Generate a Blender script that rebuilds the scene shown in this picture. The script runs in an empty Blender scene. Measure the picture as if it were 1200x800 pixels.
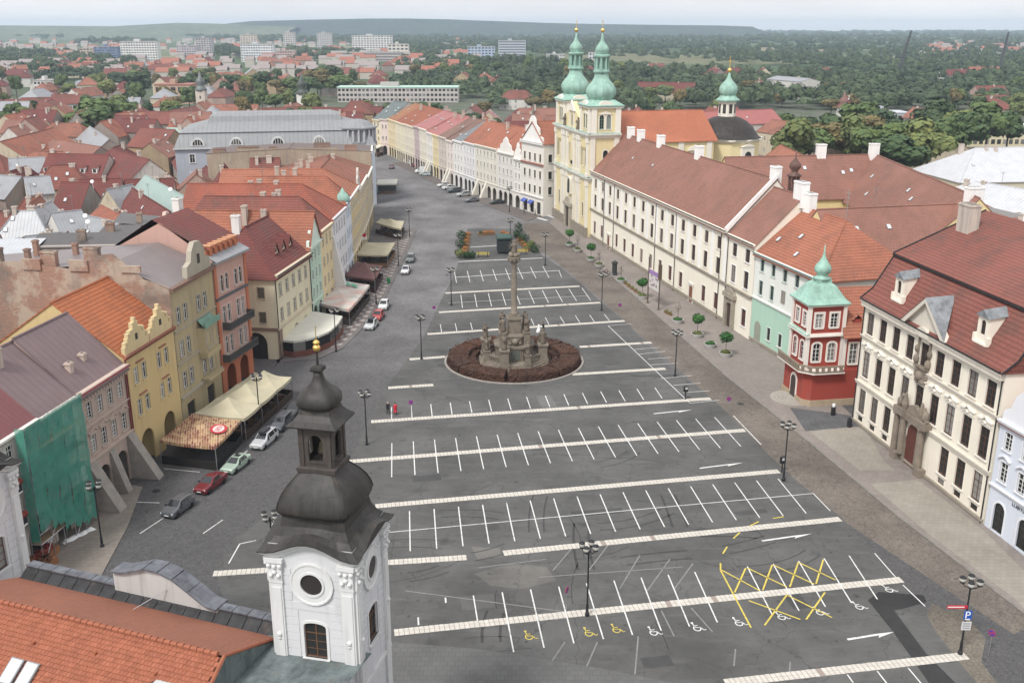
import bpy, bmesh, math, random
import numpy as np
from mathutils import Vector, Matrix
R = math.radians
rnd = random.Random(7)
S = bpy.context.scene
COL = S.collection

# ------------------------------------------------------------ camera
FPX, CAMH, PITCH = 1170.0, 48.0, math.atan(370.0 / 1170.0)
cam = bpy.data.cameras.new('camera'); camo = bpy.data.objects.new('camera', cam); COL.objects.link(camo)
cam.sensor_width = 36.0; cam.lens = 36.0 * FPX / 1200.0
cam.clip_start = 0.5; cam.clip_end = 40000
camo.location = (0, 0, CAMH); camo.rotation_euler = (math.pi / 2 - PITCH, 0, 0)
S.camera = camo

# ------------------------------------------------------------ sky and sun
SUN_EL, SUN_AZ = R(52), R(215)
W = bpy.data.worlds.new('World'); S.world = W; W.use_nodes = True
wn, wl = W.node_tree.nodes, W.node_tree.links
wn.clear()
sky = wn.new('ShaderNodeTexSky'); sky.sky_type = 'NISHITA'; sky.sun_disc = False
sky.sun_elevation = SUN_EL; sky.sun_rotation = SUN_AZ; sky.air_density = 1.0; sky.dust_density = 4.0; sky.ozone_density = 1.0
grey = wn.new('ShaderNodeHueSaturation'); grey.inputs['Saturation'].default_value = 0.06
tco = wn.new('ShaderNodeTexCoord'); cl = wn.new('ShaderNodeTexNoise'); mp = wn.new('ShaderNodeMapping')
mp.inputs['Scale'].default_value = (1, 1, 5); cl.inputs['Scale'].default_value = 2.2; cl.inputs['Detail'].default_value = 5
cloud = wn.new('ShaderNodeValToRGB')
cloud.color_ramp.elements[0].position = 0.35; cloud.color_ramp.elements[0].color = (5.3, 5.3, 5.45, 1)
cloud.color_ramp.elements[1].position = 0.62; cloud.color_ramp.elements[1].color = (6.5, 6.5, 6.6, 1)
mixn = wn.new('ShaderNodeMix'); mixn.data_type = 'RGBA'; mixn.inputs[0].default_value = 0.82
bg = wn.new('ShaderNodeBackground'); bg.inputs['Strength'].default_value = 0.10
wo = wn.new('ShaderNodeOutputWorld')
wl.new(tco.outputs['Generated'], mp.inputs['Vector']); wl.new(mp.outputs[0], cl.inputs['Vector']); wl.new(cl.outputs[0], cloud.inputs[0])
wl.new(sky.outputs[0], grey.inputs['Color']); wl.new(grey.outputs[0], mixn.inputs[6]); wl.new(cloud.outputs[0], mixn.inputs[7])
wl.new(mixn.outputs[2], bg.inputs['Color']); wl.new(bg.outputs[0], wo.inputs['Surface'])
sd = bpy.data.lights.new('sun', 'SUN'); sd.energy = 1.5; sd.angle = R(11); sd.color = (1, 0.97, 0.92)
so = bpy.data.objects.new('sun', sd); COL.objects.link(so)
sdir = Vector((math.sin(SUN_AZ) * math.cos(SUN_EL), math.cos(SUN_AZ) * math.cos(SUN_EL), math.sin(SUN_EL)))
so.rotation_euler = sdir.to_track_quat('Z', 'Y').to_euler(); so.location = (0, 0, 300)
S.view_settings.view_transform = 'Standard'; S.view_settings.look = 'None'; S.view_settings.gamma = 1.0
S.view_settings.use_curve_mapping = False; S.view_settings.exposure = 0.94
S.render.engine = 'CYCLES'
S.cycles.use_denoising = True; S.cycles.max_bounces = 5; S.cycles.diffuse_bounces = 2; S.cycles.glossy_bounces = 2
S.cycles.transmission_bounces = 3; S.cycles.volume_bounces = 1; S.cycles.transparent_max_bounces = 6
S.cycles.caustics_reflective = False; S.cycles.caustics_refractive = False

# ------------------------------------------------------------ survey helpers (photo pixel -> place on the ground plan)
_sp, _cp = math.sin(PITCH), math.cos(PITCH)
def G(x, y, z=0.0):
    u = (x - 600) / FPX; v = (400 - y) / FPX
    d = (u, _cp + v * _sp, -_sp + v * _cp); t = (z - CAMH) / d[2]
    return Vector((d[0] * t, d[1] * t, z))
def HT(Y, y):                                   # height seen at picture row y for something Y metres north
    k = (400 - y) / FPX
    return (k * Y * _cp - Y * _sp) / (_cp + k * _sp) + CAMH
# ------------------------------------------------------------ materials
class MT:
    def __init__(s, name):
        s.m = bpy.data.materials.new(name); s.m.use_nodes = True
        s.t = s.m.node_tree; s.t.nodes.clear()
        s.b = s.n('ShaderNodeBsdfPrincipled'); s.o = s.n('ShaderNodeOutputMaterial')
        s.t.links.new(s.b.outputs[0], s.o.inputs[0])
    def n(s, typ, ins=None, **at):
        nd = s.t.nodes.new(typ)
        for k, v in at.items(): setattr(nd, k, v)
        for k, v in (ins or {}).items(): s.put(nd.inputs[k], v)
        return nd
    def put(s, sock, v):
        if hasattr(v, 'links') or isinstance(v, bpy.types.NodeSocket): s.t.links.new(v, sock)
        else:
            if isinstance(v, (tuple, list)) and len(v) == 3 and sock.type == 'RGBA': v = (*v, 1)
            sock.default_value = v
    def mix(s, f, a, b, mode='MIX'):
        nd = s.t.nodes.new('ShaderNodeMix'); nd.data_type = 'RGBA'; nd.blend_type = mode
        s.put(nd.inputs[0], f); s.put(nd.inputs[6], a); s.put(nd.inputs[7], b); return nd.outputs[2]
    def math(s, op, a, b=0.0):
        nd = s.t.nodes.new('ShaderNodeMath'); nd.operation = op; s.put(nd.inputs[0], a); s.put(nd.inputs[1], b); return nd.outputs[0]
    def ramp(s, f, a, b):
        nd = s.t.nodes.new('ShaderNodeMapRange'); s.put(nd.inputs[0], f); nd.inputs[1].default_value = a; nd.inputs[2].default_value = b
        return nd.outputs[0]
    def noise(s, vec, scale, det=3, rough=0.55):
        nd = s.n('ShaderNodeTexNoise', {'Scale': scale, 'Detail': det, 'Roughness': rough}); s.put(nd.inputs['Vector'], vec); return nd.outputs[0]
    def pos(s): return s.n('ShaderNodeNewGeometry').outputs['Position']
    def uv(s): return s.n('ShaderNodeTexCoord').outputs['UV']
    def scl(s, vec, sc):
        nd = s.n('ShaderNodeMapping'); s.put(nd.inputs['Vector'], vec); nd.inputs['Scale'].default_value = sc; return nd.outputs[0]
    def fin(s, col, rough=0.8, bump=None, bs=0.3, bd=0.05, metal=0.0, spec=0.3):
        s.put(s.b.inputs['Base Color'], col); s.put(s.b.inputs['Roughness'], rough); s.put(s.b.inputs['Metallic'], metal)
        s.b.inputs['Specular IOR Level'].default_value = spec
        if bump is not None:
            b = s.n('ShaderNodeBump', {'Strength': bs, 'Distance': bd, 'Height': bump}); s.t.links.new(b.outputs[0], s.b.inputs['Normal'])
        return s.m
_mc = {}
def cached(f):
    def g(*a, **k):
        key = (f.__name__, a, tuple(sorted(k.items())))
        if key not in _mc: _mc[key] = f(*a, **k)
        return _mc[key]
    return g
def sc(c, k): return tuple(min(1, x * k) for x in c)

@cached
def flat(c, rough=0.7, metal=0.0, var=0.12, spec=0.3):
    m = MT('paint'); f = m.noise(m.pos(), 1.7, 4)
    col = m.mix(f, sc(c, 1 - var), sc(c, 1 + var))
    return m.fin(col, rough, metal=metal, spec=spec)
@cached
def plaster(c, dirt=0.25, old=0.0):
    m = MT('plaster'); p = m.pos()
    a = m.noise(p, 0.35, 5); b = m.noise(m.scl(p, (1.6, 1.6, 0.16)), 1.0, 4); d = m.noise(p, 6, 3)
    col = m.mix(a, sc(c, 0.9), sc(c, 1.06))
    col = m.mix(m.math('MULTIPLY', m.ramp(b, 0.52, 0.78), dirt), col, (0.16, 0.14, 0.12))
    col = m.mix(m.math('MULTIPLY', m.ramp(d, 0.6, 0.8), dirt * 0.5), col, sc(c, 0.62))
    z = m.n('ShaderNodeSeparateXYZ'); m.put(z.inputs[0], p)
    if old > 0:
        e = m.noise(p, 0.28, 6, 0.7)
        br = m.n('ShaderNodeTexBrick', {'Color1': (0.34, 0.17, 0.11), 'Color2': (0.25, 0.13, 0.09), 'Mortar': (0.34, 0.29, 0.25), 'Scale': 1.0,
                 'Mortar Size': 0.02, 'Brick Width': 0.5, 'Row Height': 0.17}); m.put(br.inputs['Vector'], m.uv())
        col = m.mix(m.math('MULTIPLY', m.ramp(e, 0.44, 0.52), old), col, br.outputs[0])
        g = m.noise(p, 0.13, 5, 0.65); col = m.mix(m.math('MULTIPLY', m.ramp(g, 0.48, 0.62), old * 0.8), col, (0.15, 0.14, 0.125))
    return m.fin(col, 0.88, d, 0.12, 0.02)
@cached
def tiles(c, rw=0.3, rh=0.5, moss=0.25, bs=0.9):
    m = MT('roof_tile'); uv = m.uv(); p = m.pos()
    br = m.n('ShaderNodeTexBrick', {'Color1': sc(c, 0.82), 'Color2': sc(c, 1.16), 'Mortar': sc(c, 0.36), 'Scale': 1.0, 'Mortar Size': 0.05,
             'Mortar Smooth': 0.5, 'Bias': 0.0, 'Brick Width': rw, 'Row Height': rh}); m.put(br.inputs['Vector'], uv)
    a = m.noise(p, 0.3, 6, 0.68); b = m.noise(p, 1.3, 5, 0.7)
    col = m.mix(0.55, br.outputs[0], m.mix(b, sc(c, 0.75), sc(c, 1.2)))
    col = m.mix(m.math('MULTIPLY', m.ramp(a, 0.48, 0.68), min(.75, moss * 1.7)), col, (0.10, 0.072, 0.06)); col = m.mix(m.math('MULTIPLY', m.ramp(m.noise(p, 0.12, 4), 0.5, 0.65), 0.35), col, sc(c, 1.25))
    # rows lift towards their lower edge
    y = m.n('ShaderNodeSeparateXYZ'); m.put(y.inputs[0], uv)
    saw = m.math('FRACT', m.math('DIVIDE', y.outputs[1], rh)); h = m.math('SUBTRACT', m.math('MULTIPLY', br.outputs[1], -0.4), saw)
    col = m.mix(m.math('MULTIPLY', m.ramp(saw, 0.55, 1.0), 0.42), col, sc(c, 0.38))  # shade under each lap painted into the colour, towards the course's upper edge
    return m.fin(col, 0.82, h, bs, 0.09)
@cached
def tin(c, rust=0.2, seam=0.6, rough=0.45):
    m = MT('sheet_metal'); uv = m.uv(); p = m.pos()
    x = m.n('ShaderNodeSeparateXYZ'); m.put(x.inputs[0], uv)
    fr = m.math('FRACT', m.math('DIVIDE', x.outputs[0], seam)); st = m.math('LESS_THAN', fr, 0.10)
    a = m.noise(p, 0.5, 5, 0.65); b = m.noise(m.scl(uv, (3.0, 0.5, 1)), 1.0, 4)
    col = m.mix(a, sc(c, 0.78), sc(c, 1.2)); col = m.mix(m.math('MULTIPLY', m.ramp(b, 0.5, 0.75), rust), col, sc((0.24, 0.13, 0.09), 0.9))
    col = m.mix(m.math('MULTIPLY', st, 0.45), col, sc(c, 0.45))
    return m.fin(col, rough, st, 0.6, 0.05, metal=0.15, spec=0.4)
@cached
def copper(c=(0.31, 0.50, 0.42)):
    m = MT('verdigris'); p = m.pos()
    a = m.noise(m.scl(p, (1, 1, 0.35)), 0.9, 5, 0.6); b = m.noise(p, 4, 3)
    col = m.mix(m.ramp(a, 0.35, 0.7), sc(c, 0.72), sc(c, 1.12)); col = m.mix(m.math('MULTIPLY', m.ramp(b, 0.52, 0.75), 0.5), col, (0.17, 0.21, 0.18))
    return m.fin(col, 0.6, b, 0.1, 0.02)
@cached
def slate(c=(0.07, 0.072, 0.075), rough=0.4):
    m = MT('dark_sheet'); p = m.pos(); uv = m.uv()
    br = m.n('ShaderNodeTexBrick', {'Color1': sc(c, 0.85), 'Color2': sc(c, 1.2), 'Mortar': sc(c, 0.5), 'Scale': 1.0, 'Mortar Size': 0.015, 'Brick Width': 0.7, 'Row Height': 0.9})
    m.put(br.inputs['Vector'], uv)
    a = m.noise(m.scl(p, (1, 1, 0.3)), 1.2, 6, 0.65); col = m.mix(m.ramp(a, 0.38, 0.72), br.outputs[0], sc(c, 1.9))
    g = m.noise(p, 0.8, 4); col = m.mix(m.math('MULTIPLY', m.ramp(g, 0.62, 0.75), 0.5), col, (0.14, 0.10, 0.075))
    return m.fin(col, rough + .12, br.outputs[1], 0.4, 0.03, metal=0.05, spec=0.3)
@cached
def glass(tone=0.03):
    m = MT('window_glass'); r = m.n('ShaderNodeObjectInfo').outputs['Random']; p = m.pos()
    a = m.noise(p, 0.9, 2); f = m.ramp(r, 0.66, 0.95)
    col = m.mix(a, (tone * 0.35, tone * 0.38, tone * 0.38), (tone * 1.4, tone * 1.4, tone * 1.35))
    col = m.mix(m.math('MULTIPLY', f, 0.75), col, (0.34, 0.33, 0.31))
    return m.fin(col, 0.12, m.noise(p, 0.7, 2), 0.08, 0.1, spec=0.3)
@cached
def stone(c=(0.34, 0.30, 0.25), soot=0.5, rowh=None):
    m = MT('stone'); p = m.pos()
    a = m.noise(p, 1.1, 6, 0.7); b = m.noise(p, 7, 4)
    col = m.mix(m.ramp(a, 0.35, 0.7), sc(c, 1.12), sc(c, 1 - 0.75 * soot)); col = m.mix(m.math('MULTIPLY', b, 0.4), col, sc(c, 0.6))
    return m.fin(col, 0.9, b, 0.5, 0.05)
@cached
def wood(c=(0.18, 0.08, 0.04)): 
    m = MT('wood'); f = m.noise(m.scl(m.pos(), (4, 4, 0.5)), 2.0, 4)
    return m.fin(m.mix(f, sc(c, 0.7), sc(c, 1.25)), 0.55)
@cached
def cloth(c, var=0.1):
    m = MT('canvas'); p = m.pos(); a = m.noise(p, 0.8, 4)
    return m.fin(m.mix(a, sc(c, 1 - var), sc(c, 1 + var)), 0.85, m.noise(p, 1.6, 2), 0.25, 0.1)
@cached
def leaf(c, var=0.35):
    m = MT('leaves'); p = m.pos(); r = m.n('ShaderNodeObjectInfo').outputs['Random']
    a = m.noise(p, 0.5, 3); b = m.noise(p, 3.3, 2)
    col = m.mix(m.ramp(b, 0.3, 0.7), sc(c, 1 - var), sc(c, 1 + var)); col = m.mix(m.math('MULTIPLY', m.ramp(a, 0.4, 0.65), 0.5), col, (c[0] * 1.5, c[1] * 1.15, c[2] * 0.8))
    col = m.mix(m.math('MULTIPLY', r, 0.45), col, (c[0] * 0.55, c[1] * 0.62, c[2] * 0.75))
    return m.fin(col, 0.75, spec=0.2)
@cached
def carpaint(c):
    m = MT('car_paint'); m.b.inputs['Coat Weight'].default_value = 0.7; m.b.inputs['Coat Roughness'].default_value = 0.06
    return m.fin(m.mix(m.noise(m.pos(), 5, 3), sc(c, 0.93), sc(c, 1.05)), 0.38, metal=0.2, spec=0.5)
@cached
def gold(): return MT('gilt').fin((0.85, 0.58, 0.18), 0.28, metal=0.9)
@cached
def rubber(): return flat((0.018, 0.018, 0.018), 0.8)
@cached
def steel(): return flat((0.45, 0.45, 0.46), 0.35, 0.7)
@cached
def iron(): return flat((0.022, 0.022, 0.024), 0.5)
@cached
def lampglass():
    m = MT('globe_glass'); m.b.inputs['Transmission Weight'].default_value = 0.35
    return m.fin((0.75, 0.74, 0.68), 0.15, spec=0.6)

# ------------------------------------------------------------ mesh builder
class MB:
    def __init__(s): s.v = []; s.f = []; s.mi = []; s.sm = []; s.k = 0; s.smooth = False; s.M = None
    def vert(s, p):
        if s.M is not None: p = s.M @ Vector(p)
        s.v.append(tuple(p)); return len(s.v) - 1
    def face(s, idx): s.f.append(tuple(idx)); s.mi.append(s.k); s.sm.append(s.smooth)
    def poly(s, pts): s.face([s.vert(p) for p in pts]); return s
    def box(s, x0, x1, y0, y1, z0, z1):
        i = [s.vert(p) for p in ((x0,y0,z0),(x1,y0,z0),(x1,y1,z0),(x0,y1,z0),(x0,y0,z1),(x1,y0,z1),(x1,y1,z1),(x0,y1,z1))]
        for q in ((0,3,2,1),(4,5,6,7),(0,1,5,4),(1,2,6,5),(2,3,7,6),(3,0,4,7)): s.face([i[a] for a in q])
        return s
    def prism(s, pts, z0, z1, cap=True, dx=None):      # pts counter-clockwise from above
        a = [s.vert((p[0], p[1], z0)) for p in pts]; b = [s.vert((p[0], p[1], z1)) for p in pts]; n = len(pts)
        for i in range(n): s.face((a[i], a[(i+1)%n], b[(i+1)%n], b[i]))
        if cap: s.face(b); s.face(a[::-1])
        return s
    def slab(s, pts, y0, y1):                          # pts (x,z) outline seen from -y, counter-clockwise; thick in y
        a = [s.vert((p[0], y0, p[1])) for p in pts]; b = [s.vert((p[0], y1, p[1])) for p in pts]; n = len(pts)
        s.face(a); s.face(b[::-1])
        for i in range(n): s.face((a[(i+1)%n], a[i], b[i], b[(i+1)%n]))
        return s
    def lathe(s, prof, n=16, c=(0,0,0), sq=0.0, rot=0.0, lobes=0, la=0.0):
        rings = []
        for r, z in prof:
            ring = []
            for j in range(n):
                a = rot + 2 * math.pi * j / n; rr = r
                if sq: rr = r * (1 - sq + sq / max(abs(math.cos(a - rot)), abs(math.sin(a - rot))))
                if lobes: rr = rr * (1 + la * math.cos(lobes * a))
                ring.append(s.vert((c[0] + rr * math.cos(a), c[1] + rr * math.sin(a), c[2] + z)))
            rings.append(ring)
        for a, b in zip(rings, rings[1:]):
            for j in range(n): s.face((a[j], a[(j+1)%n], b[(j+1)%n], b[j]))
        s.face(rings[-1]); s.face(rings[0][::-1])
        return s
    def tube(s, p, q, r0, r1=None, n=6):
        p, q = Vector(p), Vector(q); r1 = r0 if r1 is None else r1; d = (q - p)
        if d.length < 1e-6: return s
        m = d.to_track_quat('Z', 'Y').to_matrix()
        A = [s.vert(p + m @ Vector((r0*math.cos(2*math.pi*j/n), r0*math.sin(2*math.pi*j/n), 0))) for j in range(n)]
        B = [s.vert(q + m @ Vector((r1*math.cos(2*math.pi*j/n), r1*math.sin(2*math.pi*j/n), 0))) for j in range(n)]
        for j in range(n): s.face((A[j], A[(j+1)%n], B[(j+1)%n], B[j]))
        s.face(B); s.face(A[::-1]); return s
    def ball(s, c, r, n=10, m=7, sz=1.0):
        return s.lathe([(max(1e-3, r*math.sin(math.pi*i/m)), -r*sz*math.cos(math.pi*i/m)) for i in range(m+1)], n, c)
    def mesh(s, name='mesh'):
        me = bpy.data.meshes.new(name); me.from_pydata(s.v, [], s.f)
        me.polygons.foreach_set('material_index', s.mi); me.polygons.foreach_set('use_smooth', s.sm)
        uvl = me.uv_layers.new(name='UVMap'); nl = len(me.loops); uv = np.zeros((nl, 2)); Z = Vector((0,0,1))
        for p in me.polygons:
            nn = p.normal; u = Z.cross(nn)
            if u.length < 1e-3: u = Vector((1,0,0)); v = Vector((0,1,0))
            else: u.normalize(); v = nn.cross(u)
            for li in p.loop_indices:
                co = me.vertices[me.loops[li].vertex_index].co; uv[li] = (co.dot(u), co.dot(v))
        uvl.data.foreach_set('uv', uv.ravel()); me.update(); return me
    def build(s, name, mats, parent=None, loc=None, rz=0.0):
        me = s.mesh(name)
        for m in (mats if isinstance(mats, (list, tuple)) else [mats]): me.materials.append(m)
        return put(name, me, parent, loc, rz)
def put(name, data, parent=None, loc=None, rz=0.0):
    o = bpy.data.objects.new(name, data); COL.objects.link(o)
    if parent is not None: o.parent = parent
    if loc is not None: o.location = loc
    o.rotation_euler = (0, 0, rz); return o
def tag(o, label=None, cat=None, group=None, kind=None):
    for k, v in (('label', label), ('category', cat), ('group', group), ('kind', kind)):
        if v: o[k] = v
    return o
def empty(name, loc, rz=0.0, label=None, cat=None, group=None):
    o = put(name, None, None, loc, rz); o.empty_display_size = 0.5; return tag(o, label, cat, group)
def copy_tree(o, parent=None):
    c = o.copy(); COL.objects.link(c); c.parent = parent
    for ch in o.children: copy_tree(ch, c)
    return c
def frame(A, B):                                    # local x runs along the facade A->B, local y into the house
    A, B = Vector(A), Vector(B); d = B - A; return (A.x, A.y, 0), math.atan2(d.y, d.x), math.hypot(d.x, d.y)
# ------------------------------------------------------------ ground, roads, lot
def groundmat(name, c, kind):
    m = MT(name); p = m.pos()
    a = m.noise(p, 0.11, 6, 0.6); b = m.noise(p, 0.9, 5, 0.65); d = m.noise(p, 9, 3)
    col = m.mix(m.ramp(a, 0.35, 0.68), sc(c, 0.74), sc(c, 1.22)); col = m.mix(m.math('MULTIPLY', m.ramp(b, 0.5, 0.74), 0.42), col, sc(c, 0.55))
    h = d; bs, bd = 0.25, 0.02
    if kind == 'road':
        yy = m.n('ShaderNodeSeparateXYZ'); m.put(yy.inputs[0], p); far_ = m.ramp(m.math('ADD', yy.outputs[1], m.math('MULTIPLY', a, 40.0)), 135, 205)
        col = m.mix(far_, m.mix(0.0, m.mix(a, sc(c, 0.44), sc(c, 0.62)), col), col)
    if kind in ('cobble', 'road'):
        v = m.n('ShaderNodeTexVoronoi', {'Scale': 2.6, 'Randomness': 0.75}); m.put(v.inputs['Vector'], p)
        col = m.mix(0.4, col, m.mix(v.outputs['Color'], m.mix(1.0, col, (0.72, 0.72, 0.72), 'MULTIPLY'), m.mix(1.0, col, (1.28, 1.27, 1.25), 'MULTIPLY'))); 
        v2 = m.n('ShaderNodeTexVoronoi', {'Scale': 2.6, 'Randomness': 0.75}, feature='DISTANCE_TO_EDGE'); m.put(v2.inputs['Vector'], p)
        j = m.ramp(v2.outputs[0], 0.0, 0.09); col = m.mix(m.math('MULTIPLY', m.math('SUBTRACT', 1.0, j), 0.55), col, m.mix(1.0, col, (0.35, 0.34, 0.33), 'MULTIPLY')); h = j; bs, bd = 0.4, 0.04
    elif kind == 'slab':
        br = m.n('ShaderNodeTexBrick', {'Color1': sc(c, 0.88), 'Color2': sc(c, 1.12), 'Mortar': sc(c, 0.55), 'Scale': 1.0, 'Mortar Size': 0.02, 'Brick Width': 0.6, 'Row Height': 0.6})
        m.put(br.inputs['Vector'], p); col = m.mix(0.5, col, br.outputs[0])
    elif kind == 'asphalt':
        w = m.noise(m.scl(p, (0.35, 2.2, 1)), 0.5, 5, 0.7); col = m.mix(m.math('MULTIPLY', m.ramp(w, 0.52, 0.75), 0.35), col, sc(c, 1.7))
        vr = m.n('ShaderNodeTexVoronoi', {'Scale': 0.16, 'Randomness': 1.0}, feature='DISTANCE_TO_EDGE')
        wob = m.n('ShaderNodeTexNoise', {'Scale': 0.8, 'Detail': 3}); m.put(wob.inputs['Vector'], p)
        vm = m.n('ShaderNodeVectorMath', operation='MULTIPLY_ADD'); m.put(vm.inputs[0], wob.outputs[1]); vm.inputs[1].default_value = (1.6, 1.6, 0); m.put(vm.inputs[2], p)
        m.put(vr.inputs['Vector'], vm.outputs[0])
        cr = m.math('MULTIPLY', m.math('LESS_THAN', vr.outputs[0], 0.006), 0.5); col = m.mix(cr, col, sc(c, 0.5))
        o = m.noise(p, 0.35, 4, 0.5); col = m.mix(m.math('MULTIPLY', m.ramp(o, 0.63, 0.72), 0.35), col, (0.03, 0.03, 0.03))
        ds = m.noise(p, 1.3, 3, 0.5); col = m.mix(m.math('MULTIPLY', m.ramp(ds, 0.66, 0.72), 0.6), col, (0.035, 0.034, 0.033))
        sp = m.noise(p, 2.6, 3, 0.6); col = m.mix(m.math('MULTIPLY', m.ramp(sp, 0.66, 0.74), 0.25), col, sc(c, 1.9))
    elif kind == 'land':
        v = m.n('ShaderNodeTexVoronoi', {'Scale': 0.0035, 'Randomness': 1.0}); m.put(v.inputs['Vector'], p)
        r = m.n('ShaderNodeValToRGB'); m.put(r.inputs[0], v.outputs['Color'])
        e = r.color_ramp.elements; e[0].color = (0.05, 0.085, 0.035, 1); e[1].color = (0.23, 0.20, 0.12, 1); e[1].position = 0.9
        e.new(0.6).color = (0.075, 0.11, 0.045, 1)
        dist = m.n('ShaderNodeVectorMath', operation='LENGTH'); m.put(dist.inputs[0], p)
        col = m.mix(m.ramp(dist.outputs['Value'], 600, 1100), m.mix(m.ramp(a, 0.42, 0.6), (0.13, 0.125, 0.11), (0.07, 0.10, 0.05)), r.outputs[0])
    return m.fin(col, 0.93, h, bs, bd, spec=0.2)
ASPH = groundmat('asphalt', (0.105, 0.104, 0.102), 'asphalt')
ASPHN = groundmat('new_asphalt', (0.04, 0.04, 0.041), 'plain')
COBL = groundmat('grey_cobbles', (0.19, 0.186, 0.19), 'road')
COBB = groundmat('brown_cobbles', (0.175, 0.152, 0.132), 'cobble')
PAVE = groundmat('brown_paving', (0.25, 0.22, 0.2), 'slab')
PAVB = groundmat('beige_paving', (0.30, 0.275, 0.235), 'slab')
ASPHP = [groundmat('tar_patch', (.075, .075, .075), 'plain'), groundmat('pale_patch', (.135, .133, .13), 'plain')]
LAND = groundmat('land', (0.1, 0.1, 0.07), 'land')
YARD = groundmat('yard', (0.13, 0.12, 0.11), 'plain')
LIME = groundmat('worn_white', (0.62, 0.60, 0.56), 'plain')

def struct(o): return tag(o, kind='structure')
b = MB(); b.poly([(-7000, -300, -0.06), (7000, -300, -0.06), (7000, 9500, -0.06), (-7000, 9500, -0.06)])
struct(b.build('ground', LAND))
def sheet(name, px, z, mat, world=False):
    pts = [Vector((p[0], p[1], 0)) if world else G(*p) for p in px]
    ar = sum(p.x * q.y - q.x * p.y for p, q in zip(pts, pts[1:] + pts[:1]))
    if ar < 0: pts = pts[::-1]
    b = MB(); b.poly([(p.x, p.y, z) for p in pts]); return b.build(name, mat)
def raised(name, pts, z, mat, kerb=None):
    pts = [Vector((p[0], p[1], 0)) for p in pts]
    ar = sum(p.x * q.y - q.x * p.y for p, q in zip(pts, pts[1:] + pts[:1]))
    if ar < 0: pts = pts[::-1]
    b = MB(); b.prism(pts, -0.05, z); return b.build(name, mat)
struct(sheet('city_ground', [(-330, 30), (330, 30), (420, 520), (-420, 520)], -0.03, YARD, True))
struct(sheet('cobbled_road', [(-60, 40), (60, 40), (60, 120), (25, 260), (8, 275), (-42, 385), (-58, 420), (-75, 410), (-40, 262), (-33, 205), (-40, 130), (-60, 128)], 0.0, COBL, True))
kerbR = [(9.5, 252), (18, 205.5), (25.2, 166.5), (30.7, 135.5), (36, 110.9), (39.6, 92.3), (43.9, 74.4), (47.5, 60)]
struct(sheet('brown_cobbled_road', [(3, 252), (9.5, 252), (18, 205.5), (25.2, 166.5), (30.7, 135.5), (36, 110.9), (39.6, 92.3), (44.2, 73), (41.5, 71.5), (33, 93), (29.3, 112), (25.5, 133), (14, 188), (8, 214), (3, 228)], 0.006, COBB, True))
lotL = [(548, 268), (533, 322), (520, 345), (497, 394), (474, 425), (448, 462), (428, 500), (408, 545), (330, 590), (276, 632), (252, 668), (262, 700)]
lotR = [(1185, 810), (1135, 768), (1060, 690), (988, 608), (916, 548), (873, 504), (835, 467), (785, 430), (733, 377), (705, 354), (681, 332), (658, 314), (636, 300), (612, 268)]
lot = struct(sheet('asphalt_lot', [G(*p)[:2] for p in lotL] + [(-18, 60), (35, 60)] + [G(*p)[:2] for p in lotR], 0.012, ASPH, True))
struct(sheet('pavement_strip', [(460, 752), (560, 760), (700, 782), (790, 800), (820, 830), (440, 830)], 0.02, groundmat('grey_paving', (0.13, 0.13, 0.128), 'slab')))
struct(sheet('asphalt_patch', [(1017,703),(1030,693),(1055,695),(1082,697),(1086,705),(1062,712),(1048,715),(1085,765),(1125,805),(1092,805),(1068,770),(1045,738)], 0.016, ASPHN))
WORN = groundmat('worn_brown', (0.17, 0.15, 0.125), 'cobble')
for i_, pp_ in enumerate(([(1092,706),(1110,716),(1128,712),(1140,730),(1155,748),(1150,775),(1168,800),(1150,806),(1120,770),(1098,742),(1086,722)],[(556,672),(600,660),(640,664),(652,680),(610,690),(575,686)],[(552,640),(585,642),(588,652),(560,655)])): struct(sheet('worn_ground', pp_, 0.0135+.0004*i_, WORN if i_ == 0 else groundmat('scuffed_asphalt', (.145, .14, .13), 'asphalt')))
facR = [(12, 262), (18.6, 233.5), (37.9, 152.4), (42.8, 134.5), (44, 118), (47.6, 90.5), (52, 60)]
pvR = raised('pavement', kerbR + facR[::-1], 0.12, PAVE); struct(pvR)
kb = MB()
for p, q in zip(kerbR, kerbR[1:]):
    n = int((Vector(q) - Vector(p)).length / 1.0)
    for i in range(n):
        a = Vector(p).lerp(Vector(q), i / n); c = Vector(p).lerp(Vector(q), (i + 0.97) / n); t = (c - a).normalized(); w = Vector((t.y, -t.x)) * 0.22
        kb.prism([a + w * 0.6, a - w * 0.9, c - w * 0.9, c + w * 0.6][::-1], -0.04, 0.13)
k = kb.build('kerb_stones', stone((0.24, 0.22, 0.20), 0.3), pvR); tag(k, kind='stuff')
struct(sheet('beige_pavement', [(948, 506), (1012, 500), (1035, 540), (1048, 552), (1008, 552)], 0.128, PAVB))
struct(sheet('beige_pavement', [(1020, 568), (1075, 563), (1150, 620), (1215, 685), (1215, 732), (1190, 703), (1090, 628)], 0.128, PAVB))
struct(sheet('sett_apron', [(925, 478), (1000, 488), (1010, 500), (944, 506)], 0.128, groundmat('sett', (0.13, 0.13, 0.135), 'cobble')))

# left pavements
lp = [G(*p)[:2] for p in ((322, 425), (372, 421), (402, 408), (430, 380), (452, 348), (474, 303), (488, 270))]
lp2 = [(-34.2, 255), (-33.2, 242), (-31.6, 205), (-31.8, 185), (-32.6, 159), (-34.8, 144), (-35.2, 138.5)]
pvL = raised('pavement', lp + lp2, 0.11, groundmat('grey_brown_paving', (0.17, 0.155, 0.15), 'slab')); struct(pvL)
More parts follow.
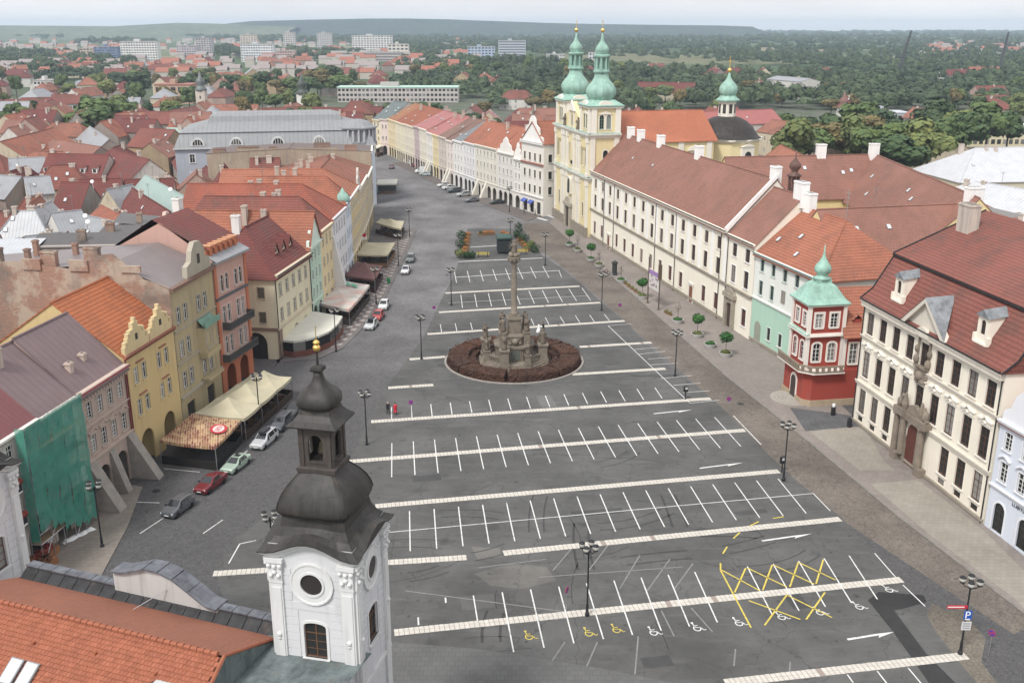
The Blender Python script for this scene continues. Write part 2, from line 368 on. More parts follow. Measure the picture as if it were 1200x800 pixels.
# chequered band of the left pavement: squares of dark red and pale stone
ch = [MB(), MB()]
band = [G(*p, 0.11) for p in ((396, 408), (428, 374), (450, 342), (470, 300), (482, 272))]
for p, q in zip(band, band[1:]):
    L = (q - p).length; n = int(L / 1.3); t = (q - p) / L; w = Vector((-t.y, t.x, 0))
    for i in range(n):
        for j in range(3):
            a = p + t * (i * L / n) + w * (j * 1.0 - 0.1); s_ = L / n * 0.94
            pts = [a, a + t * s_, a + t * s_ + w * 0.93, a + w * 0.93]
            ch[(i + j) % 2].poly([(v.x, v.y, 0.125) for v in pts])
for bb, m_, nm in ((ch[0], flat((0.17, 0.13, 0.12)), 'dark_paving_squares'), (ch[1], flat((0.32, 0.30, 0.285)), 'pale_paving_squares')):
    tag(bb.build(nm, m_, pvL), kind='stuff')
pvN = raised('pavement', [(-47, 80), (-45.5, 80), (-37.5, 80), (-38.6, 90), (-40.3, 99), (-42.8, 100), (-46, 90)], 0.1, groundmat('near_paving', (0.24, 0.21, 0.185), 'slab')); struct(pvN)
pvF = raised('pavement', [(8, 262), (3.2, 268.5), (-9, 292), (-22, 322), (-41, 371), (-43.8, 369), (-25, 319), (-12.5, 289), (-2, 267), (4, 254)], 0.1, groundmat('far_paving', (0.15, 0.13, 0.12), 'slab')); struct(pvF)

# ------------------------------------------------------------ paver strips and painted marks
def wornpaint(c):
    m = MT('worn_paint'); p = m.pos(); f = m.ramp(m.noise(p, 2.2, 6, 0.75), 0.53, 0.68); return m.fin(m.mix(m.math('MULTIPLY', f, 0.75), m.mix(m.noise(p, .4, 3), sc(c, .8), sc(c, 1.1)), (0.12, 0.12, 0.118)), 0.8)
PAINT = wornpaint((0.68, 0.68, 0.66)); YEL = wornpaint((0.62, 0.50, 0.10))
STRIPM = flat((0.54, 0.51, 0.46), 0.85, var=0.3); STRIPJ = flat((0.30, 0.25, 0.22), 0.9)
def strip(p, q, w=0.95):
    p, q = G(*p), G(*q); L = (q - p).length; t = (q - p) / L; n_ = Vector((-t.y, t.x, 0)) * (w / 2)
    b = MB(); b.k = 1
    b.poly([p - n_ + Vector((0,0,.018)), q - n_ + Vector((0,0,.018)), q + n_ + Vector((0,0,.018)), p + n_ + Vector((0,0,.018))]); b.k = 0
    k = int(L / 0.42)
    for i in range(k):
        if rnd.random() < 0.012: continue
        a = p + t * (L * i / k); c = p + t * (L * (i + 0.86) / k)
        j = rnd.uniform(-0.03, 0.03)
        for s0, s1 in ((-1, -0.03), (0.03, 1)):
            pts = [a + n_ * s0, c + n_ * s0, c + n_ * s1, a + n_ * s1]
            b.prism([(v.x + j * n_.x, v.y + j * n_.y) for v in pts], 0.01, 0.030 + rnd.uniform(0, 0.006))
    o = b.build('paver_strip', [STRIPM, STRIPJ], lot); tag(o, kind='stuff')
for s_ in (((435,494),(833,467)), ((405,541),(873,504)), ((440,593),(913,552)), ((250,672),(547,653)), ((590,648),(985,608)), ((462,741),(1057,679)), ((850,800),(1133,768)),
           ((501,391.5),(732,376)), ((514.5,366),(703.5,354.6)), ((522,343.5),(679,335.4)), ((480,421),(522,418)), ((679.5,406.5),(763.5,401.4)), ((455,454.5),(508,451)), ((670.5,438.6),(780,432))): strip(*s_)
_wear = random.Random(3)
def mark(pts, mat, z=0.02, name='stall_line'):
    b = MB(); b.poly([(p[0], p[1], z) for p in pts]); return b.build(name, mat, lot)
def line(p, q, w=0.11, mat=None, world=False, z=0.022):
    p, q = (Vector(p), Vector(q)) if world else (G(*p), G(*q))
    t = (q - p).normalized(); n_ = Vector((-t.y, t.x, 0)) * w / 2
    return mark([p - n_, q - n_, q + n_, p + n_], mat or PAINT, z)
def row(t0, b0, t1, b1, n, skip=(), mat=None):
    a, c, d, e = G(*t0), G(*b0), G(*t1), G(*b1)
    for i in range(n):
        if i in skip: continue
        f = i / (n - 1); line(a.lerp(d, f), c.lerp(e, f), 0.12, mat, True, 0.038)
row((458.7,477),(459,491),(767.4,454.2),(775.9,466.8),15)
row((459.2,519.2),(459,559),(859.5,487.2),(891.9,521),18)
row((479.9,598.9),(480.7,645.7),(911.7,560.9),(944.7,601.5),17)
line((953,578),(973,598.5)); line((457,623.4),(953,578))
row((588.5,694),(602,764),(995,651),(1028,702),14,skip=(8,))
line((1025,648),(1052,679)); line((1058,685),(1084,710)); line((554.7,697.4),(559.6,727))
line((490,723),(490.5,732), 0.14); line((522,700),(522.5,706), 0.14)
line((993,790),(1000,800)); line((1028,786),(1042,804)); line((1064,782),(1084,806))
row((532.5,318.6),(535,331.5),(636,312),(643.5,325.5),8); line((655,317),(658,325)); line((534,325),(656,317), 0.3); line((537,306.6),(636,302.4), 0.45)
line((546,290),(588,287.5), 0.4)
row((540,345.6),(542,361),(682,337.5),(692,352),10); line((525,355),(690,346.5))
for a_ in ((120,467,125,497),(178,463,185,493),(238,460,245,487),(475,445,486,470),(530,440,545,468),(588,437,605,463),(647,432,665,460),(703,430,722,457),(760,427,780,452)):
    line((480+a_[0]*.3,240+a_[1]*.3),(480+a_[2]*.3,240+a_[3]*.3))
line((712.5,381.6),(808.6,472.3)); line((712.5,381.6),(741,379.5))
for a_ in ((155,35,265,25),(175,55,290,42),(215,75,315,68),(230,100,343,93),(270,158,405,145),(325,187,440,177),(365,218,480,210),(395,263,520,250)):
    line((700+a_[0]/3.637,400+a_[1]/3.637),(700+a_[2]/3.637,400+a_[3]/3.637))
for a_ in ((268,660,281,637),(281,637,300,633),(326,600,316,622),(238,625,261,609),(152,588,187,589),(164,625,208,596),(192,549,234,553),(278,537,290,528)):
    line(a_[:2],a_[2:], 0.12)
FAINT = flat((0.21, 0.21, 0.205), 0.85, var=0.4)
for a_ in ((648,668,672,640),(690,668,716,634),(726,690,750,650),(757,694,785,655),(790,690,812,660),(640,784,662,752),(686,784,700,752),(748,745,744,790),(475,692,690,720),(632,676,800,664),(560,665,640,655),(860,780,862,760),(925,792,926,775),(810,712,835,740),(775,715,790,745)): line(a_[:2], a_[2:], 0.12, FAINT, z=0.0185).name = 'faded_line'
def arrow(p, q):
    p, q = G(*p), G(*q); t = (q - p).normalized(); n_ = Vector((-t.y, t.x, 0)); L = (q - p).length
    o = mark([p - n_*.12, p + t*(L*.66) - n_*.12, p + t*(L*.60) - n_*.42, q, p + t*(L*.62) + n_*.12, p + n_*.12], PAINT, 0.022, 'lane_arrow')
for a_ in (((766,484.7),(811,480)),((820,548.5),(870.5,542)),((893,633.6),(951.6,625)),((993,749),(1048,740))): arrow(*a_)
def zz(x, y): return (700 + x / 3.637, 580 + y / 3.637)
for a_ in ((525,290,525,320),(525,320,655,565),(530,320,693,408),(585,415,632,312),(638,310,808,392),(705,405,745,298),(750,298,925,380),(820,392,857,285),(860,288,1015,362),(932,378,963,275),
           (645,450,865,530),(713,555,808,425),(812,428,1000,522),(890,530,970,415),(535,250,553,220),(580,185,607,160),(650,132,688,113),(748,100,795,92)):
    line(zz(*a_[:2]), zz(*a_[2:]), 0.15, YEL, z=0.042)
def wheelchair(x, y, mat):
    c = G(x, y); a0 = math.atan2(0.18, 1) ; T = Vector((math.cos(a0), math.sin(a0), 0)); U = Vector((-T.y, T.x, 0)); b = MB()
    def P(u, v): q = c + T * u * .82 + U * v * .82; return (q.x, q.y, 0.022)
    def seg(u0, v0, u1, v1, w=0.11):
        d = Vector((u1-u0, v1-v0)); d.normalize(); n_ = Vector((-d.y, d.x)) * w / 2
        b.poly([P(u0-n_.x, v0-n_.y), P(u1-n_.x, v1-n_.y), P(u1+n_.x, v1+n_.y), P(u0+n_.x, v0+n_.y)])
    for i in range(11):
        A = R(100 + 25 * i); B = R(100 + 25 * (i + 1)); b.poly([P(.42*math.cos(A), .5*math.sin(A)), P(.42*math.cos(B), .5*math.sin(B)), P(.3*math.cos(B), .37*math.sin(B)), P(.3*math.cos(A), .37*math.sin(A))][::-1])
    seg(-.12, .1, -.2, .85); seg(-.12, .15, .35, .15); seg(.35, .18, .6, -.4); seg(.55, -.4, .85, -.33); seg(-.15, .5, .25, .5)
    b.poly([P(-.2 + .14*math.cos(R(45*i)), 1.02 + .16*math.sin(R(45*i))) for i in range(8)])
    b.build('wheelchair_symbol', mat, lot)
for x, y in ((620,746),(690,742),(722.5,738)): wheelchair(x, y, YEL)
for x, y in ((766,741),(817,736),(866,730),(916,723),(961,717.5),(1007,711),(1042,691)): wheelchair(x, y, PAINT)
tm_ = groundmat('tyre_black', (.062, .061, .06), 'plain'); tr_ = random.Random(12)
for k_ in range(26):                                     # tyre marks and tar seams
    c0 = G(tr_.uniform(440, 960), tr_.uniform(470, 770)); a0 = .18 + tr_.choice((0, 0, 1.5)) + tr_.uniform(-.15, .15); cu = tr_.uniform(-.09, .09); b = MB(); Ls = tr_.uniform(3, 9); n_ = 9; w_ = tr_.choice((.09, .12, .05)); pl = []
    x_, y_ = c0.x, c0.y
    for i_ in range(n_ + 1): pl.append((x_, y_, a0)); x_ += math.cos(a0)*Ls/n_; y_ += math.sin(a0)*Ls/n_; a0 += cu
    for of in ((-.75, .75) if w_ > .06 else (0,)):
        q_ = [(x - math.sin(a)*(of + s_*w_), y + math.cos(a)*(of + s_*w_)) for s_ in (-1, 1) for x, y, a in pl]; h_ = len(pl)
        for i_ in range(h_ - 1): b.poly([(*q_[i_], .0145), (*q_[i_+1], .0145), (*q_[h_+i_+1], .0145), (*q_[h_+i_], .0145)])
    b.build('tyre_mark', tm_, lot)
for k_, (x, y, w_, h_) in enumerate(((500,560,3.2,1.6),(640,470,2.0,4.5),(700,600,5.5,1.2),(820,510,2.2,2.2),(930,700,1.6,3.5),(560,705,3.0,2.2),(770,775,2.4,1.4),(560,480,2.6,1.1),(880,600,3.5,.9))):
    c0 = G(x, y); t_ = Vector((.984, .177, 0)); u_ = Vector((-.177, .984, 0)); mark([c0 - t_*w_/2 - u_*h_/2, c0 + t_*w_/2 - u_*h_/2, c0 + t_*w_/2 + u_*h_/2, c0 - t_*w_/2 + u_*h_/2], ASPHP[k_ % 2], .0138, 'tar_patch')
# zebra crossing in front of the corner house
for a_ in ((610,249.5,641,258.5),(622,247,653,256)): line(a_[:2], a_[2:], 1.0, PAINT, z=0.03).name = 'zebra_stripe'
# manhole covers
for x, y in ((365,522),(868,473),(147,603),(183,575),(458,243),(524,322)):
    c = G(x, y); MB().lathe([(0.42, 0.0), (0.42, 0.026), (0.34, 0.03)], 14, (c.x, c.y, 0)).build('manhole_cover', iron(), lot)
# ------------------------------------------------------------ house kit
def arc(x0, x1, zs, n=8, rise=None):
    r = (x1 - x0) / 2; cx = (x0 + x1) / 2; rise = r if rise is None else rise
    return [(cx + r * math.cos(math.pi - math.pi * i / n), zs + rise * math.sin(math.pi * i / n)) for i in range(n + 1)]
def holed(b, x0, x1, z0, z1, holes, y=0.0, rev=0.22):
    """wall panel on plane y facing -y with openings (hx0,hx1,hz0,hz1,arched)"""
    bands = sorted({(h[2], h[3]) for h in holes}); z = z0
    def q(a, c, d, e):
        if c - a > 1e-4 and e - d > 1e-4: b.poly([(a, y, d), (c, y, d), (c, y, e), (a, y, e)])
    for (s0, s1) in bands:
        s0c = max(s0, z0); q(x0, x1, z, s0c); xx = x0
        for h in sorted(h for h in holes if (h[2], h[3]) == (s0, s1)):
            q(xx, h[0], s0c, s1); xx = h[1]
            if h[4]:
                zs = s1 - (h[1] - h[0]) / 2 * h[4]; pts = arc(h[0], h[1], zs, 8, s1 - zs)
                for p, r in zip(pts, pts[1:]):
                    if max(p[1], r[1]) < s1 - 1e-4 or min(p[1], r[1]) < s1 - 1e-4: b.poly([(p[0], y, p[1]), (r[0], y, r[1]), (r[0], y, s1 + 1e-4), (p[0], y, s1 + 1e-4)])
                out = [(h[0], s0c)] + pts + [(h[1], s0c)]
            else: out = [(h[0], s0c), (h[0], s1), (h[1], s1), (h[1], s0c)]
            for p, r in zip(out, out[1:] + out[:1]): b.poly([(p[0], y, p[1]), (p[0], y + rev, p[1]), (r[0], y + rev, r[1]), (r[0], y, r[1])])
        q(xx, x1, s0c, s1); z = s1
    q(x0, x1, z, z1)
_wc = {}
def wmesh(w, h, arch, fr, tr, cross, sur, sill):
    key = ('w', w, h, arch, fr, tr, cross, sur, sill)
    if key in _wc: return _wc[key]
    b = MB(); t = 0.07 if w < 1.6 else 0.1; hw = w / 2
    y0, y1 = 0.11, 0.19
    if arch:
        rise = hw * arch; zs = h - rise; o = [(-hw, 0)] + arc(-hw, hw, zs, 8, rise) + [(hw, 0)]; i = [(-hw + t, t)] + arc(-hw + t, hw - t, zs, 8, rise - t) + [(hw - t, t)]
        for p, q, r, s_ in zip(o, o[1:], i, i[1:]): b.poly([(p[0], y0, p[1]), (r[0], y0, r[1]), (s_[0], y0, s_[1]), (q[0], y0, q[1])][::-1])
        b.box(-hw, hw, y0, y1, 0, t)
    else:
        b.box(-hw, -hw + t, y0, y1, 0, h); b.box(hw - t, hw, y0, y1, 0, h); b.box(-hw + t, hw - t, y0, y1, 0, t); b.box(-hw + t, hw - t, y0, y1, h - t, h)
    if cross:
        b.box(-0.035, 0.035, y0 + 0.01, y1, t, h - t); b.box(-hw + t, hw - t, y0 + 0.02, y1, h * 0.66, h * 0.66 + 0.07)
        if cross > 1:
            for k in range(1, 3): b.box(-hw + t, hw - t, y0 + 0.03, y1, h * 0.66 * k / 3, h * 0.66 * k / 3 + 0.035)
    b.k = 1
    if sur:
        e = sur
        if arch:
            rise = hw * arch; zs = h - rise; i = [(-hw, 0)] + arc(-hw, hw, zs, 8, rise) + [(hw, 0)]; o = [(-hw - e, 0)] + arc(-hw - e, hw + e, zs, 8, rise + e) + [(hw + e, 0)]
            for p, q, r, s_ in zip(o, o[1:], i, i[1:]):
                b.poly([(p[0], -0.05, p[1]), (r[0], -0.05, r[1]), (s_[0], -0.05, s_[1]), (q[0], -0.05, q[1])][::-1]); b.poly([(p[0], -0.05, p[1]), (q[0], -0.05, q[1]), (q[0], 0.02, q[1]), (p[0], 0.02, p[1])])
        else:
            b.box(-hw - e, -hw, -0.05, 0.03, 0, h + e); b.box(hw, hw + e, -0.05, 0.03, 0, h + e); b.box(-hw, hw, -0.05, 0.03, h, h + e)
    if sill: b.box(-hw - 0.15, hw + 0.15, -0.16, 0.1, -0.13, 0.0)
    fm = b.mesh('window'); fm.materials.append(fr); fm.materials.append(tr)
    b = MB()
    if arch: b.poly([(p[0], 0.16, p[1]) for p in ([(-hw, 0)] + arc(-hw, hw, h - hw * arch, 8, hw * arch) + [(hw, 0)])][::-1])
    else: b.poly([(-hw, 0.16, 0), (hw, 0.16, 0), (hw, 0.16, h), (-hw, 0.16, h)])
    pm = b.mesh('pane'); _wc[key] = (fm, pm); return fm, pm
def headmesh(kind, w, mat):
    key = ('h', kind, w, mat)
    if key in _wc: return _wc[key]
    b = MB(); a = w / 2 + 0.3
    if kind == 'tri': b.box(-a, a, -0.25, 0, 0, 0.1); b.slab([(-a, .1), (a, .1), (0, a * .75 + .1)], -0.1, 0); b.slab([(-a, .1), (0, a*.75+.0), (0, a*.75+.17), (-a-.05, .22)], -0.28, 0); b.slab([(a, .1), (a+.05, .22), (0, a*.75+.17), (0, a*.75+.0)], -0.28, 0)
    elif kind == 'flat': b.box(-a, a, -0.28, 0, 0, 0.14); b.box(-a + .1, a - .1, -0.16, 0, -0.12, 0)
    elif kind == 'curve':
        for i in range(6):
            p, q = [(-a + 2*a*k/6, 0.1 + 0.34*math.sin(math.pi*k/6)**2) for k in (i, i+1)]; b.slab([(p[0], p[1]), (q[0], q[1]), (q[0], q[1]+.14), (p[0], p[1]+.14)], -0.25, 0)
    elif kind == 'rich':
        b.box(-a, a, -0.12, 0, 0, 0.5); b.ball((0, -0.1, 0.3), 0.22, 8, 5); b.tube((-a*.7, -.1, .1), (-a*.2, -.16, .4), .08); b.tube((a*.7, -.1, .1), (a*.2, -.16, .4), .08)
        b.slab([(-a-.1, .5), (-a*.4, .5), (0, .85), (0, 1.0), (-a*.45, .68), (-a-.1, .64)], -0.3, 0); b.slab([(a+.1, .5), (a+.1, .64), (a*.45, .68), (0, 1.0), (0, .85), (a*.4, .5)], -0.3, 0)
    me = b.mesh('pediment'); me.materials.append(mat); _wc[key] = me; return me
def window(parent, x, z, w, h, fr, tr, y=0.0, arch=0, cross=1, sur=0.14, sill=True, head=None, gl=None, rz=0.0, name='window', sub=True):
    fm, pm = wmesh(w, h, arch, fr, tr, cross, sur, sill)
    o = put(name, fm, parent, (x, y, z), rz)
    if not pm.materials: pm.materials.append(gl or glass())
    p = put('pane', pm, o)
    if head: put('pediment', headmesh(head, w, tr), o, (0, 0, h + 0.2))
    return o
def chimney(parent, x, y, z0, z1, w=0.7, d=0.9, mat=None, name='chimney', pots=0):
    b = MB(); b.box(-w/2, w/2, -d/2, d/2, z0, z1 - .25); b.box(-w/2-.08, w/2+.08, -d/2-.08, d/2+.08, z1 - .25, z1 - .1); b.box(-w/2, w/2, -d/2, d/2, z1 - .1, z1)
    b.k = 1
    for i in range(max(1, int(w / .6))): b.box(-w/2 + .15 + i*.6, -w/2 + .45 + i*.6, -d/2 + .15, d/2 - .15, z1, z1 + .02)
    return b.build(name, [mat or plaster((0.75, 0.73, 0.70), 0.3), iron()], parent, (x, y, 0))
WH = flat((0.78, 0.78, 0.76)); BRN = flat((0.10, 0.05, 0.035)); DKB = flat((0.05, 0.045, 0.04)); TRIM = plaster((0.72, 0.69, 0.63), 0.2)
def rowx(n, L, m0=0.0, m1=None):
    m1 = m0 if m1 is None else m1; s_ = (L - m0 - m1) / n; return [m0 + s_ * (i + .5) for i in range(n)]
def facade(root, L, H, rows, wall, fr=None, tr=None, side=None, depth=10.0, gable=None, back=True, base=None, wallname='wall', gs=(1, 1), z0=-0.3):
    """rows: dicts z,h,w,xs,[arch],[head],[cross],[sur],[sill],[kind]"""
    fr = fr or WH; tr = tr or TRIM; holes = []
    for r in rows:
        for x in r['xs']: holes.append((x - r['w']/2, x + r['w']/2, r['z'], r['z'] + r['h'], r.get('arch', 0)))
    b = MB(); holed(b, 0, L, z0, H, holes)
    b.poly([(L, depth, z0), (0, depth, z0), (0, depth, H), (L, depth, H)])
    b.poly([(0, depth, z0), (0, 0, z0), (0, 0, H), (0, depth, H)]); b.poly([(L, 0, z0), (L, depth, z0), (L, depth, H), (L, 0, H)])
    if gable:                                    # ridge parallel to facade: (ridge y, ridge z)
        gy, gz = gable
        if gs[0]: b.poly([(0, depth, H), (0, 0, H), (0, gy, gz)])
        if gs[1]: b.poly([(L, 0, H), (L, depth, H), (L, gy, gz)])
    w = b.build(wallname, wall, root)
    for r in rows:
        k = r.get('kind', 'window')
        for x in r['xs']:
            if k == 'arcade':
                p = MB(); p.M = Matrix.Translation((x, 0, 0)); q = r['w']/2
                p.box(-q - .4, q + .4, 2.9, 3.0, -.1, r['z'] + r['h'] + .3); p.poly([(-q-.4, .22, r['z']+r['h']+.3), (q+.4, .22, r['z']+r['h']+.3), (q+.4, 2.95, r['z']+r['h']+.3), (-q-.4, 2.95, r['z']+r['h']+.3)])
                p.poly([(-q-.4, .22, -.1), (-q-.4, 2.95, -.1), (-q-.4, 2.95, r['z']+r['h']+.3), (-q-.4, .22, r['z']+r['h']+.3)]); p.poly([(q+.4, .22, -.1), (q+.4, 2.95, -.1), (q+.4, 2.95, r['z']+r['h']+.3), (q+.4, .22, r['z']+r['h']+.3)])
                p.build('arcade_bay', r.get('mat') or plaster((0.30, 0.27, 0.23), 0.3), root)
                d = MB(); d.box(x - .75, x + .75, 2.82, 2.9, 0, 2.5); d.build('shop_door', wood((0.10, 0.06, 0.04)), root)
            elif k == 'door':
                d = MB(); hw = r['w']/2; ar = r.get('arch', 0)
                pts = [(-hw, 0)] + (arc(-hw, hw, r['h'] - hw*ar, 8, hw*ar) if ar else [(-hw, r['h']), (hw, r['h'])]) + [(hw, 0)]
                d.poly([(p[0], .2, p[1]) for p in pts][::-1]); d.box(-.03, .03, .15, .2, 0, r['h'] * .95)
                for sx in (-1, 1):
                    for zz_ in (.12, .5): d.box(sx*hw*.5 - hw*.3, sx*hw*.5 + hw*.3, .16, .2, r['h']*zz_, r['h']*(zz_ + .3))
                d.build('door', r.get('mat') or wood((0.16, 0.07, 0.04)), root, (x, 0, r['z']))
            else: window(root, x, r['z'], r['w'], r['h'], r.get('fr') or fr, r.get('tr') or tr, 0, r.get('arch', 0), r.get('cross', 1), r.get('sur', .14), r.get('sill', True), r.get('head'))
    return w
def band(root, L, z, h=0.3, out=0.18, mat=None, name='string_course', y=0.0, x0=0.0):
    b = MB(); b.box(x0 - .02, L + .02, y - out, y + .01, z, z + h * .6); b.box(x0 - .05, L + .05, y - out - .1, y + .01, z + h * .6, z + h); return b.build(name, mat or TRIM, root)
def gutter(root, L, z, y, mat=None, xs=(), z1=0.0):
    b = MB(); b.box(-.1, L + .1, y - .16, y, z - .12, z); b.build('gutter', mat or iron(), root)
    for x in xs: MB().tube((x, y + .05, z), (x, -.12, z - .5), .07).tube((x, -.12, z - .5), (x, -.12, z1), .07).build('downspout', mat or iron(), root)
def roof(root, L, D, ze, zr, mat, kind='gable', ov=0.45, ry=None, hl=0.0, hr=0.0, t=0.14, name='roof', x0=0.0, ridge=True, perp=False, y0=0.0):
    """kind gable: ridge parallel to the facade at depth ry; hl/hr hip insets.  perp: ridge runs into the depth, hl = front hip inset, hr = back"""
    b = MB(); ry = D / 2 if ry is None else ry
    def thick(pts):
        b.poly(pts); b.poly([(p[0], p[1], p[2] - t) for p in pts][::-1]); n = len(pts)
        for i in range(n):
            p, q = pts[i], pts[(i+1) % n]; b.poly([(p[0], p[1], p[2] - t), (q[0], q[1], q[2] - t), q, p])
    X0, X1, Y0, Y1 = x0 - (ov if hl or perp else .12), x0 + L + (ov if hr or perp else .12), y0 - ov, y0 + D + ov
    if not perp:
        zf = ze - ov * (zr - ze) / ry; zb = ze - ov * (zr - ze) / max(.1, D - ry); A, B = (x0 + hl, y0 + ry, zr), (x0 + L - hr, y0 + ry, zr)
        if not hl: A = (X0, y0 + ry, zr)
        if not hr: B = (X1, y0 + ry, zr)
        thick([(X0, Y0, zf), (X1, Y0, zf), B, A]); thick([(X1, Y1, zb), (X0, Y1, zb), A, B])
        if hl: thick([(X0, Y1, zf), (X0, Y0, zf), A])
        if hr: thick([(X1, Y0, zf), (X1, Y1, zf), B])
        rp = [(A, B)] + ([(A, (X0, Y0, zf))] if hl else []) + ([(B, (X1, Y0, zf))] if hr else [])
    else:
        zf = ze - ov * (zr - ze) / (L / 2); cx = x0 + L / 2; A, B = (cx, y0 + hl if hl else Y0, zr), (cx, y0 + D - hr if hr else Y1, zr)
        thick([(X0, Y1, zf), (X0, Y0, zf), A, B]); thick([(X1, Y0, zf), (X1, Y1, zf), B, A])
        if hl: thick([(X0, Y0, zf), (X1, Y0, zf), A])
        if hr: thick([(X1, Y1, zf), (X0, Y1, zf), B])
        rp = [(A, B)] + ([(A, (X0, Y0, zf)), (A, (X1, Y0, zf))] if hl else [])
    o = b.build(name, mat, root)
    if ridge:
        r = MB()
        for p, q in rp: r.tube((p[0], p[1], p[2] + .02), (q[0], q[1], q[2] + .02), .13, n=6)
        r.build('ridge_tiles', mat, o)
    return o
def skylight(roofobj, x, y, z, slope, w=0.7, h=0.9, rz=0.0):
    b = MB(); b.M = Matrix.Translation((x, y, z)) @ Matrix.Rotation(rz, 4, 'Z') @ Matrix.Rotation(slope, 4, 'X')
    b.box(-w/2, w/2, -h/2, h/2, 0, .12); b.k = 1; b.box(-w/2+.08, w/2-.08, -h/2+.08, h/2-.08, .12, .14)
    return b.build('skylight', [flat((0.25, 0.25, 0.26)), flat((0.62, 0.66, 0.68), 0.15)], roofobj)
# ------------------------------------------------------------ houses on the right of the square
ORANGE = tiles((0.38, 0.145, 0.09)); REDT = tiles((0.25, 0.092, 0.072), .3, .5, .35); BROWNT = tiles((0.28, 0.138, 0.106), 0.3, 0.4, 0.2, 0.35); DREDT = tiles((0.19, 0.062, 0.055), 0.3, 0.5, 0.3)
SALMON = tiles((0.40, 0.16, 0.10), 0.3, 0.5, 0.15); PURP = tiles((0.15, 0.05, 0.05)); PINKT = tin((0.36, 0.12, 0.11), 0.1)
CREAM = plaster((0.85, 0.80, 0.69), 0.14); WHITE = plaster((0.86, 0.85, 0.83), 0.14); YELLOW = plaster((0.74, 0.60, 0.32), 0.15); LEAD = slate((0.16, 0.17, 0.18), 0.5)
STN = stone((0.36, 0.32, 0.26), 0.35)
_ae = {}
def aerial(root, x, y, z):
    if 'a' not in _ae:
        b = MB(); b.tube((0, 0, -.4), (0, 0, 3.0), .035, n=4)
        for k, w in ((2.9, .55), (2.55, .7), (2.2, .45)): b.tube((-w, 0, k), (w, 0, k), .022, n=4)
        b.tube((0, -.6, 2.72), (0, .6, 2.72), .022, n=4); _ae['a'] = b.mesh('aerial'); _ae['a'].materials.append(flat((.2, .2, .2), .5))
    return put('aerial', _ae['a'], root, (x, y, z), rnd.uniform(0, 3))
def ridge_house(name, label, cat, p, q, zr, ze, hw, wall, rf, hip=(0, 0), group=None, win=0, storeys=2, wfr=None, chim=1, ov=0.35, sky=0, chm=None, base=-0.3):
    p, q = Vector((p[0], p[1], 0)), Vector((q[0], q[1], 0))
    d = (q - p).normalized(); n = Vector((-d.y, d.x, 0))           # left normal; want it pointing away from the camera
    if n.dot((p + q) / 2) < 0: p, q, d, n = q, p, -d, -n
    L = (q - p).length; A = p - n * hw
    root = empty(name, (A.x, A.y, 0), math.atan2(d.y, d.x), label, cat, group)
    rows = []; hh = (ze - 0.4) / storeys
    if win:
        for s_ in range(storeys): rows.append(dict(z=s_*hh + hh*.32 + base*0, h=min(1.5, hh*.5), w=0.95, xs=rowx(win, L, .4), sur=0, sill=False, cross=1))
    facade(root, L, ze, rows, wall, wfr or WH, TRIM, depth=2*hw, gable=(hw, zr), gs=(not hip[0], not hip[1]), z0=base)
    ro = roof(root, L, 2*hw, ze, zr, rf, ov=ov, hl=hip[0], hr=hip[1], ridge=(q-p).length < 80)
    if rnd.random() < .45 and L < 60: aerial(root, L*rnd.uniform(.25, .75), hw, zr)
    for i in range(chim):
        x = L * (.2 + .6 * rnd.random()); y = hw * (0.75 + .5*rnd.random()); zt = ze + (zr - ze) * (1 - abs(y - hw) / hw)
        chimney(root, x, y, zt - .6, zr + rnd.uniform(.3, 1.1), rnd.choice((.7, 1.0, 1.3)), .8, chm or plaster((0.55, 0.48, 0.42), 0.5))
    sl = math.atan2(zr - ze, hw)
    for i in range(sky):
        x = L * rnd.uniform(.12, .88); f = rnd.uniform(.25, .75); skylight(ro, x, hw * f, ze + (zr - ze) * f + .03, sl)
    return root

# long college wing
A, B = (18.6, 233.5), (35.6, 162.0); loc, rz, L = frame(A, B)
rt = empty('college_building', loc, rz, 'long white college with brown tiled roof and three rows of brown windows', 'building')
xs = rowx(14, L, 0.6); RED = flat((0.20, 0.055, 0.04))
facade(rt, L, 15.8,
    [dict(z=1.7, h=2.8, w=1.6, xs=[x for i, x in enumerate(xs) if i not in (2, 11)], fr=RED, cross=2), dict(z=7.9, h=2.8, w=1.6, xs=xs, fr=BRN, cross=2), dict(z=12.2, h=2.1, w=1.6, xs=xs, fr=BRN, cross=2)],
    CREAM, BRN, plaster((0.84, 0.80, 0.72), 0.05), depth=16, gable=(8, 24))
for x in (xs[2], xs[11]):
    d = MB(); d.box(-.75, .75, -.1, .06, .1, 3.0); d.k = 1; d.box(-1.05, -.75, -.16, .05, .1, 3.5); d.box(.75, 1.05, -.16, .05, .1, 3.5); d.box(-1.2, 1.2, -.22, .05, 3.3, 3.7); d.build('door', [wood((0.22, 0.09, 0.05)), TRIM], rt, (x, 0, 0))
band(rt, L, 6.7, .5, .25, STN); band(rt, L, 15.1, .7, .45, CREAM, 'cornice'); band(rt, L, -.1, 1.1, .08, STN, 'plinth')
for i in range(15):
    x = .6 + (L - 1.2) * i / 14; b = MB(); b.box(x-.45, x+.45, -.1, .01, 7.2, 15.1); b.build('pilaster', WHITE, rt)
gutter(rt, L, 15.85, -.5, None, (9.7, 16.5, 41.5, 51.8, 71.2), .1)
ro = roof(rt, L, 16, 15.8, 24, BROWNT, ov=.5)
for x, y in ((3.5, 8), (10, 8), (22, 8), (42, 8), (72.2, 8.4)): chimney(rt, x, y, 22.2, 26, 1.7, 1.3, WHITE)
for x in (15, 27): skylight(ro, x, 4.5, 15.8 + 4.5*1.02, .8, .6, .6)
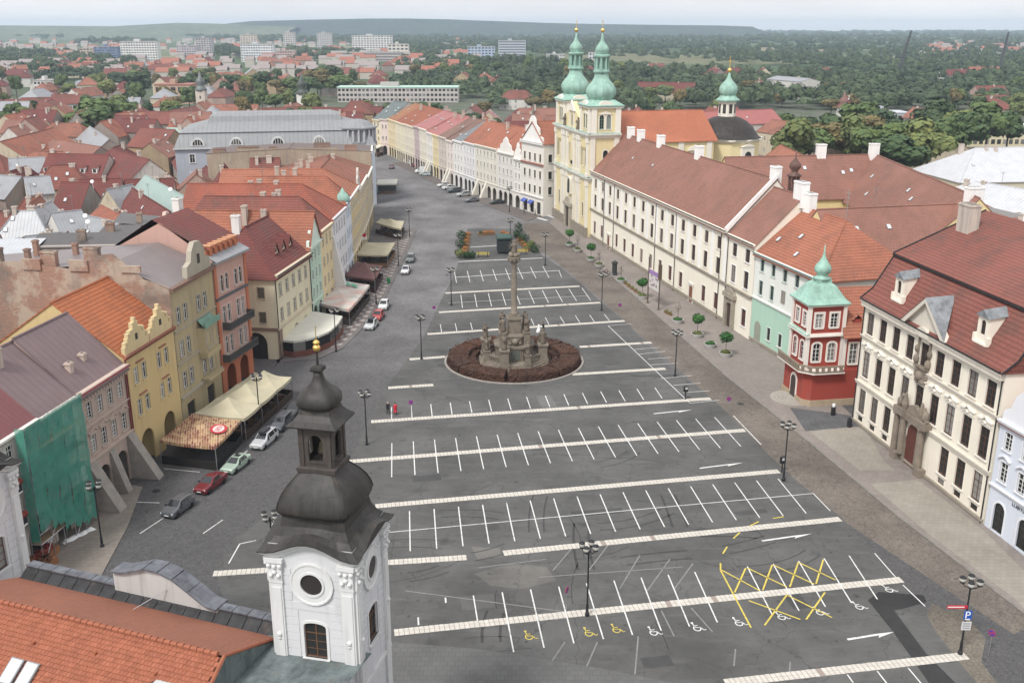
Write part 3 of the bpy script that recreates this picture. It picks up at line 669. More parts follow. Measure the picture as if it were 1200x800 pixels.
fw = MB(); fw.slab([(0, 0), (8.4, 8.6), (8.4, 9.4), (-.4, .6)], -.2, .2); o = fw.build('fire_wall_coping', WHITE, rt, (L + .02, -.3, 15.7), math.pi/2)
A, B = (35.65, 161.8), (37.9, 152.45); loc, rz, L = frame(A, B)
rt = empty('college_gatehouse', loc, rz, 'short white house with stone portal between the long college and the mint house', 'building')
facade(rt, L, 15.5, [dict(z=1.7, h=2.8, w=1.6, xs=[7.2], fr=RED, cross=2), dict(z=7.9, h=2.8, w=1.6, xs=[2.6, 7.2], fr=BRN, cross=2), dict(z=12.2, h=2.1, w=1.6, xs=[2.6, 7.2], fr=BRN, cross=2)], CREAM, BRN, WHITE, depth=16, gable=(7.5, 22.8))
b = MB(); b.box(-1.7, -1.0, -.5, .02, 0, 5.2); b.box(1.0, 1.7, -.5, .02, 0, 5.2); b.box(-2, 2, -.7, .02, 5.2, 5.9); b.slab([(-1.9, 5.9), (1.9, 5.9), (1.2, 6.5), (0, 6.9), (-1.2, 6.5)], -.5, .02); b.k = 1; b.poly([(-1, -.06, 0), (1, -.06, 0), (1, -.06, 3.6), (.6, -.06, 4.3), (-.6, -.06, 4.3), (-1, -.06, 3.6)]); b.k = 0; b.slab([(-1, 3.6), (-.6, 4.3), (.6, 4.3), (1, 3.6), (1, 5.2), (-1, 5.2)], -.35, .02)
b.build('stone_portal', [STN, wood((0.07, 0.045, 0.035))], rt, (2.4, 0, 0))
band(rt, L, 6.7, .5, .25, STN); band(rt, L, 14.9, .6, .4, CREAM, 'cornice'); gutter(rt, L, 15.5, -.45, None, (.2,), .1)
roof(rt, L, 15, 15.5, 22.8, BROWNT, ov=.45); chimney(rt, 8.8, 7.5, 21, 25, 2.6, 1.3, WHITE)
# bell turret on the yard wing
def turret(root, x, y, z, s_=1.0):
    b = MB(); b.smooth = False
    b.lathe([(.95*s_, z - 1.5), (.95*s_, z + .6*s_), (1.15*s_, z + .7*s_), (1.15*s_, z + .9*s_)], 8, (x, y, 0)); 
    for k in range(8): a = R(45*k + 22.5); b.tube((x + .8*s_*math.cos(a), y + .8*s_*math.sin(a), z + .8*s_), (x + .8*s_*math.cos(a), y + .8*s_*math.sin(a), z + 3.2*s_), .16*s_, n=4)
    b.lathe([(.35*s_, z + .8*s_), (.35*s_, z + 3.2*s_)], 6, (x, y, 0)); b.smooth = True
    b.lathe([(1.2*s_, z + 3.1*s_), (1.25*s_, z + 3.4*s_), (.6*s_, z + 3.8*s_), (.55*s_, z + 4.1*s_), (1.0*s_, z + 4.7*s_), (1.0*s_, z + 5.2*s_), (.5*s_, z + 5.8*s_), (.15*s_, z + 6.3*s_), (.08*s_, z + 7.6*s_)], 12, (x, y, 0))
    return b.build('bell_turret', slate((0.10, 0.055, 0.045)), root)
W1 = ridge_house('yard_wing', 'brown roofed college wing carrying a bell turret behind the long front', 'building', (42, 199), (73.3, 203.5), 23.2, 16, 7.5, YELLOW, BROWNT, group=None, win=8, storeys=3, chim=0, sky=3)
chimney(W1, 20, 7.5, 22, 25.5, 1.8, 1.2, WHITE); chimney(W1, 31, 7, 22, 25.5, 1.8, 1.2, WHITE)
c_ = G(929, 228, 21.5); turret(W1, *(Matrix.Rotation(-W1.rotation_euler.z, 3, 'Z') @ (c_ - W1.location)).xy, 21.5, .95)
W2 = ridge_house('yard_wing', 'brown roofed college wing running towards the white sheet roof', 'building', (73.6, 206), (70.5, 150), 23.2, 15.5, 8, YELLOW, BROWNT, win=8, storeys=3, chim=0, sky=4)
W3 = ridge_house('yard_wing', 'brown roofed yard wing with three skylights behind the orange hip roof', 'building', (46, 149.3), (72, 155), 21.6, 15.2, 7, YELLOW, BROWNT, win=6, storeys=3, chim=0, sky=3)
chimney(W3, 25, 5, 19, 24.5, 2.6, 1.4, WHITE)

# mint house
A, B = (37.95, 152.2), (42.7, 134.6); loc, rz, L = frame(A, B)
rt = empty('mint_house', loc, rz, 'three storey house, pale mint below and white above, with orange hip roof', 'house')
MINT = plaster((0.42, 0.62, 0.50), 0.12); PMINT = plaster((0.76, 0.78, 0.74), 0.1)
TEAL = flat((0.10, 0.17, 0.16)); xs = rowx(5, L, .6)
facade(rt, L, 7.3, [dict(z=1.8, h=2.0, w=1.0, xs=xs[1:], fr=DKB, sur=.1)], MINT, DKB, PMINT, depth=16)
facade(rt, L, 14.5, [dict(z=8.2, h=2.2, w=1.1, xs=xs[:2] + xs[3:], fr=TEAL), dict(z=11.9, h=1.8, w=1.1, xs=xs, fr=TEAL)], PMINT, TEAL, plaster((0.66, 0.72, 0.66), .1), depth=16, z0=7.3)
d = MB(); d.slab([(-.9, 0)] + [(.9, 0)] + arc(-.9, .9, 3.0)[::-1], -.1, .05); d.build('door', wood((0.30, 0.32, 0.26)), rt, (xs[0], 0, 0))
d = MB(); d.slab([(-.5, 0), (.5, 0), (.5, 1.9), (-.5, 1.9)], -.14, 0); d.build('wall_plaque', stone((0.3, 0.27, 0.24), .4), rt, (xs[2], 0, 8.6))
band(rt, L, 7.15, .35, .15, PMINT); band(rt, L, 13.9, .6, .4, PMINT, 'cornice'); band(rt, L, -.1, .9, .06, STN, 'plinth'); gutter(rt, L, 14.5, -.45, TEAL, (17.9,), .1)
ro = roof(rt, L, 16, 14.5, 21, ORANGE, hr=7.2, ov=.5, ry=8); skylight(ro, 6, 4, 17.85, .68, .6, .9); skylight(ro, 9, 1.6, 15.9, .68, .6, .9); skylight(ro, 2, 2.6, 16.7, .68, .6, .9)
chimney(rt, .8, 8, 19.5, 23.5, 2.4, 1.3, WHITE)
b = MB(); b.tube((11, 8, 20.8), (11, 8, 25.5), .05).tube((10.2, 8, 25), (11.8, 8, 25), .03).tube((10.4, 8, 24.3), (11.6, 8, 24.3), .03); b.build('aerial', steel(), rt)

# red corner house with copper tower
RC = plaster((0.33, 0.06, 0.042), 0.3); RW = plaster((0.80, 0.74, 0.68), 0.08)
rzr = math.atan2(-0.97, 0.16) ; ax = Vector((math.cos(rzr), math.sin(rzr), 0)); an = Vector((-math.sin(rzr), math.cos(rzr), 0))
rt = empty('red_townhouse', (37.4, 129.2, 0), rzr, 'small red town house with copper onion tower and wooden balcony', 'house')
# local x: towards the camera along the square, local y: into the block
b = MB(); b.prism([(-.2, 0), (5.4, 0), (6.3, .9), (6.3, 9), (-.2, 9)], -.3, 4.9); b.build('ground_floor_wall', RC, rt)
b = MB(); b.prism([(-.35, -.15), (5.5, -.15), (6.45, .8), (6.45, 9.1), (-.35, 9.1)], -.3, .9); b.build('plinth', stone((0.42, 0.34, 0.24), .2), rt)
b = MB(); b.prism([(-.9, -.9), (5.7, -.9), (7.2, .6), (7.2, 4.9), (-.9, 4.9)], 4.75, 4.95); b.k = 1
pts = [(-.8, -.8), (5.65, -.8), (7.1, .65), (7.1, 4.8)]
for p, q in zip(pts, pts[1:]):
    p, q = Vector((*p, 0)), Vector((*q, 0)); n = max(2, int((q-p).length / .7))
    for i in range(n):
        c = p.lerp(q, (i+.5)/n); b.box(c.x-.16, c.x+.16, c.y-.16, c.y+.16, 5.0, 5.65)
    t = (q-p).normalized(); w = Vector((-t.y, t.x, 0))*.12; b.prism([p-w, q-w, q+w, p+w], 5.65, 5.85); b.prism([p-w, q-w, q+w, p+w], 4.95, 5.08)
b.build('balcony', [RW, stone((0.27, 0.22, 0.17), .2)], rt)
T0, T1 = .4, 5.2                                     # tower square
def tower_storey(z0, z1, zw, hw_, nw, ar):
    f = MB(); 
    for rot, org in ((0, (T0, 0.3)), (math.pi/2, (T1, 0.3))):
        f.M = Matrix.Translation((*org, 0)) @ Matrix.Rotation(rot, 4, 'Z'); xs_ = rowx(nw, 4.8, .3); holed(f, 0, 4.8, z0, z1, [(x-.5, x+.5, zw, zw+hw_, ar) for x in xs_])
    f.M = Matrix.Translation((T0, .3, 0)); f.poly([(4.8, 4.8, z0), (0, 4.8, z0), (0, 4.8, z1), (4.8, 4.8, z1)]); f.poly([(0, 4.8, z0), (0, 0, z0), (0, 0, z1), (0, 4.8, z1)])
    f.build('tower_wall', RC, rt)
    for x in rowx(nw, 4.8, .3):
        window(rt, T0 + x, zw, 1.0, hw_, WH, RW, .3, ar, 2, .28); window(rt, T1, zw, 1.0, hw_, WH, RW, .3 + x, ar, 2, .28, rz=math.pi/2)
    q = MB()
    for x, y in ((T0, .3), (T1, .3), (T1, 5.1)): q.box(x-.22, x+.22, y-.22, y+.22, z0, z1)
    q.build('corner_pilaster', RW, rt)
tower_storey(4.95, 9.4, 5.9, 2.5, 2, .6); tower_storey(9.75, 13.5, 10.5, 1.9, 2, 0)
b = MB(); b.box(T0-.5, T1+.5, -.2, 5.6, 9.4, 9.6); b.box(T0-.3, T1+.3, 0, 5.4, 9.6, 9.78); b.build('tower_cornice', RW, rt); b = MB(); b.box(T0-.35, T1+.35, -.05, 5.45, 13.4, 13.7); b.build('tower_cornice', RW, rt)
CU = copper(); cx, cy = (T0+T1)/2, 2.7
def sqprof(b, prof, c, n=4):                          # square lofted roof
    rings = [[b.vert((c[0]+sx*r, c[1]+sy*r, z)) for sx, sy in ((-1,-1),(1,-1),(1,1),(-1,1))] for r, z in prof]
    for p, q in zip(rings, rings[1:]):
        for j in range(4): b.face((p[j], p[(j+1)%4], q[(j+1)%4], q[j]))
    b.face(rings[-1]); b.face(rings[0][::-1])
b = MB(); sqprof(b, [(2.9, 13.6), (2.95, 13.75), (2.35, 14.3), (1.9, 15.0), (1.4, 15.8), (.95, 16.1), (.95, 16.5)], (cx, cy)); b.smooth = True
b.lathe([(1.15, 16.5), (1.2, 16.65), (.75, 16.8), (.7, 17.1), (1.0, 17.4), (1.12, 17.8), (.95, 18.3), (.55, 18.8), (.28, 19.3), (.12, 19.9), (.05, 21.0)], 14, (cx, cy, 0)); b.build('copper_onion_roof', CU, rt)
b = MB(); b.poly([(T0-.5, -.22, 9.62), (T1+.5, -.22, 9.62), (T1+.5, .3, 9.9), (T0-.5, .3, 9.9)]); b.build('tower_skirt_roof', CU, rt)
d = MB(); d.slab([(-.95, 0), (.95, 0)] + arc(-.95, .95, 2.5)[::-1], -.12, .02); d.k = 1; d.slab([(-.7, 0), (.7, 0)] + arc(-.7, .7, 2.4)[::-1], -.16, .02); d.build('door', [RW, wood((0.06, 0.045, 0.04))], rt, (3.0, 0, .35))
st = MB()
for i in range(4): st.lathe([(3.0-.5*i, .05), (3.0-.5*i, .14+.11*i)], 20, (3.0, 0, 0))
st.build('door_steps', stone((0.38, 0.35, 0.31), .2), rt)
# side wing with arch, faces the camera
b = MB(); b.M = Matrix.Translation((6.0, 5.2, 0)) @ Matrix.Rotation(math.pi/2, 4, 'Z'); holed(b, 0, 5.6, 4.9, 9.5, [(.7, 1.8, 5.6, 8.4, 0), (3.3, 4.4, 5.6, 8.4, 0)]); holed(b, 0, 5.6, -.3, 4.9, [(.6, 5.0, -.3, 3.6, .7)], rev=1.2)
b.poly([(5.6, 0, -.3), (5.6, 8, -.3), (5.6, 8, 9.5), (5.6, 0, 9.5)]); b.poly([(0, 1.2, 0), (5.6, 1.2, 0), (5.6, 1.2, 3.8), (0, 1.2, 3.8)]); b.build('side_wall', RC, rt)
for x in (1.25, 3.85): window(rt, 6.0, 5.6, 1.1, 2.8, WH, RW, 5.2 + x, 0, 2, .25, rz=math.pi/2)
d = MB(); d.box(1.2, 3.2, -.06, .0, .6, 3.0); d.k = 1; d.box(1.35, 3.05, -.09, -.05, .75, 2.85); d.build('shop_window', [RW, glass()], rt, (4.86, 5.4, 0), math.pi/2)
b = MB(); b.box(5.95, 6.1, 5.0, 5.35, 4.9, 9.5); b.box(5.95, 6.12, 7.6, 7.95, 4.9, 9.5); b.build('wall_pilaster', RW, rt)
ro = MB(); ro.poly([(6.6, 4.6, 9.3), (6.6, 11.4, 9.3), (3.6, 11.4, 12.3), (3.6, 5.4, 12.3)]); ro.poly([(3.6, 5.4, 12.3), (3.6, 11.4, 12.3), (.4, 11.4, 14.6), (.4, 5.4, 14.6)]); ro.poly([(.4, 5.4, 14.6), (.4, 11.4, 14.6), (-4.5, 11.4, 9.3), (-4.5, 5.4, 9.3)]); ro.poly([(3.9, 5.2, 12.0), (6.6, 4.6, 9.3), (5.2, 5.2, 9.3)])
ro.box(-.2, 4.4, 5.2, 5.4, 4.9, 14.3); rr = ro.build('roof', ORANGE, rt)
dm = MB(); dm.box(4.3, 5.0, 6.6, 7.6, 10.4, 11.4); dm.k = 1; dm.poly([(5.15, 6.4, 11.3), (5.15, 7.1, 12.0), (3.6, 7.1, 12.0), (3.6, 6.4, 11.3)]); dm.poly([(5.15, 7.8, 11.3), (5.15, 7.1, 12.0), (3.6, 7.1, 12.0), (3.6, 7.8, 11.3)][::-1]); dm.build('dormer', [RC, ORANGE], rt)
b = MB(); b.tube((6.15, 9.9, 9.3), (6.15, 9.9, 0), .08); b.build('downspout', copper((0.2, 0.35, 0.3)), rt)

# bishop's residence
A, B = (43.3, 118.0), (47.45, 90.5); loc, rz, L = frame(A, B); C = L / 2
BCR = plaster((0.85, 0.79, 0.68), 0.16); BT = plaster((0.66, 0.61, 0.53), 0.25)
rt = empty('baroque_residence', loc, rz, 'cream baroque palace with carved stone portal, two white dormers and dark red roof', 'palace')
xs = [1.75 + (L - 3.5) * i / 8 for i in range(9)]; gx = [x for i, x in enumerate(xs) if i not in (3, 4, 5)]
facade(rt, L, 16.2, [dict(z=.75, h=.75, w=1.3, xs=gx, cross=0, sill=False, sur=.08), dict(z=1.9, h=3.1, w=1.6, xs=gx, fr=BRN, cross=2, sur=.1), dict(z=6.6, h=3.3, w=1.6, xs=xs, fr=BRN, cross=2, head='rich', sur=.16), dict(z=12.1, h=2.7, w=1.6, xs=xs, fr=BRN, cross=2, sur=.14)],
       BCR, BRN, plaster((0.84, 0.79, 0.70), .1), depth=26)
band(rt, L, 5.4, .45, .2, BT); band(rt, L, 11.35, .4, .16, BT); band(rt, L, 15.4, .8, .55, BT, 'cornice'); band(rt, L, -.1, .7, .1, STN, 'plinth'); gutter(rt, L, 16.3, -.6, iron(), (.1, L - .2), .1)
r_ = MB(); prof = [(-.65, 16.15), (.9, 17.4), (3.3, 21.5), (3.1, 21.7), (14.5, 26.6), (26, 19)]
for (y0, z0), (y1, z1) in zip(prof, prof[1:]): r_.poly([(-.3, y0, z0), (L + .3, y0, z0), (L + .3, y1, z1), (-.3, y1, z1)])
r_.poly([(-.25, y, z) for y, z in prof][::-1] + [(-.25, 0, 16)]); r_.poly([(L + .25, y, z) for y, z in prof] + [(L + .25, 26, 16)])
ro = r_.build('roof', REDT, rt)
b = MB(); b.box(-.3, L + .3, 2.95, 3.12, 21.45, 21.62); b.build('roof_gutter', iron(), ro)
for x0 in (-.3, L + .3):
    b = MB(); 
    for (y0, z0), (y1, z1) in zip(prof[:5], prof[1:5]): b.tube((x0, y0, z0 + .04), (x0, y1, z1 + .04), .11, n=5)
    b.build('verge_flashing', iron(), ro)
def dormer(root, x, name='dormer'):
    b = MB(); holed(b, -1.1, 1.1, 17.3, 20.5, [(-.45, .45, 18.3, 20.0, .9)], .7)
    b.poly([(-1.1, .7, 17.3), (-1.1, 3.4, 17.3), (-1.1, 3.4, 20.5), (-1.1, .7, 20.5)][::-1]); b.poly([(1.1, .7, 17.3), (1.1, 3.4, 17.3), (1.1, 3.4, 20.5), (1.1, .7, 20.5)]); b.box(-1.25, 1.25, .45, .75, 17.15, 17.4)
    b.box(-1.5, -1.1, .5, .95, 17.2, 18.2); b.box(1.1, 1.5, .5, .95, 17.2, 18.2); o = b.build(name, BCR, root, (x, .15, 2.2)); o.scale = (.85, 1, .88)
    b = MB(); b.poly([(-1.35, .45, 20.4), (0, .45, 21.25), (0, 4.4, 21.75), (-1.35, 3.9, 20.9)][::-1]); b.poly([(1.35, .45, 20.4), (0, .45, 21.25), (0, 4.4, 21.75), (1.35, 3.9, 20.9)]); b.poly([(-1.35, .46, 20.4), (1.35, .46, 20.4), (0, .46, 21.25)]); b.build('dormer_roof', LEAD, o)
    window(o, 0, 18.3, .9, 1.7, BRN, WHITE, .7, .9, 1, 0, False)
for x in (C - 8.2, C + 8.2): dormer(rt, x)
b = MB(); b.slab([(-3.9, 16.3), (3.9, 16.3), (0, 19.6)], -.25, .1); b.slab([(-4.4, 16.3), (-3.6, 16.3), (0, 19.45), (0, 19.95)], -.75, .1); b.slab([(4.4, 16.3), (0, 19.95), (0, 19.45), (3.6, 16.3)], -.75, .1); o = b.build('gable_pediment', BT, rt, (C, 0, 0))
b = MB(); b.poly([(-4.5, -.8, 16.3), (0, -.8, 20.02), (0, 2.7, 20.2), (-2.2, .9, 18.0)][::-1]); b.poly([(4.5, -.8, 16.3), (0, -.8, 20.02), (0, 2.7, 20.2), (2.2, .9, 18.0)]); b.build('pediment_roof', LEAD, o)
P = MB(); SP = stone((0.27, 0.225, 0.18), .45)
for sx in (-1, 1):
    P.box(sx*2.6-.55, sx*2.6+.55, -.9, .0, 0, .9); P.lathe([(.38, .9), (.34, 4.6), (.5, 4.7), (.5, 4.9)], 10, (sx*2.6-.35, -.55, 0)); P.lathe([(.38, .9), (.34, 4.6), (.5, 4.7), (.5, 4.9)], 10, (sx*1.75, -.4, 0))
    P.box(sx*2.3-.95, sx*2.3+.95, -1.0, .0, 4.9, 5.6); P.ball((sx*2.6, -.5, 6.1), .45, 8, 6, 1.2); P.tube((sx*2.9, -.5, 5.6), (sx*2.2, -.5, 6.9), .3, .2)
    P.lathe([(.3, 5.6), (.38, 6.1), (.22, 6.8), (.18, 7.1), (.05, 7.3)], 8, (sx*1.7, -.5, 0)); q = MB(); q.tube((sx*1.1, -.1, 12.0), (sx*1.1, -.1, 15.2), .16); q.ball((sx*1.15, -.2, 12.7), .38, 8, 5, 1.5); q.ball((sx*1.25, -.2, 13.9), .3, 8, 5, 1.5); q.build('carved_figure', SP, rt, (C, 0, 0))
P.box(-1.6, 1.6, -.6, .0, 4.6, 5.3); P.slab([(-1.5, 5.3), (1.5, 5.3), (.9, 6.2), (0, 6.5), (-.9, 6.2)], -.5, 0)
q = MB(); q.slab([(-.95, 10.2), (.95, 10.2), (1.2, 11.0), (.8, 12.1), (-.8, 12.1), (-1.2, 11.0)], -.3, -.01); q.ball((0, -.25, 11.1), .55, 10, 6); q.box(-1.3, 1.3, -.5, 0, 12.0, 12.15)
for i in range(9): q.ball((rnd.uniform(-.9, .9), -.3, rnd.uniform(10.3, 11.9)), .22, 6, 4)
q.build('carved_arms', SP, rt, (C, 0, 0))
b = MB(); b.slab([(-1.3, 15.6)] + [(1.3, 15.6)] + arc(-1.3, 1.3, 15.6, 8, 1.1)[::-1], -.7, -.3); b.build('arched_hood', BT, rt, (C, 0, 0))
P.v = [(x, y, z*1.17) if z < 7.6 else (x, y, z) for x, y, z in P.v]; o = P.build('stone_portal', SP, rt, (C, 0, 0))
d = MB(); d.slab([(-1.2, 0), (1.2, 0)] + arc(-1.2, 1.2, 3.9)[::-1], -.1, 0); d.build('door', wood((0.12, 0.04, 0.03)), rt, (C, -.02, 0.1))
b = MB(); b.box(-1.6, -1.2, -.3, 0, 0, 3.4); b.box(1.2, 1.6, -.3, 0, 0, 3.4); b.build('door_jamb', SP, rt, (C, 0, 0))
for x, y, w in ((2.5, 10.5, 2.4), (14, 15, 1.4), (21, 14, 1.6)): chimney(rt, x, y, 23, 28, w, 1.4, plaster((0.55, 0.48, 0.42), .6))

# pale blue house at the right edge
A, B = (47.5, 90.2), (51.0, 72.0); loc, rz, L = frame(A, B)
rt = empty('pale_blue_house', loc, rz, 'pale blue baroque house with curved gable beside the cream palace', 'house')
PB = plaster((0.66, 0.70, 0.78), 0.12); PBW = plaster((0.78, 0.79, 0.83), .1); xs = [1.5, 4.1, 6.7, 9.3, 11.9, 14.5]
facade(rt, L, 11.6, [dict(z=.3, h=3.1, w=1.6, xs=[1.8, 5.4, 9, 12.6], arch=1, fr=DKB, cross=2, sur=.2, sill=False), dict(z=5.6, h=2.0, w=1.1, xs=xs, head='curve', cross=2), dict(z=8.9, h=1.8, w=1.1, xs=xs, head=None, cross=2)], PB, WH, PBW, depth=14)
band(rt, L, 4.6, .3, .15, PBW); band(rt, L, 11.3, .4, .3, PBW, 'cornice'); roof(rt, L, 14, 11.6, 17.5, REDT, ov=.3, ry=7); 
b = MB(); g = [(0, 11.7), (7.4, 11.7), (7.2, 12.8), (6.4, 13.2), (5.9, 14.6), (5.0, 15.4), (3.7, 15.9), (2.4, 15.4), (1.5, 14.6), (1.0, 13.2), (.2, 12.8)]; b.slab(g, -.15, .35); b.build('curved_gable', PBW, rt, (.3, 0, 0))
b = MB(); b.lathe([(.4, 0), (.4, .12)], 14, (0, 0, 0)); o = b.build('oval_panel', PB, rt, (4.0, -.13, 13.8)); o.rotation_euler = (math.pi/2, 0, 0)
b = MB(); gr = random.Random(5); x = 3.4
while x < 9.5:
    w = gr.uniform(.1, .2); b.box(x, x + .05, -.05, -.01, 4.0, 4.3); b.box(x, x + w, -.05, -.01, 4.25 if gr.random() < .6 else 4.0, 4.31 if gr.random() < .6 else 4.06); x += w + .1
b.build('shop_lettering', iron(), rt)
# ------------------------------------------------------------ church
A, B = (11.3, 260.6), (17.8, 233.2); loc, rz, L = frame(A, B); TW = 7.6
CY_ = plaster((0.74, 0.64, 0.38), 0.16); CW = plaster((0.78, 0.74, 0.65), 0.14); CST = stone((0.42, 0.38, 0.31), .3); CU = copper(); GRN = flat((0.16, 0.30, 0.22))
rt = empty('baroque_church', loc, rz, 'yellow baroque church with twin copper onion towers and black choir dome', 'church')
def wbox(name, x0, x1, y0, y1, z0, z1, mat, front=(), right=(), parent=rt, rev=.25):
    b = MB(); b.M = Matrix.Translation((x0, y0, 0)); holed(b, 0, x1-x0, z0, z1, [(h[0]-x0-h[2]/2, h[0]-x0+h[2]/2, h[1], h[1]+h[3], h[4]) for h in front], rev=rev)
    b.M = Matrix.Translation((x1, y0, 0)) @ Matrix.Rotation(math.pi/2, 4, 'Z'); holed(b, 0, y1-y0, z0, z1, [(h[0]-y0-h[2]/2, h[0]-y0+h[2]/2, h[1], h[1]+h[3], h[4]) for h in right], rev=rev)
    b.M = None; b.poly([(x1, y1, z0), (x0, y1, z0), (x0, y1, z1), (x1, y1, z1)]); b.poly([(x0, y1, z0), (x0, y0, z0), (x0, y0, z1), (x0, y1, z1)]); b.poly([(x0, y0, z1), (x1, y0, z1), (x1, y1, z1), (x0, y1, z1)])
    o = b.build(name, mat, parent)
    for h in front: window(parent, h[0], h[1], h[2], h[3], h[5] if len(h) > 5 else DKB, CW, y0, h[4], 2, .25)
    for h in right: window(parent, x1, h[1], h[2], h[3], h[5] if len(h) > 5 else DKB, CW, h[0], h[4], 2, .25, rz=math.pi/2)
    return o
C = L / 2
wbox('facade_wall', 0, L, 0, TW, -.3, 24, CY_, front=[(C, 15.6, 2.2, 5.2, 1), (4.0, 16.5, 1.0, 3.2, 1), (L-4.0, 16.5, 1.0, 3.2, 1), (4.0, 4.5, 1.0, 3.4, 1), (L-4.0, 4.5, 1.0, 3.4, 1)], right=[(4, 17, 1.2, 3.4, 1)])
for z, h, o_ in ((13.3, .9, .7), (23.2, .9, .8)):
    b = MB()
    for k, (e, a, c) in enumerate(((.35, 0, .5), (.7, .5, .8), (1.0, .8, 1.0))): b.box(-o_*e, L + o_*e, -o_*e, TW + .01*k, z + h*a, z + h*c)
    b.k = 1; b.poly([(-o_, -o_, z + h + .02), (L + o_, -o_, z + h + .02), (L + o_, .1, z + h + .35), (-o_, .1, z + h + .35)]); b.poly([(L + o_, -o_, z + h + .02), (L + o_, TW, z + h + .02), (L - .1, TW, z + h + .35), (L - .1, -.1, z + h + .35)])
    b.build('cornice', [CW, copper((0.33, 0.42, 0.38))], rt)
for x in (.7, 6.9, 8.6, 11.2, L-11.2, L-8.6, L-6.9, L-.7):
    for z0, z1 in ((0, 13.3), (14.2, 23.2)):
        b = MB(); b.box(x-.6, x+.6, -.35, .01, z0, z1); b.box(x-.75, x+.75, -.5, .01, z1 - 1.1, z1); b.box(x-.75, x+.75, -.5, .01, z0, z0 + .9); b.build('pilaster', CW, rt)
for y in (.8, 6.6):
    b = MB(); b.box(L-.01, L+.3, y-.6, y+.6, 14.2, 23.2); b.build('pilaster', CW, rt)
b = MB(); b.box(-.5, L+.1, -.6, .02, -.3, 2.4); b.build('plinth', stone((0.30, 0.26, 0.21), .4), rt)
b = MB()
for sx in (-1, 1): b.box(C+sx*2.0-.5, C+sx*2.0+.5, -1.0, 0, 0, 5.4)
b.box(C-2.8, C+2.8, -1.2, 0, 5.4, 6.2); b.slab([(C-2.7, 6.2), (C+2.7, 6.2), (C+1.6, 7.3), (C, 7.7), (C-1.6, 7.3)], -.9, 0); b.k = 1; b.poly([(C-1.5, -.62, 0), (C+1.5, -.62, 0), (C+1.5, -.62, 5.0), (C-1.5, -.62, 5.0)]); b.build('stone_portal', [CST, wood((0.06, 0.04, 0.03))], rt)
b = MB(); b.slab([(C-1.1, 8.4), (C+1.1, 8.4)] + arc(C-1.1, C+1.1, 11.6)[::-1], -.62, 0); b.k = 1; b.slab([(C-.8, 8.6), (C+.8, 8.6)] + arc(C-.8, C+.8, 11.4)[::-1], -.7, -.6); b.build('niche_window', [CW, glass()], rt)
# attic gable between the towers with statues
b = MB(); b.slab([(TW, 24.0), (L-TW, 24.0), (L-TW-.4, 27), (C+2.2, 28.6), (C, 30.6), (C-2.2, 28.6), (TW+.4, 27)], .1, 1.2); b.k = 1; b.slab([(C-2.4, 28.4), (C+2.4, 28.4), (C, 30.9)], -.3, .1); b.box(C-1.9, C-1.4, -.15, .1, 24.2, 28.4); b.box(C+1.4, C+1.9, -.15, .1, 24.2, 28.4); b.k = 2; b.slab([(C-.6, 25), (C+.6, 25)] + arc(C-.6, C+.6, 27)[::-1], -.02, .1); b.build('attic_gable', [CY_, CW, CST], rt)
def statue_mesh(h=1.8, n=9, seed=0):
    g = random.Random(seed); b = MB(); b.smooth = True; k = h / 1.8
    b.lathe([(.34*k, 0), (.36*k, .25*k), (.27*k, .7*k), (.30*k, 1.05*k), (.33*k, 1.32*k), (.22*k, 1.45*k), (.09*k, 1.52*k), (.13*k, 1.6*k), (.14*k, 1.7*k), (.10*k, 1.8*k), (.02*k, 1.85*k)], n, (0, 0, 0), lobes=5, la=.10)
    a = g.uniform(0, 6.28); b.tube((.3*k*math.cos(a), .3*k*math.sin(a), 1.35*k), (.5*k*math.cos(a), .5*k*math.sin(a), 1.0*k), .1*k, .08*k); b.tube((.5*k*math.cos(a), .5*k*math.sin(a), 1.0*k), (.45*k*math.cos(a+.8), .45*k*math.sin(a+.8), 1.25*k), .08*k, .06*k)
    a += 2.8; b.tube((.3*k*math.cos(a), .3*k*math.sin(a), 1.35*k), (.52*k*math.cos(a), .52*k*math.sin(a), 1.7*k if g.random() < .5 else 1.05*k), .1*k, .07*k)
    return b.mesh('statue')
SM = [statue_mesh(1.8, 10, i) for i in range(4)]
for m_ in SM: m_.materials.append(stone((0.20, 0.165, 0.13), .5))
for i, x in enumerate((TW + .9, L - TW - .9)):
    o = put('statue', SM[i], None, None); o.parent = rt; o.location = (x, -.15, 24.35); o.scale = (1.5, 1.5, 1.6); b = MB(); b.box(x-.6, x+.6, -.7, .4, 24.0, 24.4); b.build('statue_base', CW, rt)
def octo(b, prof, c, n=16): b.lathe(prof, n, (c[0], c[1], 0), rot=math.pi / n)
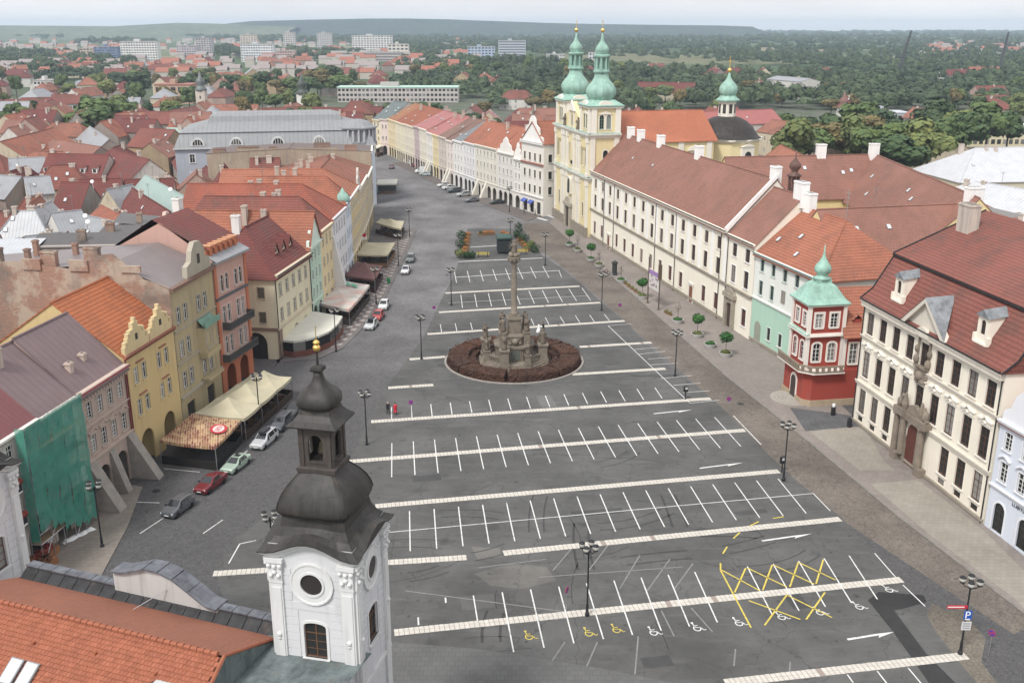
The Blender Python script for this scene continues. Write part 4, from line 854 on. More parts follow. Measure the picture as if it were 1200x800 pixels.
for tx in (0, L - TW):
    x0, x1 = tx, tx + TW; cx, cy = tx + TW/2, TW/2
    wbox('tower_wall', x0+.2, x1-.2, .2, TW-.2, 24, 30.2, CY_, front=[(cx-.85, 25.2, 1.1, 3.2, 1, GRN), (cx+.85, 25.2, 1.1, 3.2, 1, GRN)], right=[(cy-.85, 25.2, 1.1, 3.2, 1, GRN), (cy+.85, 25.2, 1.1, 3.2, 1, GRN)])
    for x, y in ((x0+.75, .15), (x1-.75, .15)): MB().box(x-.65, x+.65, y-.25, y+.2, 24, 30.2).build('tower_pilaster', CW, rt)
    for y in (1.05, TW-.75): MB().box(x1-.25, x1+.15, y-.65, y+.65, 24, 30.2).build('tower_pilaster', CW, rt)
    b = MB(); b.box(x0-.35, x1+.35, -.35, TW+.35, 29.9, 30.35); b.slab([(cx-1.9, 30.3), (cx+1.9, 30.3)] + arc(cx-1.9, cx+1.9, 30.3, 8, 1.3)[::-1], -.3, .4)
    b.M = Matrix.Translation((x1, 0, 0)) @ Matrix.Rotation(math.pi/2, 4, 'Z'); b.slab([(cy-1.9, 30.3), (cy+1.9, 30.3)] + arc(cy-1.9, cy+1.9, 30.3, 8, 1.3)[::-1], -.3, .4)
    b.build('tower_cornice', CW, rt)
    b = MB(); b.slab([(cx-1.7, 28.55), (cx+1.7, 28.55), (cx, 29.3)], -.0, .2); b.M = Matrix.Translation((x1, 0, 0)) @ Matrix.Rotation(math.pi/2, 4, 'Z'); b.slab([(cy-1.7, 28.55), (cy+1.7, 28.55), (cy, 29.3)], -.0, .2); b.build('window_gable', CW, rt)
    b = MB(); sqprof(b, [(TW/2+.55, 30.3), (TW/2+.6, 30.5), (TW/2-.5, 31.2), (2.6, 31.7)], (cx, cy)); b.smooth = True
    octo(b, [(2.7, 31.4), (2.7, 31.7), (3.0, 32.0), (3.45, 32.8), (3.55, 33.5), (3.35, 34.3), (2.8, 35.1), (2.15, 35.8), (1.75, 36.5), (1.55, 37.3), (1.5, 37.8)], (cx, cy)); b.smooth = False
    octo(b, [(1.95, 37.7), (2.0, 38.0), (1.8, 38.1), (1.8, 38.5)], (cx, cy), 8)
    for k in range(8): a = R(45*k + 22.5); b.tube((cx + 1.5*math.cos(a), cy + 1.5*math.sin(a), 38.3), (cx + 1.5*math.cos(a), cy + 1.5*math.sin(a), 41.0), .24, n=5)
    octo(b, [(.75, 38.3), (.75, 41.0)], (cx, cy), 8); octo(b, [(1.7, 40.9), (1.95, 41.2), (2.0, 41.5), (1.5, 41.7)], (cx, cy), 8); b.smooth = True
    octo(b, [(1.35, 41.6), (1.3, 41.9), (1.55, 42.4), (1.6, 42.8), (1.35, 43.4), (.85, 44.0), (.45, 44.6), (.25, 45.4), (.12, 46.6)], (cx, cy), 12); b.build('onion_dome', CU, rt)
    b = MB(); b.smooth = True; b.ball((cx, cy, 46.9), .48, 12, 8); b.smooth = False; b.tube((cx, cy, 47.3), (cx, cy, 49.4), .06); b.tube((cx-.5, cy, 48.8), (cx+.5, cy, 48.8), .06); b.build('gilt_finial', gold(), rt)
# nave, seen over the college roof
wbox('nave_wall', 4.6, L-4.4, TW, 33, -.3, 21.8, CY_, right=[(y, 13.5, 2.0, 5.2, 1) for y in (14, 21, 28)])
for y in (10.5, 17.5, 24.5, 31.8):
    b = MB(); b.box(L-4.42, L-4.15, y-.7, y+.7, 0, 21.4); b.build('pilaster', CW, rt)
for y in (14, 21, 28):
    b = MB(); b.M = Matrix.Translation((L-4.4, y, 0)) @ Matrix.Rotation(math.pi/2, 4, 'Z'); b.slab([(-1.7, 19.2), (1.7, 19.2), (1.3, 19.9), (0, 20.4), (-1.3, 19.9)], -.35, 0); b.build('window_pediment', CW, rt)
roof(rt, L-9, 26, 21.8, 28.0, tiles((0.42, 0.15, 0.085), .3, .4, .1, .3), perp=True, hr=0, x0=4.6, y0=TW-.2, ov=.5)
# choir with black dome and lantern
cx, cy = C, 40.5
b = MB(); octo(b, [(8.6, -.3), (8.6, 20.6)], (cx, cy), 12); b.build('choir_wall', CY_, rt)
b = MB(); octo(b, [(8.7, 20.4), (9.3, 20.9), (9.3, 21.2)], (cx, cy), 12); b.build('choir_cornice', CW, rt)
b = MB(); b.smooth = True; octo(b, [(9.2, 21.1), (8.2, 21.5), (7.6, 22.3), (6.6, 23.8), (5.0, 25.2), (3.4, 26.0), (2.0, 26.3)], (cx, cy), 24); b.build('black_dome', slate((0.028, 0.024, 0.022), .45), rt)
b = MB(); octo(b, [(2.15, 26.1), (2.15, 30.0), (2.4, 30.2)], (cx, cy), 8); o = b.build('dome_lantern', CW, rt)
for k in range(8):
    a = R(45*k); g = MB(); g.box(-.4, .4, -.06, .05, 0, 2.2); g.build('lantern_window', DKB, o, (cx + 2.0*math.cos(a), cy + 2.0*math.sin(a), 27.1), a + math.pi/2)
b = MB(); octo(b, [(2.9, 30.0), (2.95, 30.3), (2.2, 30.9), (1.9, 31.4)], (cx, cy), 8); b.smooth = True; octo(b, [(1.8, 31.2), (2.1, 31.9), (2.35, 32.7), (2.2, 33.5), (1.6, 34.3), (.9, 35.0), (.45, 35.8), (.2, 37.0)], (cx, cy), 12); b.build('lantern_onion', CU, rt)
b = MB(); b.smooth = True; b.ball((cx, cy, 37.4), .55, 12, 8); b.smooth = False; b.tube((cx, cy, 37.8), (cx, cy, 40.6), .1); b.tube((cx-.7, cy, 39.6), (cx+.7, cy, 39.6), .1); b.build('gilt_finial', gold(), rt)
b = MB(); b.M = Matrix.Translation((cx, cy, 0)) @ Matrix.Rotation(R(15), 4, 'Z') @ Matrix.Translation((8.2, 0, 0)) @ Matrix.Rotation(math.pi/2, 4, 'Z')
b.slab([(-1.9, 13), (1.9, 13), (1.9, 19.6), (-1.9, 19.6)], -.7, .1); b.slab([(-2.1, 19.6), (2.1, 19.6), (0, 20.3)], -.9, .1); b.k = 1; b.slab([(-1.0, 14.2), (1.0, 14.2)] + arc(-1, 1, 17.4)[::-1], -.75, -.6); b.build('choir_window', [CW, glass()], rt)
ridge_house('vestry', 'low orange roofed vestry beside the black church dome', 'building', G(912, 168, 15)[:2], G(958, 190, 15)[:2], 15, 10, 5, YELLOW, SALMON, win=3, chim=0, hip=(3, 3))

# ------------------------------------------------------------ corner house and the far row
def gablefront(root, L, z, pts, mat, y=-.05, x=0.0, t=.45, name='gable'):
    b = MB(); b.slab([(x + p[0] * L, z + p[1]) for p in pts], y, y + t); return b.build(name, mat, root)
BG = [(0, 0), (1, 0), (.98, .8), (.84, 1.0), (.8, 2.2), (.66, 2.7), (.62, 3.6), (.5, 4.3), (.38, 3.6), (.34, 2.7), (.2, 2.2), (.16, 1.0), (.02, .8)]
def townhouse(name, label, A, B, H, zr, wall, rf, wn_=3, st=3, depth=14, cat='house', group=None, arches=2, perp=False, hip=(0, 0), gab=None, fr=None, tr=None, ww=.95, wh=1.6, g0=4.2, chim=1, head=None, sky=0, amat=None, belt=True, ry=None, arch=1):
    loc, rz, L = frame(A, B); rt = empty(name, loc, rz, label, cat, group); rows = []; hh = (H - g0 - .5) / max(1, st - 1); tr = tr or TRIM
    aw = min(2.6, L / max(1, arches) * .68)
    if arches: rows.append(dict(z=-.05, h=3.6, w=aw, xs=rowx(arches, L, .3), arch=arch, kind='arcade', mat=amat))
    for s_ in range(st - 1): rows.append(dict(z=g0 + s_*hh + hh*.28, h=min(wh, hh*.6), w=ww, xs=rowx(wn_, L, .35), head=head if s_ == 0 else None, cross=1, sur=.12))
    facade(rt, L, H, rows, wall, fr or WH, tr, depth=depth, gable=None if perp else (ry or depth/2, zr))
    if belt: band(rt, L, g0 - .15, .25, .12, tr)
    band(rt, L, H - .5, .5, .35, tr, 'cornice')
    ro = roof(rt, L, depth, H, zr, rf, perp=perp, hl=hip[0], hr=hip[1], ov=.35, ry=ry)
    if rnd.random() < .6: aerial(rt, L*.5, (ry or depth/2) if not perp else depth*.5, zr)
    if perp and not hip[0]: b = MB(); b.poly([(0, .01, H), (L, .01, H), (L/2, .01, zr)]); b.build('gable_wall', wall, rt)
    if gab: gablefront(rt, L, H, gab, tr)
    for i in range(chim): 
        x = L * rnd.uniform(.25, .75); y = depth * rnd.uniform(.35, .65); chimney(rt, x, y, H + 1, zr + rnd.uniform(.4, 1.1), rnd.choice((.7, 1.1)), .8, plaster((0.5, 0.42, 0.36), .5))
    for i in range(sky):
        x = L * rnd.uniform(.15, .85); f = rnd.uniform(.2, .7); hd = ry or depth/2
        if not perp: skylight(ro, x, hd * f, H + (zr - H) * f + .04, math.atan2(zr - H, hd))
    return rt
# white corner house with a big gable
A, B = (2.6, 271.5), (8.2, 261.0); loc, rz, L = frame(A, B)
IV = plaster((0.72, 0.69, 0.64), .15); IV2 = plaster((0.78, 0.76, 0.73), .12)
rt = empty('corner_house', loc, rz, 'ivory corner house with tall scrolled gable and blue shop awnings', 'house')
wbox('wall', 0, L, 0, 13, -.3, 19, IV, front=[(x, z, 1.0, 2.0, 0, DKB) for z in (5.6, 9.6, 14) for x in rowx(4, L, .4)] + [(x, .2, 2.0, 3.2, 0, DKB) for x in rowx(3, L, .5)], right=[(y, z, 1.1, 2.0, 0, DKB) for z in (5.6, 9.6, 14) for y in (2, 5, 9)], parent=rt)
band(rt, L, 4.4, .4, .25, IV2); band(rt, L, 13.0, .5, .35, flat((0.34, 0.16, 0.13))); band(rt, L, 18.4, .7, .5, IV2, 'cornice')
gablefront(rt, L, 19, [(p[0]*.95+.02, p[1]*1.6) for p in BG], IV2); roof(rt, L, 13, 19, 24, ORANGE, ov=.3, perp=True)
b = MB(); b.M = Matrix.Translation((L/2, .2, 25.7)); b.lathe([(.4, 0), (.35, .6), (.5, .9), (.2, 1.6), (.25, 2.2), (.05, 2.9)], 8); b.build('gable_statue', stone((.25, .22, .2)), rt)
for i, x in enumerate(rowx(3, L, .5)[:2]): b = MB(); b.poly([(x-1.2, -.05, 3.5), (x+1.2, -.05, 3.5), (x+1.2, -1.0, 2.9), (x-1.2, -1.0, 2.9)][::-1]); b.poly([(x-1.2, -1.0, 2.9), (x+1.2, -1.0, 2.9), (x+1.2, -1.0, 2.6), (x-1.2, -1.0, 2.6)][::-1]); b.build('awning', cloth((0.08, 0.12, 0.38)), rt)
# the curved far row, from the corner house to the end of the street
far = [(602, 612, 'white', (0.76, 0.74, 0.72), BG, 'with white scrolled gable beside the ivory corner house', 13.5, ORANGE), (583, 602, 'pale grey', (0.66, 0.64, 0.62), BG, 'with grey scrolled gable and shop arches', 14.3, ORANGE),
  (558, 583, 'cream', (0.68, 0.65, 0.56), None, 'with leaning buttresses under wide orange roof', 14.8, ORANGE), (543, 558, 'bluish white', (0.76, 0.77, 0.82), None, 'at the end of the wide orange roof', 14.6, ORANGE), (532, 543, 'white', (0.80, 0.80, 0.80), None, 'with dark sheet roof', 14.2, tin((0.16, 0.18, 0.19), .1)),
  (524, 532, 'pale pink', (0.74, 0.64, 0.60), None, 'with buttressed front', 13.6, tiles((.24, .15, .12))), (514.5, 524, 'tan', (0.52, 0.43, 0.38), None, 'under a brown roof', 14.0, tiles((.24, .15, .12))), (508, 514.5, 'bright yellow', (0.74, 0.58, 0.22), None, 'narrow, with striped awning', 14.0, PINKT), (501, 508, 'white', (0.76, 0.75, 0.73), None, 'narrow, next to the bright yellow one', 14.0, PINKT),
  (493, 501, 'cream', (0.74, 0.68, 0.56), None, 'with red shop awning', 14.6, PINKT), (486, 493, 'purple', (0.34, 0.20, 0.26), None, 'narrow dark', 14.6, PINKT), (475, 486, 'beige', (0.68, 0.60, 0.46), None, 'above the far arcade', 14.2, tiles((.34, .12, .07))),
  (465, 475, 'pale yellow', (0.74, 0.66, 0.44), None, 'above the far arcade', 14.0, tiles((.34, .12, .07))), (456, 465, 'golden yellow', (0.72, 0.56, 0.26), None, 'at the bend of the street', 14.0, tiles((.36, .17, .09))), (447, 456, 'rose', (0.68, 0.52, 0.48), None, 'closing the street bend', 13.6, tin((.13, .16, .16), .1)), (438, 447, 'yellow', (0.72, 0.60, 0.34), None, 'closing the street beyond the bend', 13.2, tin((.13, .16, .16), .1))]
fl = [(2.6, 271.5), (-9.6, 295.0), (-22, 323.5), (-40.9, 373), (-47.5, 391), (-55, 398), (-64, 401)]
def onrow(px):
    best = None
    for p, q in zip(fl, fl[1:]):
        for i in range(41):
            P_ = Vector(p).lerp(Vector(q), i/40); f = P_.y*_cp + (CAMH)*_sp; x = 600 + FPX*P_.x/f
            if best is None or abs(x-px) < best[0]: best = (abs(x-px), P_)
    return best[1]
for i, (x0, x1, cn, c, gb, how, H, rf) in enumerate(far):
    a, c2 = onrow(x0), onrow(x1); w = (a-c2).length; c = tuple(.55*u + .45*v for u, v in zip(c, (.68, .65, .58)))
    zr_ = 20.5 if i < 4 else 19.5
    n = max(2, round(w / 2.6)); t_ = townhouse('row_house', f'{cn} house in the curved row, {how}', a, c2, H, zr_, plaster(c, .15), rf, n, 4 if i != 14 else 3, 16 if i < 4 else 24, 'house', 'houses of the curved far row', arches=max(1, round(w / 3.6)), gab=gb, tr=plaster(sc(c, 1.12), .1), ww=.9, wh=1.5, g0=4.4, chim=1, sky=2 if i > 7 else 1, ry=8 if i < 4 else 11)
    if i in (2, 5, 8):
        for x in (w*.12, w*.5): b = MB(); b.prism([(x-.5, -2.2), (x+.5, -2.2), (x+.5, 0), (x-.5, 0)], -.1, .1); b.poly([(x-.5, -2.2, 0), (x+.5, -2.2, 0), (x+.5, 0, 4.8), (x-.5, 0, 4.8)]); b.poly([(x-.5, -2.2, 0), (x-.5, 0, 4.8), (x-.5, 0, 0)]); b.poly([(x+.5, -2.2, 0), (x+.5, 0, 0), (x+.5, 0, 4.8)]); b.build('buttress', plaster((.7, .66, .58), .2), t_)
# ------------------------------------------------------------ houses on the left of the square (near to far)
TINR = tin((0.20, 0.07, 0.075), .35); TING = tin((0.30, 0.31, 0.33), .15); TINP = tin((0.20, 0.145, 0.15), .35, .9, .6); TINL = tin((0.50, 0.52, 0.55), .08); TINV = tin((0.30, 0.40, 0.37), .1); TIND = tin((0.10, 0.095, 0.095), .2)
GST = stone((0.33, 0.30, 0.27), .35)
rt = townhouse('tin_roofed_house', 'house with dark red sheet metal roof and flower boxes beside the scaffold', (-46.6, 70), (-44.35, 86.4), 13.2, 18.5, plaster((.55, .52, .48), .3), TINR, 6, 4, 14, ry=6, arches=4, sky=0, chim=2)
for z in (5.0, 8.2): b = MB(); b.box(8, 11.8, -1.0, 0, z-.15, z); b.k = 1; b.box(8, 11.8, -1.0, -.85, z, z+.9); b.k = 2; [b.ball((8.2+.35*i, -.95, z+.95), .28, 6, 4) for i in range(11)]; b.build('flower_balcony', [WH, iron(), leaf((.22, .05, .04))], rt)
skylight(rt, 11.5, 2.6, 15.6, .72, 1.6, 1.3).name = 'roof_window'
# scaffolded house under green netting
A, B = (-44.35, 86.5), (-43.4, 93.0); loc, rz, L = frame(A, B)
rt = townhouse('scaffolded_house', 'house under repair behind green scaffold netting', A, B, 13.0, 18.3, plaster((.56, .50, .42), .4), TINP, 3, 4, 14, ry=6, arches=2, chim=1)
def scaffold(loc, rz, L):
    root = empty('scaffold', loc, rz, 'steel scaffold with torn green netting on the left house front', 'scaffold')
    b = MB()
    for i in range(6):
        x = .3 + (L-.6)*i/5
        for y in (-1.5, -.5): b.tube((x, y, 0), (x, y, 12.8), .045, n=5)
        for z in (2.2, 4.4, 6.6, 8.8, 11.0): b.tube((x, -1.5, z), (x, -.5, z), .04, n=4)
    for z in (2.2, 4.4, 6.6, 8.8, 11.0):
        b.tube((.3, -1.5, z), (L-.3, -1.5, z), .04, n=4); b.tube((.3, -1.5, z+1), (L-.3, -1.5, z+1), .035, n=4)
    for i in range(5): x = .3 + (L-.6)*i/5; b.tube((x, -1.5, 2.2*(i % 3)), (x + (L-.6)/5, -1.5, 2.2*(i % 3)+2.2), .03, n=4)
    b.build('tube_frame', steel(), root)
    for z in (2.2, 4.4, 6.6, 8.8, 11.0): MB().box(.3, L-.3, -1.45, -.55, z, z+.06).build('deck', wood((.28, .2, .13)), root)
    m = MT('green_netting'); p = m.pos(); a = m.noise(p, .8, 4); col = m.mix(a, (0.03, 0.20, 0.15), (0.08, 0.36, 0.27))
    tr = m.n('ShaderNodeBsdfTransparent'); mx = m.n('ShaderNodeMixShader'); m.put(mx.inputs[0], m.math('ADD', m.math('MULTIPLY', m.noise(p, 1.3, 4), .5), .46)); m.t.links.new(tr.outputs[0], mx.inputs[1]); m.t.links.new(m.b.outputs[0], mx.inputs[2]); m.t.links.new(mx.outputs[0], m.o.inputs[0])
    mat = m.fin(col, .8)
    for k in range(5):
        x0, x1 = .2 + (L-.4)*k/5, .2 + (L-.4)*(k+1)/5; b = MB(); b.smooth = True; nx, nz = 6, 16; zb = (3.6, 3.0, 2.0, 1.2, .8)[k]; g = random.Random(k)
        ids = [[b.vert((x0 + (x1-x0)*i/nx, -1.62 - .10*math.sin(3.3*i+k) * math.sin(1.4*j) - g.uniform(0, .09) - .06*math.sin(j*.9+k), zb + (13.9-zb)*j/nz + (g.uniform(-.4, .4) if j == 0 else 0))) for i in range(nx+1)] for j in range(nz+1)]
        for j in range(nz):
            for i in range(nx): b.face((ids[j][i], ids[j][i+1], ids[j+1][i+1], ids[j+1][i]))
        b.build('netting', mat, root)
    b = MB(); ids = [[b.vert((x, -1.6 + .9*j/4, 2.5 + z)) for j in range(5)] for x, z in ((.15, 0), (.15, 11.3))]
    for j in range(4): b.face((ids[0][j], ids[0][j+1], ids[1][j+1], ids[1][j]))
    b.build('side_netting', mat, root)
loc, rz, L = frame((-45.05, 82.3), (-43.65, 91.8)); scaffold(loc, rz, L)
# brown house with pediments and buttressed arches
A, B = (-43.4, 93.1), (-42.1, 102.4); loc, rz, L = frame(A, B); PKB = plaster((0.46, 0.36, 0.31), .3); PKT = plaster((0.52, 0.42, 0.36), .25)
rt = empty('pink_brown_house', loc, rz, 'weathered pink brown house with triangular window pediments and stone arches', 'house'); xs = rowx(4, L, .9, .3)
facade(rt, L, 13.1, [dict(z=-.05, h=4.0, w=2.5, xs=[3.2, 6.8], arch=1, kind='arcade', mat=GST), dict(z=6.0, h=1.9, w=1.0, xs=xs, head='tri', cross=2), dict(z=9.7, h=1.8, w=1.0, xs=xs, cross=2, head=None)], PKB, WH, PKT, depth=13, gable=(5.8, 18.6))
band(rt, L, 5.2, .3, .2, PKT); band(rt, L, 8.9, .25, .12, PKT); band(rt, L, 12.4, .7, .5, PKT, 'cornice')
for i in range(16): b = MB(); b.box(.3+i*.57, .5+i*.57, -.45, .0, 12.05, 12.4); b.build('cornice_bracket', PKT, rt)
ro = roof(rt, L, 13, 13.1, 18.6, TINP, ry=5.8, ov=.6); gutter(rt, L, 13.0, -.6, flat((.2, .04, .05)), (L-.15,), .1)
for x, f in ((2.2, .3), (5.2, .35)): chimney(rt, x, 5.8*f, 14, 15.6 + .0*x, .6, .6, PKT, 'roof_vent')
def buttress(rt, x, w=1.1, h=5.0, out=2.6, mat=GST):
    b = MB(); b.prism([(x-w/2, -out), (x+w/2, -out), (x+w/2, .0), (x-w/2, .0)], -.1, .12)
    b.poly([(x-w/2, -out, .1), (x+w/2, -out, .1), (x+w/2, -.25, h), (x-w/2, -.25, h)]); b.poly([(x-w/2, -.25, h), (x+w/2, -.25, h), (x+w/2, 0, h+.3), (x-w/2, 0, h+.3)])
    b.poly([(x-w/2, -out, 0), (x-w/2, -.25, h), (x-w/2, 0, h), (x-w/2, 0, 0)]); b.poly([(x+w/2, -out, 0), (x+w/2, 0, 0), (x+w/2, 0, h), (x+w/2, -.25, h)]); return b.build('buttress', mat, rt)
buttress(rt, .9, 1.5, 5.2, 3.0); buttress(rt, 5.0, 1.0, 4.6, 1.6); buttress(rt, L-.6, 1.3, 5.2, 3.2)
# yellow house with stepped gable
A, B = (-42.1, 102.6), (-40.5, 114.2); loc, rz, L = frame(A, B); YL = plaster((0.60, 0.46, 0.23), .3); YLT = plaster((0.64, 0.52, 0.30), .25)
rt = empty('yellow_stepped_house', loc, rz, 'yellow house with small stepped gables and bright orange roof', 'house'); xs = [2.2, 4.0, 7.6, 9.4]
facade(rt, L, 13.8, [dict(z=-.05, h=4.2, w=2.9, xs=[3.1, 8.5], arch=1, kind='arcade', mat=YL), dict(z=6.2, h=1.9, w=.95, xs=xs, cross=1, sur=.1), dict(z=10.0, h=1.9, w=.95, xs=xs, cross=1, sur=.1)], YL, WH, YLT, depth=16, gable=(7.5, 19.6))
for x in (3.1, 8.5):
    for z in (8.5, 12.3): MB().box(x-.8, x+.8, -.22, 0, z, z+.12).build('window_hood', flat((.3, .14, .1)), rt)
band(rt, L, 13.4, .4, .3, flat((.30, .12, .09)), 'cornice'); roof(rt, L, 16, 13.8, 19.6, tiles((0.44, 0.145, 0.065)), ry=7.5, ov=.3)
for k in range(2):
    b = MB(); c = 3.0 + 5.6*k; b.slab([(c-2.7, 13.8), (c+2.7, 13.8), (c+2.7, 14.7), (c+2.0, 14.7), (c+2.0, 15.5), (c+1.3, 15.5), (c+1.3, 16.2), (c+.6, 16.2), (c+.6, 16.9), (c-.6, 16.9), (c-.6, 16.2), (c-1.3, 16.2), (c-1.3, 15.5), (c-2.0, 15.5), (c-2.0, 14.7), (c-2.7, 14.7)], -.1, .35)
    for x, z in ((c-2.35, 14.7), (c-1.65, 15.5), (c, 16.9), (c+1.65, 15.5), (c+2.35, 14.7)): b.box(x-.18, x+.18, -.12, .3, z, z+.5)
    b.k = 1; b.box(c-.25, c+.25, -.14, -.1, 14.9, 15.6); b.build('stepped_gable', [YLT, DKB], rt)
b = MB(); b.tube((.1, -.1, 13.4), (.1, -.1, 4), .08); b.build('downspout', flat((.2, .05, .05)), rt)
# tall ochre house with bare fire wall
A, B = (-40.5, 114.4), (-39.0, 126.4); loc, rz, L = frame(A, B); OC = plaster((0.43, 0.355, 0.215), .45); OCG = plaster((0.40, 0.36, 0.29), .35); BR_ = plaster((.33, .2, .15), .5, .5); FIRE = plaster((0.42, 0.34, 0.27), .5, 0.95)
rt = empty('ochre_house', loc, rz, 'tall ochre house with bay balcony, ruined gable and peeling brick fire wall', 'house'); xs = [1.6, 3.5, 7.4, 9.2]
facade(rt, L, 18.4, [dict(z=0, h=3.2, w=2.2, xs=[2.6, 8.6], kind='arcade', mat=GST)] + [dict(z=z, h=2.0, w=1.0, xs=xs, sur=.16) for z in (5.4, 9.4, 13.6)], OC, WH, OCG, depth=30)
b = MB(); b.poly([(-.06, 30, -.2), (-.06, 0, -.2), (-.06, 0, 18.6), (-.06, 3, 19.4), (-.06, 6.5, 22.4), (-.06, 8.5, 22.2), (-.06, 12, 20.4), (-.06, 19, 21.2), (-.06, 30, 20.2)]); b.build('fire_wall', FIRE, rt)
b = MB(); b.poly([(-.2, -.4, 18.2), (L+.1, -.4, 18.2), (L+.1, 7, 21.2), (.1, 7, 21.2)]); b.poly([(.1, 7, 21.2), (L+.1, 7, 21.2), (L+.1, 30, 18.9), (.1, 30, 18.9)]); b.build('roof', tin((.22, .19, .19), .4), rt)
b = MB(); b.box(6.2, 10.4, -1.1, 0, 7.6, 8.3); b.prism([(6.4, -.9), (10.2, -.9), (10.6, 0), (6.0, 0)], 8.25, 11.6); b.build('bay', OC, rt); MB().box(6.1, 10.5, -1.2, 0, 4.6, 4.9).build('bay_ledge', OC, rt)
for x in (7.3, 9.3): window(rt, x, 8.9, 1.0, 2.0, WH, OCG, -.92, sur=.14); window(rt, x, 5.2, 1.0, 2.0, WH, OCG, -.02, sur=.14)
b = MB(); b.poly([(6.0, -1.2, 11.6), (10.6, -1.2, 11.6), (10.2, 0, 12.6), (6.4, 0, 12.6)]); b.box(6.0, 10.6, -1.25, -1.15, 11.6, 12.4); b.build('copper_balcony', copper((.2, .35, .28)), rt)
b = MB(); b.slab([(4.6, 18.4), (11.6, 18.4), (11.4, 19.8), (10.2, 20.2), (10, 21.4), (8.9, 22.3), (7.4, 22.4), (6.4, 21.4), (6.0, 20.2), (4.8, 19.8)], -.15, .5); b.k = 1; b.box(7.8, 8.5, -.2, -.14, 19.6, 20.8); b.build('ruined_gable', [OCG, DKB], rt)
b = MB(); b.box(-.1, L, -.5, .05, 17.9, 18.35); b.build('cornice', flat((.2, .12, .09)), rt); band(rt, L, 8.6, .25, .12, OCG); band(rt, L, 12.7, .25, .12, OCG); band(rt, L, 4.2, .4, .25, OCG)
for y, h in ((9.5, 23.0), (15, 22.4), (22, 22.6), (27, 21.8)): chimney(rt, .6, y, 19, h, .8, 1.8, FIRE)
for y in (4.5, 11, 17, 24): b = MB(); b.box(-.25, .15, y-1.2, y+1.2, 20.2, 21.5 if y > 9 else 21.0); b.build('wall_top', FIRE, rt)
for x, y in ((5, 12), (8, 16), (4, 20), (9, 22)): chimney(rt, x, y, 19, 21.8, .6, .6, BR_)
for y in (6, 13, 19): b = MB(); b.box(-.14, -.05, y-.35, y+.35, 13.5 - .4*y*.2, 14.6 - .4*y*.2); b.build('wall_hole', DKB, rt)
# pink and terracotta house with iron balconies
A, B = (-38.9, 126.6), (-37.0, 135.4); loc, rz, L = frame(A, B); PK = plaster((0.54, 0.34, 0.285), .3); TC = plaster((0.48, 0.17, 0.09), .15); 
rt = empty('pink_house', loc, rz, 'pink house with terracotta pilasters and long grey iron balconies', 'house'); xs = [2.0, 3.3, 5.9, 7.2]
facade(rt, L, 4.9, [dict(z=-.05, h=4.1, w=2.5, xs=[2.5, 6.3], arch=1, kind='arcade', mat=TC)], TC, depth=16)
facade(rt, L, 18.9, [dict(z=5.6, h=2.5, w=.95, xs=xs, cross=1, sur=.14), dict(z=9.8, h=2.5, w=.95, xs=xs, cross=1, sur=.14), dict(z=14.3, h=2.3, w=.95, xs=xs, arch=1, sur=.14)], PK, WH, plaster((.68, .5, .44), .15), depth=16, gable=(7, 23.6), z0=4.9)
for x in (.3, L-.3): MB().box(x-.32, x+.32, -.14, .0, 4.9, 18.4).build('pilaster', TC, rt)
MB().poly([(L+.03, 0, 0), (L+.03, 16, 0), (L+.03, 16, 18.9), (L+.03, 0, 18.9)]).build('side_wall', TC, rt)
for z, x0, x1 in ((5.0, .2, 8.7), (9.2, 1.2, 8.2)):
    b = MB(); b.box(x0, x1, -1.2, 0, z, z+.2); b.box(x0, x1, -1.2, -1.12, z+.95, z+1.05)
    for i in range(int((x1-x0)/.22)): b.box(x0+.22*i, x0+.22*i+.06, -1.18, -1.13, z+.2, z+.95)
    b.box(x0, x0+.08, -1.2, 0, z+.2, z+1.05); b.box(x1-.08, x1, -1.2, 0, z+.2, z+1.05); b.build('iron_balcony', flat((.085, .085, .085)), rt)
band(rt, L, 13.4, .35, .2, flat((.12, .12, .13))); b = MB(); b.poly([(-.2, -.7, 18.7), (L+.2, -.7, 18.7), (L+.1, .8, 19.5), (-.1, .8, 19.5)]); b.box(-.2, L+.2, -.7, .1, 18.4, 18.68); b.build('skirt_roof', TING, rt)
b = MB(); b.box(0, L, .8, 2, 19.2, 20.3); b.build('attic_wall', TC, rt)
for i in range(6): b = MB(); b.box(.6+i*1.35, 1.2+i*1.35, .5, 1.6, 19.4, 20.6); b.k = 1; b.box(.5+i*1.35, 1.3+i*1.35, .4, 1.7, 20.6, 20.75); b.build('attic_bracket', [TC, plaster((.55, .28, .16))], rt)
b = MB(); b.poly([(-.1, .6, 20.2), (L+.1, .6, 20.2), (L+.1, 8, 24), (-.1, 8, 24)]); b.poly([(-.1, 8, 24), (L+.1, 8, 24), (L+.1, 16, 19), (-.1, 16, 19)]); b.build('roof', DREDT, rt)
chimney(rt, L-.8, 9, 22, 25.5, 1.2, 1.0); gablefront(rt, 3.2, 22.6, [(0, 0), (1, 0), (.95, .5), (.7, .9), (.6, 1.7), (.4, 1.7), (.3, .9), (.05, .5)], plaster((.6, .45, .4), .2), 8.2, 2.5, .5, 'ridge_gable')
